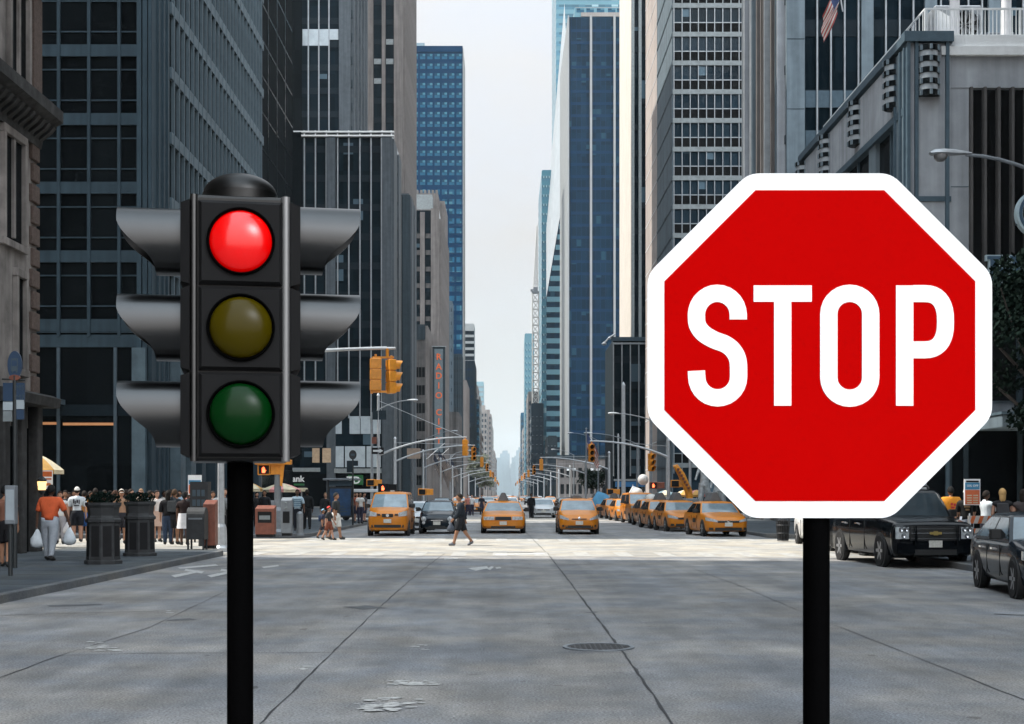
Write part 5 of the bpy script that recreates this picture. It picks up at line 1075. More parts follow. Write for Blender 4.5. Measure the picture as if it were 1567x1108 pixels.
b = MB(); b.lathe([(.17,0),(.17,.05),(.13,.08)], n=14); b.build('foot', M['steeld'], t)
# tan notice board on the stone annex pier, street plate
t = thing('notice_board', 'tan weathered notice panel fixed in front of the annex left of the vertical sign', 'notice board', (X(633,130), 130, 0)); b = MB(); b.box(-.62,.62,0,.08,Zh(702,130),Zh(686,130)); b.build('panel', mat('tan_panel', (.30,.23,.18), .7, var=.25, scale=2), t); b = MB(); b.tube([(0,.1,0),(0,.1,Zh(686,130))], .05, 6); b.build('post', M['steeld'], t)
# flags
M['flag_r'] = mat('flag_red', (.26,.045,.04), .8, var=.1); M['flag_w'] = mat('flag_white', (.45,.43,.41), .8, var=.1); M['flag_b'] = mat('flag_blue', (.03,.05,.13), .8, var=.1)
M['flag_rd'] = mat('dark_flag_red', (.05,.028,.03), .85, var=.1); M['flag_wd'] = mat('dark_flag_white', (.20,.185,.165), .85, var=.1); M['flag_bd'] = mat('dark_flag_blue', (.012,.018,.035), .85, var=.1)  # darker flag colours for the grouped flags
def us_flag(label, x, y, z, L, Hh, ang, droop, pole_len=3.0, pole_ang=40, group=None, vertical=False, pdir=1):
    """striped flag hanging from a staff; the cloth is folded in soft waves"""
    t = thing('striped_flag', label, 'flag', (x, y, z), R(ang), group)
    if vertical: b = MB(); b.tube([(0,0,-6),(0,0,Hh+.2)], .05, 8); b.lathe([(.09,0),(.001,.12)], (0,0,Hh+.2), 8); b.build('flagpole', M['steeld'], t)
    else: b = MB(); c = R(pole_ang); b.tube([(-pdir*pole_len*.55*math.cos(c),.0,-pole_len*.55*math.sin(c)+Hh),(pdir*pole_len*.45*math.cos(c),0,pole_len*.45*math.sin(c)+Hh)], .035, 8); b.build('flagpole', M['steel'], t)
    nx, ns = 12, 13; bb = [MB(), MB(), MB()]
    def pt(u, v):                                     # u along the fly, v from the top down
        if droop: dxx = L*u*.42+.05*math.sin(9*v+3*u); dz = Hh*(1-v)-L*u*.80
        else: dxx = L*u; dz = Hh*(1-v)-.12*L*u*u
        return (pdir*dxx, .10*L*math.sin(7*u+2*v)*(.3+u), dz)
    for i in range(nx):
        for k in range(ns):
            u0, u1, v0, v1 = i/nx, (i+1)/nx, k/ns, (k+1)/ns; j = 2 if (u1 <= .42 and v1 <= .54) else (0 if k % 2 == 0 else 1)
            bb[j].quad([pt(u0,v0), pt(u1,v0), pt(u1,v1), pt(u0,v1)])
    for q, nm, m_ in zip(bb, ('red_stripes','white_stripes','blue_canton'), ('flag_rd','flag_wd','flag_bd') if group else ('flag_r','flag_w','flag_b')): q.build(nm, M[m_], t, smooth=True)
    return t
y = 60; us_flag('red and white striped flag hanging limp before the dark glass tower at top right', X(1283,y), y, Zh(20,y), 1.55, 1.15, 0, True, vertical=False, pole_len=2, pole_ang=80, pdir=-1)
for i, (px, py) in enumerate(((664,712),(671,705),(678,712),(685,722),(676,726),(690,716))): us_flag(f'small striped flag under the vertical sign, {ORD[i]} of six on slanting staffs', X(px,210+i*9), 210+i*9, Zh(py,210+i*9), 3.6, 1.9, 20, True, group='flags under the vertical sign')
y = 108; us_flag('pale striped flag on a pole before the blue glass tower', X(897,y), y, Zh(684,y), 2.3, 1.2, 0, True, vertical=True)
# litter bin, barrier, yellow crane arm, sculptures
y = G(829); t = thing('litter_bin', 'wire mesh litter basket on the right street corner', 'litter bin', (X(1198,y), y, .02)); 
for i in range(22): a = 2*math.pi*i/22; q = MB(); q.tube([(.2*math.cos(a),.2*math.sin(a),.03),(.27*math.cos(a),.27*math.sin(a),.88)], .009, 5); q.build('wire', M['iron'], t)
for r_, z_ in ((.2,.03),(.225,.3),(.25,.6),(.27,.88)): q = MB(); n = 22; q.tube([(r_*math.cos(2*math.pi*j/n), r_*math.sin(2*math.pi*j/n), z_) for j in range(n+1)], .014, 5); q.build('hoop', M['iron'], t)
b = MB(); b.lathe([(.17,.04),(.22,.5),(.2,.75),(.05,.82)], n=12); b.build('bin_liner', M['blackm'], t, smooth=50)
y = 36.5; t = thing('barricade', 'orange and white striped traffic barricade on the right pavement', 'barrier', (X(1506,y), y, .15)); hw = .42
for z_ in (.62,.95): b = MB(); b.box(-hw,hw,-.02,.02,z_-.1,z_+.1); b.build('board', M['flag_w'], t)
for z_ in (.62,.95):
    for i in range(4): q = MB(); u = -hw+.03+i*.21; q.quad([(u,-.026,z_-.098),(u+.1,-.026,z_-.098),(u+.17,-.026,z_+.098),(u+.07,-.026,z_+.098)]); q.build('stripe', M['orange'], t)
for u in (-hw+.05, hw-.05): q = MB(); q.tube([(u,-.25,0),(u,.03,1.1),(u,.3,0)], .02, 6); q.build('leg', M['steel'], t)
y = 80; t = thing('crane_arm', 'raised yellow boom with grip marks beyond the taxi row', 'boom lift', (X(1056,y), y, 0)); zz0, zz1 = Zh(752,y), Zh(711,y); dxx = X(1032,y)-X(1056,y)
b = MB(); b.tube([(0,0,zz0-.6),(dxx*.1,0,zz0),(dxx*.55,0,zz0+.62*(zz1-zz0)),(dxx*.92,0,zz1-.08),(dxx*1.06,0,zz1-.12)], [.2,.22,.2,.15,.08], 12); b.build('boom', M['yel'], t, smooth=40)
for i in range(7): u = .15+i*.11; q = MB(); q.box(dxx*u-.03-.02,dxx*u+.08,-.34,-.18,zz0+(zz1-zz0)*u*1.05-.12,zz0+(zz1-zz0)*u*1.05+.02); q.build('grip', M['brown'], t)
b = MB(); b.box(-.45,.45,-.4,.6,.0,zz0-.4); b.build('base', M['steeld'], t, bevel=.05)
def tarp(label, px, y, w_, h_, m):
    t = thing('covered_stall', label, 'market stall', (X(px,y), y, .15)); b = MB(); b.rings([[(-w_/2,-.6,.0),(w_/2,-.6,0),(w_/2,.6,0),(-w_/2,.6,0)],[(-w_/2,-.6,h_*.55),(w_/2,-.6,h_*.5),(w_/2,.6,h_*.5),(-w_/2,.6,h_*.55)],[(-w_*.2,-.2,h_),(w_*.25,-.15,h_*.85),(w_*.25,.2,h_*.85),(-w_*.2,.2,h_)]]); b.build('tarpaulin', m, t, smooth=60); b = MB(); b.tube([(-w_*.2,0,0),(-w_*.2,0,h_+.1)], .03, 6); b.build('pole', M['steel'], t); return t
tarp('market stall under a bright blue tarpaulin behind the taxi row', 921, 112, 1.7, 1.9, mat('blue_tarp', (.05,.24,.42), .5, var=.25, scale=2, bump=.3)); tarp('stall under a white tarpaulin among the taxis', 976, 96, 1.7, 2.2, M['white'])
# trees
def tree(label, x, y, h, cr, n, leafm, size, seed, trunk_r=.14, group=None, z0=.15, low=.42):
    rr = random.Random(seed); t = thing('street_tree', label, 'tree', (x, y, z0), 0, group); b = MB(); b.tube([(0,0,0),(.05,0,h*.3),(-.04,.05,h*.55),(.03,0,h*.8)], [trunk_r,trunk_r*.8,trunk_r*.6,.03], 8)
    for i in range(9): a = rr.uniform(0,6.28); z_ = h*rr.uniform(.35,.7); b.tube([(0,0,z_),(cr*.45*math.cos(a),cr*.45*math.sin(a),z_+h*.1),(cr*.8*math.cos(a),cr*.8*math.sin(a),z_+h*.22)], [trunk_r*.45,trunk_r*.3,.015], 6)
    b.build('trunk', mat('bark', (.06,.05,.045), .9, var=.3), t, smooth=50)
    b = MB()
    for i in range(26):
        a = rr.uniform(0,6.28); r_ = cr*math.sqrt(rr.uniform(0,1))*.8; z_ = h*rr.uniform(low+.06,.95); k = 1-.5*abs(z_/h-.68)/.3; leaves(b, (r_*k*math.cos(a), r_*k*math.sin(a), z_), (cr*.36,cr*.36,cr*.26), n//26, size, rr, shell=.2)
    b.build('crown', M[leafm], t); return t
tree('dark leafy street tree at the right edge half hiding the navy letters', 16.2, 43.5, 9.4, 2.3, 9000, 'leafd', .11, 5, low=.36)
tree('dusty tan-green tree down the left row of buildings', X(733,420), 420, 14, 4.2, 2600, 'leaft', .4, 6); tree('second dusty tree lower beside the tan-green one', X(742,450), 450, 10, 4.0, 2000, 'leaft', .4, 7)
tree('dark round tree in front of the low tan stone building', X(908,215), 215, 5.6, 2.6, 2600, 'leafd', .2, 8); tree('small dark tree left of the poster board under the canopy', 13.6, 52, 4.6, 1.4, 1500, 'leafd', .09, 9)
# ------------------------------------------------------------------ vehicles
def paint(name, col, coat=.8, rough=.35, var=.06, spec=.3): return mat(name, col, rough, spec=spec, coat=coat, var=var, scale=1.5)
M['taxi'] = paint('taxi_yellow_paint', (.50,.165,.006), coat=.2, var=.1)
M['carblack'] = paint('black_car_paint', (.0025,.0035,.005), coat=.35, spec=.08, rough=.2); M['cardark'] = paint('dark_blue_grey_paint', (.007,.013,.020), coat=.35, spec=.10, rough=.2); M['carsilver'] = paint('silver_car_paint', (.42,.45,.47)); M['carwhite'] = paint('white_car_paint', (.72,.72,.71))
M['carglass'] = mat('car_glass', (.15,.20,.23), .06, spec=.8, var=.35, scale=1.2); M['carglass_d'] = mat('dark_car_glass', (.004,.006,.008), .08, spec=.12, var=.3)
M['carglass_m'] = mat('smoked_windscreen', (.03,.042,.05), .06, spec=.5, var=.3, scale=1.2)
M['chrome'] = mat('chrome', (.6,.62,.64), .15, .9, var=.05); M['lampglass'] = mat('headlamp_glass', (.38,.41,.43), .12, spec=.8, var=.35, scale=14); M['tyre'] = mat('tyre', (.012,.012,.013), .85, var=.2)
M['rim'] = mat('alloy_rim', (.32,.33,.35), .35, .6, var=.1); M['plate'] = mat('licence_plate', (.5,.5,.46), .5, var=.2, scale=20); M['adsign'] = mat('roof_sign_grey', (.10,.105,.11), .5, var=.25); M['trimblack'] = mat('black_plastic_trim', (.010,.011,.012), .6, var=.15); M['tail'] = mat('red_tail_lamp', (.3,.01,.01), .3)
class Car:
    """local frame: nose towards -y, ground at z=0, centre of the car at the origin"""
    def __init__(s, L=4.9, W=1.85, H=1.47, hood=.78, cowl=.98, cowl_y=.28, rf=.44, rr=.78, rend=.95, belt=.95, deck=.98, clr=.2, r=.32, wb=(.19,.79), wt=.74, nosew=.66, nose_z=None, bulge=.10):
        s.__dict__.update(locals()); s.y0 = -L/2; s.hw = W/2
    def yy(s, t): return s.y0+t*s.L
    def width(s, t):
        d = min(t, 1-t)*s.L; n = s.nosew if t < .5 else s.nosew+.08
        pts = ((0, n), (.05, n+.13), (.15, n+.22), (.32, .955), (.7, .99), (1.2, 1.0), (9, 1.0))
        for (a, b), (c, e) in zip(pts, pts[1:]):
            if d <= c: return s.hw*min(1, b+(e-b)*(d-a)/(c-a))
        return s.hw
    def nose_y(s, x):
        best = 0
        for i in range(200):
            t = i/500
            if s.width(t) >= abs(x): return s.yy(t)
        return s.yy(.2)
    def top(s, t):
        d = t*s.L; e = (1-t)*s.L
        if t <= s.cowl_y:
            u = t/s.cowl_y; z = s.hood+(s.cowl-s.hood)*(u**.75)
        elif t < s.rend: z = s.cowl+(s.belt-s.cowl)*min(1, (t-s.cowl_y)/.1)
        else: z = s.deck
        if t > .9: z = min(z, s.deck)
        if d < .22: z -= (.22-d)**2*2.4
        if e < .2: z -= (.2-e)**2*2.0
        return z
    def bot(s, t):
        d = min(t, 1-t)*s.L; return s.clr+max(0, .35-d)*.22
    def cab(s, v):
        """front edge, rear edge, half width at cabin height share v (0 belt, 1 roof)"""
        f0, f1, r1, r0 = s.yy(s.cowl_y), s.yy(s.rf), s.yy(s.rr), s.yy(s.rend); w0, w1 = s.hw*.945, s.hw*s.wt
        k = v**1.12; kr = v**1.2; return f0+(f1-f0)*k, r0+(r1-r0)*kr, w0+(w1-w0)*v**1.25
    def zc(s, v): return s.belt-.05+(s.H-.05-s.belt+.05)*v
    def build(s, name, label, loc, rz=0, body='taxi', glass='carglass', cat='car', group=None, taxi=None, style='sedan', sideglass='carglass_d', grille='trimblack', chrome_trim=False, plate=True, twotone=None):
        t_ = thing(name, label, cat, loc, rz, group); s.t_ = t_
        b = MB(); rings = []; N = 34
        ts = sorted(set([i/N for i in range(N+1)]+[.004,.01,.02,.045,.06,.955,.98,.99]))
        for t in ts:
            y, w, zb, zt = s.yy(t), s.width(t), s.bot(t), s.top(t); h = zt-zb
            half = [(0,zb), (w*.86,zb), (w*.95,zb+.05), (w*.985,zb+h*.25), (w,zb+h*.5), (w*.995,zb+h*.68), (w*.975,zb+h*.84), (w*.93,zb+h*.94), (w*.84,zt), (w*.5,zt+.018), (0,zt+.028)]
            ring = [(x,y,z) for x, z in half]+[(-x,y,z) for x, z in reversed(half[1:-1])]; rings.append(ring)
        b.rings(rings)
        # cabin
        cr = []
        vs = [0,.15,.3,.5,.7,.85,.94,1.0]
        for v in vs:
            yf, yr, w = s.cab(v); z = s.zc(v)+ (0 if v < .99 else .012); ins = {.94:.0, 1.0:.04}.get(v, 0); w -= ins; yf += ins; yr -= ins; k = s.bulge
            fx = [-1,-.9,-.6,-.2,.2,.6,.9,1]; ring = [(x*w, yf+k*abs(x)**3, z) for x in fx]
            ring += [(w, yf+k+(yr-yf-2*k*.7)*u, z) for u in (.15,.35,.55,.75,.9)]+[(x*w, yr-.06*abs(x)**3, z) for x in reversed(fx)]+[(-w, yf+k+(yr-yf-2*k*.7)*u, z) for u in (.9,.75,.55,.35,.15)]
            cr.append(ring)
        yf, yr, w = s.cab(1.0); top = [(x*.55, (y-(yf+yr)/2)*.7+(yf+yr)/2, s.H) for x, y, z in cr[-1]]; cr.append(top)
        b.rings(cr)
        # dark discs on the body sides, painted in for wheel-arch shade
        for t in s.wb:
            for sd in (-1,1):
                n = 20; ry = s.yy(t); q = [(sd*(s.width(t)-.10), ry+(s.r+.055)*math.cos(2*math.pi*j/n), s.r+(s.r+.055)*math.sin(2*math.pi*j/n)) for j in range(n)]
                b.rings([q, [(sd*(s.width(t)+.006), y_, z_) for x_, y_, z_ in q]], m=1)
        b.build('body', [M[body], M['trimblack']], t_, smooth=48)
        # glazing follows the cabin a few millimetres proud
        def pane(name, fx0, fx1, v0, v1, side):
            p = MB(); NU, NV = 8, 6; G_ = []
            for j in range(NV+1):
                v = v0+(v1-v0)*j/NV; yf, yr, w = s.cab(v); z = s.zc(v); row = []
                for i in range(NU+1):
                    u = fx0+(fx1-fx0)*i/NU; row.append((u*w*.93, (yf+s.bulge*abs(u*.93)**3-.010) if side == 'f' else (yr-.06*abs(u*.93)**3+.010), z+.006))
                G_.append(row)
            p.rings(G_, cap=False, closed=False); return p.build(name, M[glass if side == 'f' else 'carglass_d'], t_, smooth=True)
        pane('windscreen', -1, 1, .06, .90, 'f'); pane('rear_window', -1, 1, .12, .88, 'r')
        yfm, yrm, _ = s.cab(.45); segs = [(.12,.46),(.50,.86)] if style != 'suv' else [(.10,.36),(.40,.64),(.68,.93)]
        for sd in (-1,1):
            for a, c in segs:
                p = MB(); G_ = []
                for j in range(6):
                    v = .12+.76*j/5; yf, yr, w = s.cab(v); f_ = yf+s.bulge+.02; l_ = yr-s.bulge*.7-.02
                    u0 = max(f_, yfm+(yrm-yfm)*a-.0) if a > .2 else f_+.05; u1 = min(l_, yfm+(yrm-yfm)*c) if c < .8 else l_-.06
                    G_.append([(sd*(w+.006), u0+(u1-u0)*i/4, s.zc(v)) for i in range(5)])
                p.rings(G_, cap=False, closed=False); p.build('side_window', M[sideglass], t_, smooth=True)
            p = MB(); 
            for a in (.40,.62): y = s.yy(a); p.box(sd*(s.hw*.985), sd*(s.hw+.004), y, y+.012, s.clr+.12, s.belt-.1)
            p.build('door_seam', M['trimblack'], t_)
            p = MB()
            for a in (.50,.70): y = s.yy(a); p.box(min(sd*s.hw*.96, sd*(s.hw+.03)), max(sd*s.hw*.96, sd*(s.hw+.03)), y, y+.16, s.belt-.2, s.belt-.165)
            p.build('door_handle', M['chrome' if chrome_trim else body], t_)
            p = MB(); x0 = sd*s.hw*.93; p.rings([[(x0, s.yy(s.cowl_y)+.42, s.belt+.03),(x0, s.yy(s.cowl_y)+.52, s.belt+.03),(x0, s.yy(s.cowl_y)+.52, s.belt+.10),(x0, s.yy(s.cowl_y)+.42, s.belt+.10)]]+[[(sd*(s.hw+dx_), s.yy(s.cowl_y)+.36-k_, s.belt+.0),(sd*(s.hw+dx_), s.yy(s.cowl_y)+.54, s.belt+.0),(sd*(s.hw+dx_), s.yy(s.cowl_y)+.54, s.belt+.18),(sd*(s.hw+dx_), s.yy(s.cowl_y)+.36-k_, s.belt+.18)] for dx_, k_ in ((.03,0),(.2,-.04))]); p.build('wing_mirror', M['carwhite' if body == 'carwhite' else 'trimblack'], t_, bevel=.02)
        def nose(name, x0, x1, z0, z1, m, out=.012, slope=.0, n=8, sl2=None):
            p = MB(); fr_, bk = [], []
            sl2 = slope if sl2 is None else sl2
            for i in range(n+1):
                u = i/n; x = x0+(x1-x0)*u; y = s.nose_y(x)
                za, zb = z0+(slope)*u, z1+(sl2)*u; fr_.append([(x,y-out,za),(x,y-out,zb),(x,y+.09,zb),(x,y+.09,za)])
            p.rings(fr_); return p.build(name, M[m] if isinstance(m, str) else m, t_)
        s.nose = nose; hw = s.hw
        if style == 'crown':
            nose('grille', -.36*1.0, .36, .60, .76, grille); nose('bumper', -hw*.86, hw*.86, .34, .54, body, .03); nose('lower_intake', -hw*.55, hw*.55, .25, .34, 'trimblack', .02)
            for sd in (-1,1): nose('headlight', sd*.40, sd*hw*.88, .61, .76, 'lampglass')
        elif style == 'van':
            nose('grille', -.24, .24, .80, .94, 'trimblack', .02); nose('grille_wing', -.44, -.30, .86, .94, 'trimblack', .015); nose('grille_wing', .30, .44, .86, .94, 'trimblack', .015)
            q = MB(); q.lathe([(.065,0),(.065,-.02),(.05,-.02)], (0, s.y0-.02, .875), 18, 'y'); q.build('badge', M['chrome'], t_)
            nose('lower_intake', -hw*.78, hw*.78, .36, .48, 'trimblack', .015)
            for sd in (-1,1): nose('headlight', sd*.46, sd*hw*.93, .83, .98, 'lampglass', slope=.02, sl2=.10)
        elif style == 'fiat':
            nose('grille', -hw*.45, hw*.45, .30, .36, 'trimblack', .012); nose('lower_intake', -hw*.6, hw*.6, .22, .30, 'trimblack', .02); nose('chrome_moustache', -.26, .26, .595, .615, 'chrome', .02)
            for sd in (-1,1):
                for z_, r_, o in ((.66,.115,.02),(.50,.07,.02)): q = MB(); x = sd*hw*.72; q.lathe([(r_,.05),(r_,-.03),(r_*.8,-.05),(.001,-.055)], (x, s.nose_y(x)-o, z_), 18, 'y'); q.build('headlight', M['lampglass'], t_, smooth=50)
        elif style == 'prius':
            nose('lower_intake', -hw*.68, hw*.68, .27, .40, 'trimblack', .012); nose('grille', -hw*.36, hw*.36, .66, .70, 'trimblack', .012); q = MB(); q.lathe([(.06,0),(.06,-.02),(.01,-.025)], (0,s.y0-.015,.72), 16, 'y'); q.build('badge', M['chrome'], t_)
            for sd in (-1,1): nose('headlight', sd*hw*.52, sd*hw*.95, .62, .70, 'lampglass', slope=.08, sl2=.18); nose('fog_lamp', sd*hw*.74, sd*hw*.84, .34, .42, 'trimblack', .014)
        elif style == 'suv':
            nose('grille', -.60, .60, .66, 1.0, 'trimblack', .02); nose('chrome_bar', -.58, .58, .82, .85, 'chrome', .035); nose('chrome_bar', -.58, .58, .93, .945, 'chrome', .032); nose('chrome_bar', -.58, .58, .70, .715, 'chrome', .032)
            q = MB(); yb = s.y0-.05; q.rings([[(x,yb-dy,z) for x, z in ((-.14,.805),(-.05,.805),(-.05,.785),(.05,.785),(.05,.805),(.14,.805),(.14,.865),(.05,.865),(.05,.885),(-.05,.885),(-.05,.865),(-.14,.865))] for dy in (0,.02)]); q.build('badge', mat('gold_badge', (.45,.34,.12), .35, .5), t_)
            nose('bumper', -hw*.90, hw*.90, .36, .60, body, .05); nose('lower_intake', -hw*.5, hw*.5, .32, .45, 'trimblack', .06)
            for sd in (-1,1):
                h_ = nose('headlight', sd*.63, sd*hw*.93, .70, .98, 'lampglass', .015)
                for z_, x_ in ((.92,.70),(.92,.82),(.77,.76)): q = MB(); x = sd*x_; q.lathe([(.062,.02),(.062,-.02),(.045,-.02),(.001,.0)], (x, s.nose_y(x)-.016, z_), 14, 'y'); q.build('lamp_ring', M['chrome'], h_)
                q = MB(); q.tube([(sd*.5,s.y0-.1,.55),(sd*.5,s.y0-.14,.75),(sd*.5,s.y0-.1,1.0)], .03, 8); q.build('guard_bar', M['carblack'], t_)
                q = MB(); q.tube([(sd*hw*.62,s.yy(s.rf)+.2,s.H-.01),(sd*hw*.62,s.yy(s.rf)+.3,s.H+.06),(sd*hw*.62,s.yy(s.rr)-.1,s.H+.06),(sd*hw*.62,s.yy(s.rr),s.H-.01)], .022, 8); q.build('roof_rack', M['trimblack'], t_)
        else:                                            # ordinary saloon
            nose('grille', -hw*.50, hw*.50, .58, .66, 'trimblack', .012); nose('grille_bar', -hw*.52, hw*.52, .655, .675, 'chrome', .02); nose('lower_intake', -hw*.62, hw*.62, .25, .38, 'trimblack', .012)
            for sd in (-1,1): nose('headlight', sd*hw*.50, sd*hw*.96, .60, .68, 'lampglass', slope=.06, sl2=.13); nose('fog_lamp', sd*hw*.70, sd*hw*.86, .28, .38, 'trimblack', .014)
            q = MB(); q.lathe([(.055,0),(.055,-.02),(.01,-.025)], (0,s.y0-.015,.63), 16, 'y'); q.build('badge', M['chrome'], t_)
        if plate: z_ = {'van':.56,'suv':.50,'crown':.39,'fiat':.40}.get(style, .43); q = MB(); q.box(-.16,.16,s.y0-.055,s.y0-.03,z_,z_+.16); q.build('licence_plate', M['plate'], t_); 
        for sd in (-1,1):
            p = MB(); ye = s.yy(1.0); p.box(sd*s.hw*.62-.14, sd*s.hw*.62+.14, ye-.1, ye+.012, s.deck-.28, s.deck-.14); p.build('tail_lamp', M['tail'], t_)
        p = MB(); yw = s.yy(s.cowl_y)
        for a in (-.45,.15): p.tube([(a*s.hw,yw-.0,s.belt+.005),(a*s.hw+.5,yw+.05,s.belt+.03)], .008, 5)
        p.build('wiper', M['trimblack'], t_)
        # wheels
        for t in s.wb:
            for sd in (-1,1):
                wx = sd*(s.width(t)-.085); w_ = bpy.data.objects.new('wheel', None); COL.objects.link(w_); w_.parent = t_; w_.location = (wx, s.yy(t), s.r); w_.empty_display_size = .2
                q = MB(); q.lathe([(s.r*.6,-.1),(s.r*.93,-.105),(s.r,-.075),(s.r,.075),(s.r*.93,.105),(s.r*.6,.1)], (0,0,0), 24, 'x', cap=False); q.build('tyre', M['tyre'], w_, smooth=40)
                q = MB(); q.lathe([(s.r*.64,.06),(s.r*.66,.104),(s.r*.58,.085),(s.r*.14,.075),(.001,.09)] if sd > 0 else [(s.r*.64,-.06),(s.r*.66,-.104),(s.r*.58,-.085),(s.r*.14,-.075),(.001,-.09)], (0,0,0), 20, 'x', m=1)
                for k in range(6):
                    a = k*math.pi/3; c_, s__ = math.cos(a), math.sin(a); xo = sd*.105; wd = s.r*.11
                    q.quad([(xo*.9,c_*s.r*.1-s__*wd,s__*s.r*.1+c_*wd),(xo*.9,c_*s.r*.1+s__*wd,s__*s.r*.1-c_*wd),(xo,c_*s.r*.62+s__*wd*.8,s__*s.r*.62-c_*wd*.8),(xo,c_*s.r*.62-s__*wd*.8,s__*s.r*.62+c_*wd*.8)])
                q.build('rim', [M['rim'], M['trimblack']], w_)
        if taxi:
            yc = (s.yy(s.rf)+s.yy(s.rr))/2
            if taxi in ('ad', 'both'):
                q = MB(); n = 8; q.prism_y([(-.26,s.H-.01),(.26,s.H-.01),(.24,s.H+.06),(.10,s.H+.36),(.05,s.H+.385),(-.05,s.H+.385),(-.10,s.H+.36),(-.24,s.H+.06)], yc-.45, yc+.65); q.build('roof_advert', M['adsign'], t_, bevel=.02)
                q = MB(); q.box(-.36,.36,yc-.35,yc+.3,s.H-.012,s.H+.02); q.build('roof_rack', M['trimblack'], t_)
            if taxi == 'rack': q = MB(); q.box(-.42,.42,yc-.5,yc-.1,s.H-.01,s.H+.03); q.box(-.30,.30,yc-.45,yc+.2,s.H+.02,s.H+.07); q.build('roof_advert', M['trimblack'], t_); q = MB(); q.box(-.09,.09,yc-.53,yc-.49,s.H+.0,s.H+.06); q.build('roof_lamp', M['lampglass'], t_)
            if taxi == 'low': q = MB(); q.prism_y([(-.25,s.H-.01),(.25,s.H-.01),(.22,s.H+.09),(.12,s.H+.15),(-.12,s.H+.15),(-.22,s.H+.09)], yc-.5, yc+.5); q.build('roof_advert', M['adsign'], t_, bevel=.02)
            if taxi == 'dome': q = MB(); q.lathe([(.36*math.cos(a), .32*math.sin(a)) for a in [i*math.pi/2/7 for i in range(7)]]+[(.002,.32)], (0,yc,s.H-.02), 14); q.build('roof_lamp', mat('white_roof_dome', (.55,.55,.52), .4), t_, smooth=60)
            q = MB(); 
            for sd in (-1,1): q.box(min(sd*s.hw*.985, sd*(s.hw+.006)), max(sd*s.hw*.985, sd*(s.hw+.006)), s.yy(.44), s.yy(.56), .56, .74)
            q.build('door_emblem', M['trimblack'], t_)
        return t_
SED = dict(L=4.81, W=1.82, H=1.47, hood=.76, cowl=.99, cowl_y=.27, rf=.42, rr=.74, rend=.90, belt=.97, deck=1.02, r=.33)
CRN = dict(L=5.38, W=1.99, H=1.46, hood=.80, cowl=.99, cowl_y=.29, rf=.43, rr=.69, rend=.82, belt=.97, deck=.98, r=.34, nosew=.76)
VAN = dict(L=4.73, W=1.75, H=1.88, hood=.98, cowl=1.20, cowl_y=.17, rf=.345, rr=.96, rend=.99, belt=1.18, deck=1.2, clr=.2, r=.31, wb=(.165,.785), wt=.80, nosew=.68, bulge=.14)
PRI = dict(L=4.62, W=1.78, H=1.58, hood=.74, cowl=1.05, cowl_y=.20, rf=.40, rr=.82, rend=.96, belt=1.02, deck=1.05, r=.32, nosew=.62, wt=.76)
FIA = dict(L=3.55, W=1.63, H=1.50, hood=.78, cowl=1.02, cowl_y=.25, rf=.43, rr=.80, rend=.95, belt=1.0, deck=1.0, r=.30, wb=(.17,.82), nosew=.70, wt=.72)
SUV = dict(L=5.6, W=2.01, H=1.90, hood=1.04, cowl=1.22, cowl_y=.245, rf=.345, rr=.95, rend=.985, belt=1.2, deck=1.22, clr=.25, r=.39, wb=(.18,.78), nosew=.84, wt=.78)
def front(px, base, L): y = G(base); return (X(px, y), y+L/2+.25, .004)
a = front(594, 821, 4.73); van = Car(**VAN).build('taxi', 'yellow taxi van with big windscreen, leftmost in the front row of traffic', (a[0]-.05, a[1], .004), 0, cat='taxi', taxi='rack', style='van')
a = front(668, 817.5, 3.55); Car(**FIA).build('small_car', 'small dark round-lamped hatchback beside the yellow taxi van', a, 0, 'cardark', style='fiat')
a = front(770, 817, 5.38); Car(**CRN).build('taxi', 'yellow saloon taxi with black grille and roof advert in the middle of the front row', a, 0, cat='taxi', taxi='ad', style='crown')
a = front(887, 818.5, 4.62); Car(**PRI).build('taxi', 'yellow hatchback taxi with low roof box, right of the middle saloon taxi', a, 0, cat='taxi', taxi='low', style='prius')
a = front(832, 793, 4.8); Car(**SED).build('silver_car', 'silver saloon car coming up between two taxis', a, 0, 'carsilver')
a = front(638, 806, 4.6); Car(**dict(SED, H=1.42)).build('white_car', 'pale saloon half hidden between the taxi van and the small dark car', (X(636,69), 71, .004), 0, 'carsilver')
# parked taxi row on the right
first = Car(**SED).build('taxi', 'yellow taxi with advert fin nearest in the parked row, beside the stop sign', (X(1107,57.8)+.05, 60.5, .004), R(5), cat='taxi', taxi='ad')
row = [(65.9,8.35,'saloon','second yellow taxi in the parked row, its nose beside the nearest parked taxi'),(71.5,8.15,'saloon','third yellow taxi in the parked row, showing only a strip of bonnet'),(77.5,8.3,'dome','fourth yellow taxi in the parked row with a pale roof dome'),(84.5,8.2,'van','bright yellow taxi van with white roof dome in the parked row'),
       (92.5,8.05,'saloon','yellow taxi behind the bright parked taxi van'),(101,8.0,'saloon','yellow taxi with a white stall behind it, deep in the parked row'),(110,7.9,'saloon','second last clearly seen yellow taxi in the parked row'),(120,7.8,'saloon','last clearly seen yellow taxi in the parked row')]
vdome = None
for i, (y, x, k, lb) in enumerate(row):
    if k == 'saloon': o = copy_tree(first)
    elif k == 'dome': o = Car(**dict(SED, H=1.5)).build('taxi', lb, (0,0,0), 0, cat='taxi', taxi='dome')
    else: o = Car(**VAN).build('taxi', lb, (0,0,0), 0, cat='taxi', taxi='dome', style='van')
    o['label'] = lb; o.location = (x, y+2.4, .004); o.rotation_euler = (0,0,R(4)); o['group'] = 'taxis parked in a row on the right'
first['group'] = 'taxis parked in a row on the right'
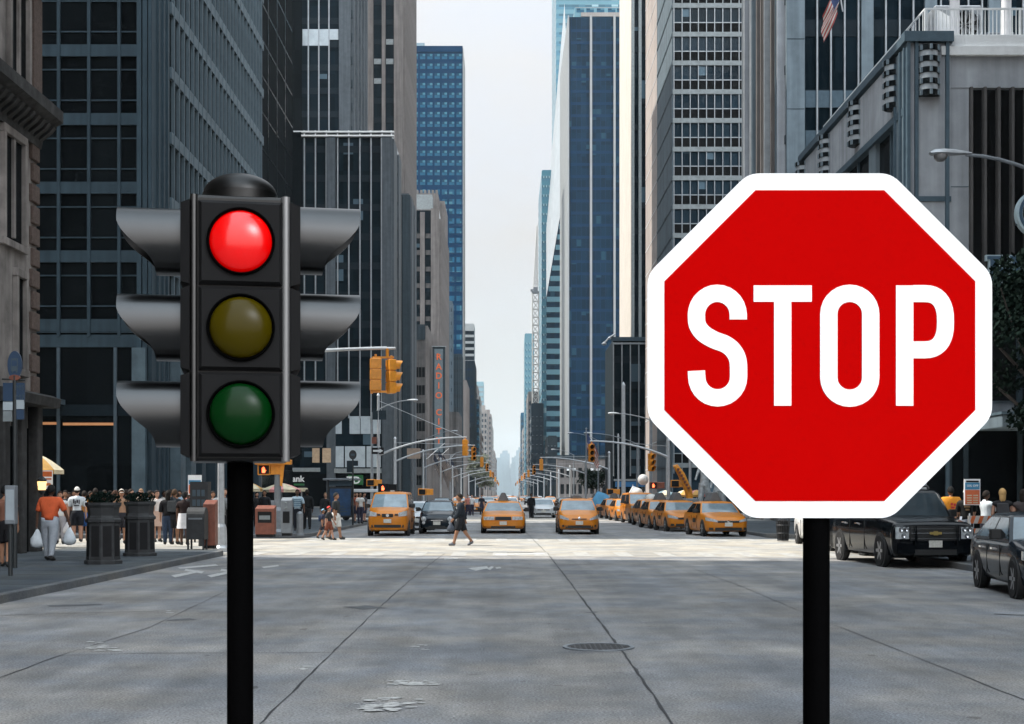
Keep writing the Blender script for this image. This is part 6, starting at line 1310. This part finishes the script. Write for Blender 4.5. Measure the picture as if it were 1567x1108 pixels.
# traffic further away
rv = random.Random(12)
proto_s = None
far = [(-6.2,135,'carblack'),(-2.9,128,'taxi'),(.4,150,'carwhite'),(3.6,170,'taxi'),(6.3,150,'carblack'),(-5.9,175,'taxi'),(-2.6,200,'carsilver'),(1.0,225,'taxi'),(4.1,250,'carblack'),(6.4,205,'taxi'),(-5.8,240,'carwhite'),(-2.4,280,'taxi'),(3.8,320,'taxi'),(.6,300,'carblack'),(6.6,290,'carwhite'),(-5.6,330,'taxi'),(2.2,390,'carsilver'),(-2.8,380,'taxi'),(5.4,400,'taxi')]
protos = {}; seen = set(); o = None; ORD2 = ['the','second','third','fourth','fifth','sixth','seventh','eighth','ninth','tenth']
nm_ = {'taxi':('taxi','small distant yellow taxi far down the avenue','taxi','distant yellow taxis'),'carblack':('black_car','small distant black car far down the avenue','car','distant black cars'),'carwhite':('white_car','small distant white car far down the avenue','car','distant white cars'),'carsilver':('silver_car','small distant silver car far down the avenue','car','distant silver cars')}
for x, y, m_ in far:
    if m_ not in protos: protos[m_] = Car(**SED).build(nm_[m_][0], nm_[m_][1], (x, y, .004), 0, m_, cat=nm_[m_][2], group=nm_[m_][3], taxi='low' if m_ == 'taxi' else None)
    else: o = copy_tree(protos[m_]); o.location = (x, y, .004)
    o = o if m_ in seen else protos[m_]; seen.add(m_)
    k_ = sum(1 for q in far if q[2] == m_ and q[1] < y); col_ = {'taxi':'yellow taxi','carblack':'black car','carwhite':'white car','carsilver':'silver car'}[m_]; ln_ = 'left' if x < -3.5 else 'middle' if x < 3 else 'right'
    o['label'] = f'small distant {col_} in the {ln_} lanes, {ORD2[k_]} nearest of the distant {col_}s'
# near right: black vans, dark saloon, white car
Car(**SUV).build('black_suv', 'black off-road car with chrome grille facing the camera, nearest under the stop sign', (X(1424,33.0)+.02, 36.0, .004), R(3), 'carblack', cat='car', style='suv', glass='carglass_m', chrome_trim=True, plate=True)
Car(**SUV).build('black_suv', 'black off-road car behind the nearer one, just right of the stop sign post', (11.1, 42.1, .004), R(3), 'carblack', cat='car', style='suv', glass='carglass_m', chrome_trim=True)
Car(**dict(SED, H=1.44, L=4.75)).build('dark_car', 'dark blue-grey saloon parked nearest at the right edge, cut by the frame', (9.62, 25.0, .004), R(-7), 'cardark', cat='car', chrome_trim=True, sideglass='carglass')
Car(**dict(SED, L=4.6)).build('white_car', 'white car showing only its front wing behind the stop sign post', (11.2, 48.6, .004), R(-2), 'carwhite', cat='car')
# ------------------------------------------------------------------ people
PM = {}
def pm(col, rough=.8, var=.12):
    k = (tuple(col), rough)
    if k not in PM: PM[k] = mat('cloth' if rough > .7 else 'skin', col, rough, spec=.2, var=var, scale=9)
    return PM[k]
SKIN = {'l': (.42,.24,.17), 'm': (.30,.16,.10), 'd': (.10,.055,.038)}
def person(label, x, y, h=1.74, rz=0, skin='m', shirt=(.1,.1,.1), sleeve=.5, legs=(.05,.05,.06), leglen=1.0, shoes=(.03,.03,.03), hair=(.02,.015,.012), hairlen='short', cap=None, stride=.0, arms=(0,0), elbows=(10,10), armside=(8,8), lean=0, head=0, skirt=None, bag=None, z=.15, group=None, jacket=None, build=1.0, backpack=None, print_=None):
    root = thing('person', label, 'person', (x, y, z), rz, group)
    k = h; B_ = build
    J = {}; Ed = []; Rr = {}; tagp = {}
    def add(n, p, r, par=None, seg=None):
        J[n] = Vector(p); Rr[n] = r
        if par: Ed.append((par, n)); tagp[(par, n)] = seg
    ln = R(lean); up = lambda zz, yy=0: Vector((0, -math.sin(ln)*(zz-.53)*k+yy*k, (.53+(zz-.53)*math.cos(ln))*k))
    add('pelvis', up(.53), .075*k*B_); add('waist', up(.62), .066*k*B_, 'pelvis', 'torso'); add('chest', up(.735,.004), .082*k*B_, 'waist', 'torso'); add('neck', up(.835,.006), .034*k, 'chest', 'torso'); add('headb', up(.885,-.004), .034*k, 'neck', 'neck')
    for s, nm in ((-1,'L'),(1,'R')):
        a = R(arms[0 if s < 0 else 1]); e = R(elbows[0 if s < 0 else 1]); sd = R(armside[0 if s < 0 else 1])
        sh = up(.80)+Vector((s*.112*k*B_,0,0)); add('sh'+nm, sh, .036*k*B_, 'chest', 'torso')
        d = Vector((s*math.sin(sd), -math.sin(a)*math.cos(sd), -math.cos(a)*math.cos(sd))); el = sh+d*.172*k; add('el'+nm, el, .026*k, 'sh'+nm, 'upper')
        d2 = Vector((s*math.sin(sd)*.4, -math.sin(a+e), -math.cos(a+e))).normalized(); wr = el+d2*.145*k; add('wr'+nm, wr, .0165*k, 'el'+nm, 'fore')
        pa = wr+d2*.032*k; add('pa'+nm, pa, .019*k, 'wr'+nm, 'hand')
        side = Vector((0, -1, 0)).cross(d2); lat = Vector((0,-math.cos(a+e),math.sin(a+e)))
        for f in range(4):
            o_ = lat*((f-1.5)*.0105*k); tp = pa+o_+d2*.020*k; add(f'f{f}{nm}', tp, .0058*k, 'pa'+nm, 'hand'); add(f'g{f}{nm}', tp+(d2*.9-Vector((s*.45,0,0))).normalized()*(.030-.004*abs(f-1.3))*k, .0050*k, f'f{f}{nm}', 'hand')
        add('th'+nm, wr+lat*.022*k+d2*.022*k, .0062*k, 'wr'+nm, 'hand'); add('tj'+nm, wr+lat*.030*k+d2*.044*k, .0054*k, 'th'+nm, 'hand')
        st = stride*s; hp = up(.50)+Vector((s*.052*k*B_,0,0)); add('hp'+nm, hp, .066*k*B_, 'pelvis', 'leg')
        fw = st > 0; ta = R(st*26); kn = hp+Vector((s*.006*k,-math.sin(ta),-math.cos(ta)))*.235*k; add('kn'+nm, kn, .040*k*B_, 'hp'+nm, 'thigh')
        sa = ta-R(8*abs(st)) if fw else ta-R(20*abs(st)); an = kn+Vector((0,-math.sin(sa),-math.cos(sa)))*.235*k; add('an'+nm, an, .024*k, 'kn'+nm, 'shank')
        fa = R(12*abs(st)) if fw else -R(32*abs(st)); dirf = Vector((s*.12,-math.cos(fa),math.sin(fa))).normalized()
        hl = an+Vector((0,.018*k,-.022*k)); add('hl'+nm, hl, .021*k, 'an'+nm, 'foot'); add('to'+nm, an+Vector((0,0,-.024*k))+dirf*.095*k, .018*k, 'an'+nm, 'foot')
    names = list(J); idx = {n: i for i, n in enumerate(names)}
    me = bpy.data.meshes.new('person_body'); me.from_pydata([J[n] for n in names], [(idx[a], idx[b]) for a, b in Ed], [])
    ob = bpy.data.objects.new('tmp', me); COL.objects.link(ob); ob.modifiers.new('skin', 'SKIN'); md = ob.modifiers.new('sub', 'SUBSURF'); md.levels = 1; md.render_levels = 1
    sv = me.skin_vertices[0].data
    for n in names: sv[idx[n]].radius = (Rr[n]*(1.28 if n in ('chest','waist','pelvis') else 1), Rr[n]*(.92 if n in ('chest','waist','pelvis') else 1)); sv[idx[n]].use_root = (n == 'pelvis')
    dg = bpy.context.evaluated_depsgraph_get(); m2 = bpy.data.meshes.new_from_object(ob.evaluated_get(dg)); bpy.data.objects.remove(ob)
    segs = [(J[a], J[b], tagp[(a, b)]) for a, b in Ed]
    def classify(c):
        best = (1e9, None, 0)
        for a, b, s in segs:
            ab = b-a; t = max(0, min(1, (c-a).dot(ab)/ab.length_squared)); d = (c-a-ab*t).length
            if d < best[0]: best = (d, s, t)
        return best[1], best[2]
    V = [v.co.copy() for v in m2.vertices]; Fs = [tuple(f.vertices) for f in m2.polygons]; cen = [f.center.copy() for f in m2.polygons]; nor = [v.normal.copy() for v in m2.vertices]
    cls = [classify(c) for c in cen]
    zmin = min(v.z for v in V); dz = -zmin
    hb = MB(); hb.v = [(v.x, v.y, v.z+dz) for v in V]; hb.f = Fs; hb.m = [0]*len(Fs)
    # head joined to the body: skull, jaw, nose, brow, ears, eyes, mouth
    hc = up(.935,-.006)+Vector((0,0,dz)); hr = Vector((.046,.060,.070))*k; hz = R(head); n0 = len(hb.v); NU, NV = 20, 14; rg = []
    def hpt(u, v, g=1.0):
        th = math.pi*v; ph = 2*math.pi*u; px_, py_, pz_ = math.sin(th)*math.sin(ph), -math.sin(th)*math.cos(ph), math.cos(th)
        w_ = 1-.30*max(0, -pz_-.1)**1.0; fx = -py_
        yv = py_*(1 - (.10 if pz_ < -.4 and py_ > 0 else 0))
        nose_ = max(0, 1-abs(math.atan2(px_, fx))/.30)*max(0, 1-abs(pz_+.12)/.28) if fx > .5 else 0
        eye_ = max(0, 1-abs(abs(math.atan2(px_, fx))-.42)/.22)*max(0, 1-abs(pz_-.10)/.14) if fx > .4 else 0
        chin = max(0, 1-abs(math.atan2(px_, fx))/.5)*max(0, 1-abs(pz_+.78)/.25) if fx > .1 else 0
        p = Vector((px_*hr.x*w_*g, (yv*g-.20*nose_+.06*eye_-.10*chin)*hr.y, pz_*hr.z*g)); 
        return Vector((p.x*math.cos(hz)-p.y*math.sin(hz), p.x*math.sin(hz)+p.y*math.cos(hz), p.z))
    for j in range(NV+1): rg.append([hc+hpt(i/NU, max(.001, min(.999, j/NV))) for i in range(NU)])
    hb.rings(rg)
    rot = lambda p: hc+Vector((p[0]*math.cos(hz)-p[1]*math.sin(hz), p[0]*math.sin(hz)+p[1]*math.cos(hz), p[2]))
    for s in (-1,1):
        q = rot((s*.046*k, .006*k, -.004*k)); hb.rings([[q+Vector((s*.004*k*(1-i), .010*k*math.cos(a), .017*k*math.sin(a)))*(1 if i == 0 else .8) - (q*0) for a in [j*math.pi/4 for j in range(8)]] for i in (0,1)])
        e_ = rot((s*.019*k, -.0525*k, .009*k)); hb.lathe([(.0052*k,-.003*k),(.004*k,.003*k)], tuple(e_), 8, 'y', m=1)
    mo = rot((0,-.056*k,-.038*k)); hb.box(mo.x-.014*k, mo.x+.014*k, mo.y-.003*k, mo.y+.006*k, mo.z-.003*k, mo.z+.003*k, 2)
    sk = SKIN[skin]; hb.build('body', [pm(sk, .6), pm((.01,.01,.01)), pm((sk[0]*.7, sk[1]*.45, sk[2]*.45), .6)], root, smooth=True)
    def cloth(name, sel, col, off, flare=None):
        fs = [f for f, c, q in zip(Fs, cls, cen) if sel(c[0], c[1], q)]
        if not fs: return
        used = sorted({i for f in fs for i in f}); mp = {i: j for j, i in enumerate(used)}; b = MB()
        for i in used:
            p = V[i]+nor[i]*off
            if flare: p = flare(p)
            b.v.append((p.x, p.y, p.z+dz))
        b.f = [tuple(mp[i] for i in f) for f in fs]; b.m = [0]*len(fs); o = b.build(name, pm(col), root, smooth=True)
        so_ = o.modifiers.new('thickness', 'SOLIDIFY'); so_.thickness = .012; so_.offset = -1; return o
    zw = .555*k
    if sleeve is not None:
        cloth('shirt', lambda s, t, q: (s == 'torso' and q.z > zw-.02*k) or (s == 'upper' and t < (sleeve*2 if sleeve < .5 else 1.1)) or (s == 'fore' and sleeve > .5 and t < (sleeve-.5)*2), shirt, .014*k)
    if skirt:
        col, ln_ = skirt; b = MB(); rg = []; n = 20
        for u in (0,.25,.6,1): 
            zz = (.60-(.60-ln_)*u)*k+dz; rx, ry = (.105+.035*u)*k*B_, (.085+.03*u+abs(stride)*.05*u)*k*B_; rg.append([((rx+.006*k*math.sin(5*a))*math.cos(a), (ry+.006*k*math.sin(7*a))*math.sin(a), zz) for a in [2*math.pi*j/n for j in range(n)]])
        b.rings(rg, cap=False); b.build('skirt', pm(col), root, smooth=True)
    elif leglen: cloth('trousers' if leglen > .8 else 'shorts', lambda s, t, q: (s == 'leg') or (s == 'torso' and q.z < zw) or (s == 'thigh' and (leglen > .5 or t < leglen*2)) or (s == 'shank' and leglen > .5 and t < (leglen-.5)*2.0), legs, .012*k if leglen > .8 else .016*k)
    for sg_ in (-1,1): cloth('shoe', lambda s, t, q: s == 'foot' and q.x*sg_ > 0, shoes, .008*k)
    if jacket: cloth('jacket', lambda s, t, q: (s == 'torso' and q.z > .50*k and not (q.y < -.03*k and abs(q.x) < .03*k)) or s == 'upper' or (s == 'fore' and t < .92), jacket, .022*k)
    if print_:
        b = MB()
        for (u0,u1,w0,w1) in print_[1]: 
            b.quad([(u*k, print_[2]*k, w_*k+dz) for u, w_ in ((u0,w0),(u1,w0),(u1,w1),(u0,w1))])
        b.build('shirt_print', pm(print_[0]), root)
    # hair or cap
    def shell(name, vmax, g, col, back=0):
        b = MB(); rg = []
        for j in range(9):
            row = []
            for i in range(NU):
                u = i/NU; front_ = math.cos(2*math.pi*u); lim = vmax-(.17*max(0, front_)+.04) if front_ > .15 else vmax+back*max(0,-front_); row.append(hc+hpt(u, max(.001, lim*j/8), g)+Vector((0,0,.004*k)))
            rg.append(row)
        b.rings(rg, cap=False); o = b.build(name, pm(col), root, smooth=True); so_ = o.modifiers.new('thickness', 'SOLIDIFY'); so_.thickness = .006*k; so_.offset = 1; return o
    if hairlen != 'none': shell('hair', .50, 1.07, hair, .16 if hairlen == 'short' else .30)
    if hairlen == 'long':
        b = MB(); rg = []
        for u, w_, d_ in ((0,.042,.05),(.3,.047,.055),(.65,.045,.045),(1,.028,.025)):
            c_ = rot((0,.030*k,.02*k))+Vector((0,.018*k*u,-.15*k*u)); rg.append([c_+Vector((w_*k*math.cos(a), d_*k*.6*math.sin(a), 0)) for a in [2*math.pi*j/12 for j in range(12)]])
        b.rings(rg); b.build('long_hair', pm(hair), root, smooth=True)
    if cap:
        o = shell('cap', .40, 1.13, cap, .06); b = MB(); rg = []
        for u in (0,.5,1): rg.append([rot(((.044-.012*u)*k*math.sin(a), -.050*k-.048*k*u*math.cos(a), .026*k-.008*k*u)) for a in [R(-80+160*j/8) for j in range(9)]])
        b.rings(rg, cap=False, closed=False); q = b.build('cap_peak', pm(cap), root, smooth=True); so_ = q.modifiers.new('thickness', 'SOLIDIFY'); so_.thickness = .006
    if backpack:
        b = MB(); b.rings([[(x_*k, (.07+.075*d_)*k, z_*k+dz) for x_, z_ in ((-.08,.60),(.08,.60),(.09,.70),(.075,.80),(-.075,.80),(-.09,.70))] for d_ in (0,.6,1)]); b.build('backpack', pm(backpack), root, bevel=.02)
    if bag:
        for hand, col, sz in bag:
            nm = 'L' if hand < 0 else 'R'; p = J['g1'+nm]+Vector((0,0,dz)); b = MB(); n = 14; rb = random.Random(len(label)+hand); rg = []
            for u, w_ in ((0,.15),(.25,.5),(.5,.85),(.75,1.0),(.92,.8),(1,.3)):
                rg.append([(w_*sz*.5*(1+rb.uniform(-.12,.12))*math.cos(a), w_*sz*.33*math.sin(a)*(1+rb.uniform(-.2,.2)), -u*sz*1.25) for a in [2*math.pi*j/n for j in range(n)]])
            b.rings(rg); c, s = math.cos(rz), math.sin(rz); wp = Vector((p.x*c-p.y*s+x, p.x*s+p.y*c+y, p.z+z)); 
            bt = thing('carrier_bag', f'{"white" if col[0] > .3 else "dark"} carrier bag held by the {" ".join(label.split()[:8])}' + (', left hand' if hand < 0 else ''), 'bag', tuple(wp)); b.build('sack', pm(col, .72), bt, smooth=True)
            q = MB(); q.tube([(-sz*.06,0,-sz*.1),(0,0,.03),(sz*.06,0,-sz*.1)], .006, 5); q.build('handle', pm(col, .72), bt)
    return root
def side(px, base, on_kerb=True):
    y = G(base)*((EYE-.15)/EYE if on_kerb else 1); return X(px, y), y
W_ = (.62,.62,.62)
# left pavement
x, y = side(8, 868); person('man in a brown top and dark skirt-like shorts with bare calves at the left edge', x, y, 1.78, R(185), 'm', (.16,.075,.05), .2, (.01,.01,.012), .42, hair=(.01,.01,.01), stride=.4)
x, y = side(76, 858); person('man in an orange patterned shirt and pale jeans seen from behind', x, y, 1.80, R(172), 'd', (.55,.10,.035), .45, (.30,.33,.37), 1.0, hair=(.008,.008,.008), stride=.32, arms=(10,-6), armside=(24,16), lean=6, build=1.15, bag=[(-1,(.55,.6,.64),.34),(1,(.55,.6,.64),.36)])
x, y = side(92, 832); person('woman in a white sleeveless top facing the camera behind the orange shirt', x, y, 1.68, R(10), 'l', W_, .1, (.3,.3,.33), 1.0, hairlen='long', hair=(.03,.015,.01), bag=[(1,(.6,.6,.62),.3)])
x, y = side(118, 829); person('man in a white printed tee, dark shorts and white cap from behind', x, y, 1.82, R(190), 'l', (.55,.60,.64), .4, (.012,.014,.02), .42, shoes=(.05,.05,.06), cap=(.6,.58,.54), build=1.08, print_=((.03,.03,.04), [(-.06,-.04,.70,.78),(-.03,.0,.72,.78),(.01,.03,.70,.76),(-.05,.05,.66,.68),(.035,.06,.71,.79)], .105))
x, y = side(129, 828); person('person in an ochre vest and blue shorts beside the white printed tee', x, y, 1.70, R(200), 'm', (.50,.23,.05), .15, (.03,.10,.30), .4)
x, y = side(113, 815); person('person in a light blue top partly hidden behind the white cap', x, y, 1.74, R(30), 'm', (.10,.32,.55), .4, (.02,.02,.03))
x, y = side(186, 832); person('man in a pale cap and tan shirt between the two planters', x, y, 1.74, R(20), 'm', (.28,.17,.11), .5, (.02,.02,.025), .45, cap=(.6,.56,.5), arms=(30,20), elbows=(40,50), bag=[(1,(.55,.58,.62),.28)])
x, y = side(176, 826); person('dark-haired passer-by just behind the nearer planter', x, y, 1.72, R(150), 'm', (.02,.02,.025), .6, (.02,.02,.03), hair=(.06,.03,.02))
x, y = side(146, 824); person('tall passer-by in dark clothes left behind the nearer planter', x, y, 1.80, R(200), 'd', (.03,.035,.04), .5, (.02,.02,.03))
x, y = side(216, 818); person('fair-haired person behind the farther planter', x, y, 1.80, R(0), 'l', (.2,.16,.13), .5, (.03,.03,.05), hair=(.30,.19,.11))
x, y = side(240, 829); person('woman in a pale patterned dress right of the farther planter', x, y, 1.72, R(40), 'l', (.60,.55,.52), .2, (.3,.2,.15), 0, skirt=((.48,.33,.26), .30), hairlen='long', hair=(.015,.01,.01))
x, y = side(257, 833); person('woman in a black top and blue jeans seen from behind', x, y, 1.70, R(185), 'm', (.008,.008,.01), .6, (.025,.04,.07), hairlen='long', hair=(.012,.01,.008))
x, y = side(267, 833); person('person in black shorts with grey backpack beside the blue jeans', x, y, 1.74, R(170), 'm', (.02,.025,.03), .5, (.012,.012,.014), .45, backpack=(.05,.055,.06), hair=(.06,.035,.02))
x, y = side(282, 834); person('woman in a black top and knee-length white skirt near the mailbox', x, y, 1.66, R(180), 'd', (.02,.012,.012), .3, (0,0,0), 0, skirt=((.62,.62,.64), .31), hair=(.01,.01,.01))
x, y = side(244, 808); person('man in a bright blue tee standing higher up behind the crowd', x, y, 1.86, R(0), 'd', (.09,.26,.46), .4, (.02,.02,.03), hair=(.01,.01,.01))
x, y = side(275, 812); person('person in a pale blue top behind the mailbox crowd', x, y, 1.76, R(0), 'm', (.28,.38,.46), .4, (.03,.03,.05))
x, y = side(337, 834); person('man in a grey shirt leaning on luggage left of the black pole', x, y, 1.78, R(30), 'd', (.20,.21,.22), .5, (.012,.012,.014), arms=(30,20), elbows=(50,40))
x, y = side(326, 822); person('woman in dark clothes behind the newspaper dispenser', x, y, 1.7, R(20), 'm', (.04,.03,.03), .7, (.02,.02,.03), hairlen='long')
for i, (px, base, c1, lb) in enumerate(((100,824,(.03,.03,.035),'person in black at the back left of the crowd'),(160,818,(.18,.06,.04),'person in dull red at the back between the planters'),(200,822,(.03,.04,.06),'person in navy behind the gap of the planters'),(229,822,(.16,.2,.24),'person in slate grey at the back right of the farther planter'),(291,818,(.35,.12,.10),'person in a pinkish top near the notices'),(312,812,(.05,.05,.06),'person in charcoal behind the phone booth'))):
    x, y = side(px, base); person(lb, x, y, 1.72+.03*(i % 3), R(40*i), 'mdl'[i % 3], c1, .45, (.02,.025,.04), [1.0,.42][i % 2])
extra = [(106,819,(.03,.03,.035),'person in black behind the white printed tee'),(138,817,(.10,.05,.04),'person in a brown top behind the nearer planter'),(168,815,(.32,.34,.36),'person in a light grey top in the back row by the planters'),(193,816,(.012,.012,.015),'person in black in the back row between the planters'),(206,813,(.25,.06,.05),'person in dark red in the back row by the farther planter'),(234,815,(.03,.05,.08),'person in dark blue in the back row right of the planters'),(251,812,(.40,.38,.35),'person in a cream top in the back row of the crowd'),(261,816,(.02,.02,.02),'person in black in the back row behind the blue jeans'),(271,822,(.05,.035,.03),'person in dark brown beside the white skirt'),(288,824,(.015,.018,.02),'person in black just left of the mailbox'),(317,826,(.10,.11,.12),'person in grey behind the newspaper dispenser'),(343,826,(.02,.022,.025),'person in dark clothes beside the black pole'),(62,826,(.02,.025,.02),'vendor in dark clothes by the food cart')]
for i, (px, base, c1, lb) in enumerate(extra):
    x, y = side(px, base); person(lb, x, y, 1.66+.04*(i % 4), R(70*i), 'dml'[i % 3], c1, [.45,.9,.2][i % 3], [(.02,.025,.04),(.05,.06,.08),(.015,.015,.017)][i % 3], [1.0,.42,1.0][i % 3], hairlen=['short','long','short'][i % 3], arms=(8*(i % 3),-6), stride=.2*(i % 2))
# left corner beyond the crossing
x, y = side(455, 812); person('man in a blue and white striped polo and dark trousers by the bollard', x, y, 1.80, R(10), 'd', (.33,.42,.48), .4, (.012,.014,.02), arms=(5,5), armside=(14,14), print_=((.08,.16,.22), [(-.09,.09,.60+.05*i,.62+.05*i) for i in range(4)], -.105))
x, y = side(470, 810); person('person in black walking away right of the striped polo', x, y, 1.8, R(200), 'd', (.008,.009,.01), .9, (.010,.011,.013), stride=.25)
x, y = side(405, 808); person('man in black at the left behind the newspaper box', x, y, 1.78, R(0), 'm', (.012,.013,.016), .9, (.012,.012,.014))
x, y = side(393, 806); person('woman in black at the far left behind the newspaper box', x, y, 1.7, R(30), 'l', (.02,.02,.022), .9, (.012,.012,.014), hairlen='long')
x, y = side(498, 806); person('fair woman in black beside the shelter panel', x, y, 1.66, R(0), 'l', (.02,.02,.022), .9, (.012,.012,.014), hair=(.25,.16,.09), hairlen='long')
x, y = side(514, 826, False); person('man in a charcoal polo and white shorts stepping off the kerb', x, y, 1.80, R(80), 'm', (.025,.028,.03), .45, (.55,.55,.53), .45, shoes=(.05,.05,.05), hair=(.02,.02,.02), stride=.5, z=0, build=1.12)
x, y = side(507, 826, False); person('child in a red cap and dark tee holding the man\'s side', x-.05, y-.35, 1.30, R(75), 'l', (.03,.03,.032), .4, (.16,.05,.03), .42, cap=(.62,.06,.05), stride=.7, arms=(-15,20), z=0)
x, y = side(495, 824, False); person('child in a pale blue cap with a navy backpack at the kerb', x, y-.1, 1.18, R(75), 'm', (.03,.035,.06), .4, (.03,.03,.04), .42, cap=(.22,.40,.52), backpack=(.02,.04,.09), stride=.7, z=0)
for i, (px, base, c1, lb) in enumerate(((546,800,(.35,.10,.06),'person in a red top under the white awning left of the van'),(551,801,(.55,.53,.5),'woman in a white top left of the van'),(557,799,(.05,.05,.06),'person in black left of the van mirror'),(541,798,(.2,.2,.22),'person in grey by the round sign post'))):
    x, y = side(px, base); person(lb, x, y, 1.7, R(30*i), 'lm'[i % 2], c1, .3, (.03,.03,.05), [.45,1.0][i % 2], hairlen='long' if i % 2 else 'short')
# man crossing the avenue
x, y = side(705, 835, False); person('man in a dark jacket and black shorts striding across the sunlit crossing', x, y, 1.80, R(-83), 'm', (.62,.62,.62), .5, (.012,.014,.018), .46, shoes=(.16,.17,.19), hair=(.02,.016,.012), stride=.8, arms=(-28,14), elbows=(14,28), jacket=(.012,.018,.026), z=.004, lean=3, bag=[(1,(.06,.07,.09),.26)])
x, y = side(813, 793, False); person('traffic officer in black standing by the silver saloon car', x, y, 1.80, R(0), 'd', (.008,.009,.011), .9, (.008,.009,.011), z=.004, cap=(.01,.01,.012))
for px, base, c1, lb in ((716,789,(.5,.2,.15),'person in a red top beyond the middle taxi'),(722,789,(.6,.6,.6),'person in a white top beyond the middle taxi'),(737,788,(.03,.03,.04),'person in black beyond the middle taxi')):
    x, y = side(px, base, False); person(lb, x, y, 1.72, 0, 'l', c1, .4, (.03,.03,.05), z=.004)
# right pavement
y = 41; person('man in an orange shirt with red lettering seen from behind, beyond the black off-road car', X(1455,y), y, 1.80, R(185), 'm', (.68,.27,.03), .45, (.02,.02,.03), hair=(.01,.01,.01), build=1.15, print_=((.5,.04,.05), [(-.04,.0,.70,.74),(.01,.05,.71,.75),(-.02,.04,.66,.69)], .112))
y = 38.5; person('man in a black printed tee and white cap turned away by the barricade', X(1479,y), y, 1.72, R(170), 'l', (.012,.012,.013), .45, (.25,.28,.33), cap=(.6,.6,.6), arms=(25,15), elbows=(40,40), print_=((.35,.22,.12), [(-.04,.05,.72,.75),(-.03,.03,.67,.70)], .105))
y = 39.5; person('person in a white tee and dark trousers right of the poster board', X(1509,y), y, 1.68, R(110), 'd', (.50,.55,.58), .4, (.02,.02,.03), arms=(40,20), elbows=(30,30))
y = 35; person('blonde woman with a black top and small backpack near the right edge', X(1534,y), y, 1.72, R(165), 'l', (.02,.02,.022), .1, (.02,.02,.03), hair=(.52,.32,.13), hairlen='long', backpack=(.06,.06,.065))
y = 34; person('woman with bare arms cut by the right edge', X(1566,y), y, 1.7, R(150), 'l', (.06,.05,.05), .1, (.02,.02,.03), hairlen='long')
# silvery sculpture behind the taxi row
y = 84; M['bronze'] = mat('silvery_bronze', (.42,.46,.48), .4, .3, var=.35, scale=6)
def statue(label, px, y, zb, h, lean, arms, seed):
    t = thing('sculpture', label, 'sculpture', (X(px,y), y, .15)); rr = random.Random(seed); c = math.sin(R(lean))
    b = MB(); 
    b.tube([(-.30,0,zb),(-.20,0,zb+h*.25),(-.08,0,zb+h*.48)], [.12,.17,.24], 10); b.tube([(.34,.05,zb),(.24,0,zb+h*.25),(.06,0,zb+h*.48)], [.12,.17,.24], 10)
    b.tube([(0,0,zb+h*.44),(c*.2,0,zb+h*.6),(c*.45,0,zb+h*.80),(c*.5,0,zb+h*.88)], [.28,.25,.32,.11], 12)
    b.tube([(c*.5,0,zb+h*.86),(c*.52,-.03,zb+h*.93),(c*.55,0,zb+h)], [.10,.17,.06], 10)
    for s, (dx_, dz_) in zip((-1,1), arms): b.tube([(c*.42+s*.26,0,zb+h*.79),(c*.42+s*(.26+dx_*.5),-.05,zb+h*.79+dz_*.5),(c*.42+s*(.22+dx_),-.1,zb+h*.79+dz_)], [.12,.09,.06], 8)
    b.build('figure', M['bronze'], t, smooth=60)
    b = MB(); b.box(-.5,.5,-.45,.45,0,zb+.03); b.build('plinth', M['pier_dark'], t, bevel=.03)
statue('silvery standing sculpture of a striding figure behind the parked taxis', 1078, 80, .75, 3.1, 6, ((.35,-.75),(.45,-.6)), 1)
statue('silvery headless-looking sculpture right of the striding one, half behind the stop sign', 1100, 80, .7, 2.5, -6, ((.2,-.7),(.25,-.7)), 2)
# ------------------------------------------------------------------ haze over the city
hm = bpy.data.materials.new('haze'); hm.use_nodes = True; t = hm.node_tree; t.nodes.remove(t.nodes['Principled BSDF'])
pv = t.nodes.new('ShaderNodeVolumePrincipled'); pv.inputs['Color'].default_value = (.74,.87,.94,1); pv.inputs['Density'].default_value = .000085; pv.inputs['Anisotropy'].default_value = .1
lnk(t, pv.outputs[0], t.nodes['Material Output'].inputs['Volume'])
b = MB(); b.box(-420, 420, -230, 9700, -1.2, 400); o = b.build('haze', hm); o['kind'] = 'stuff'
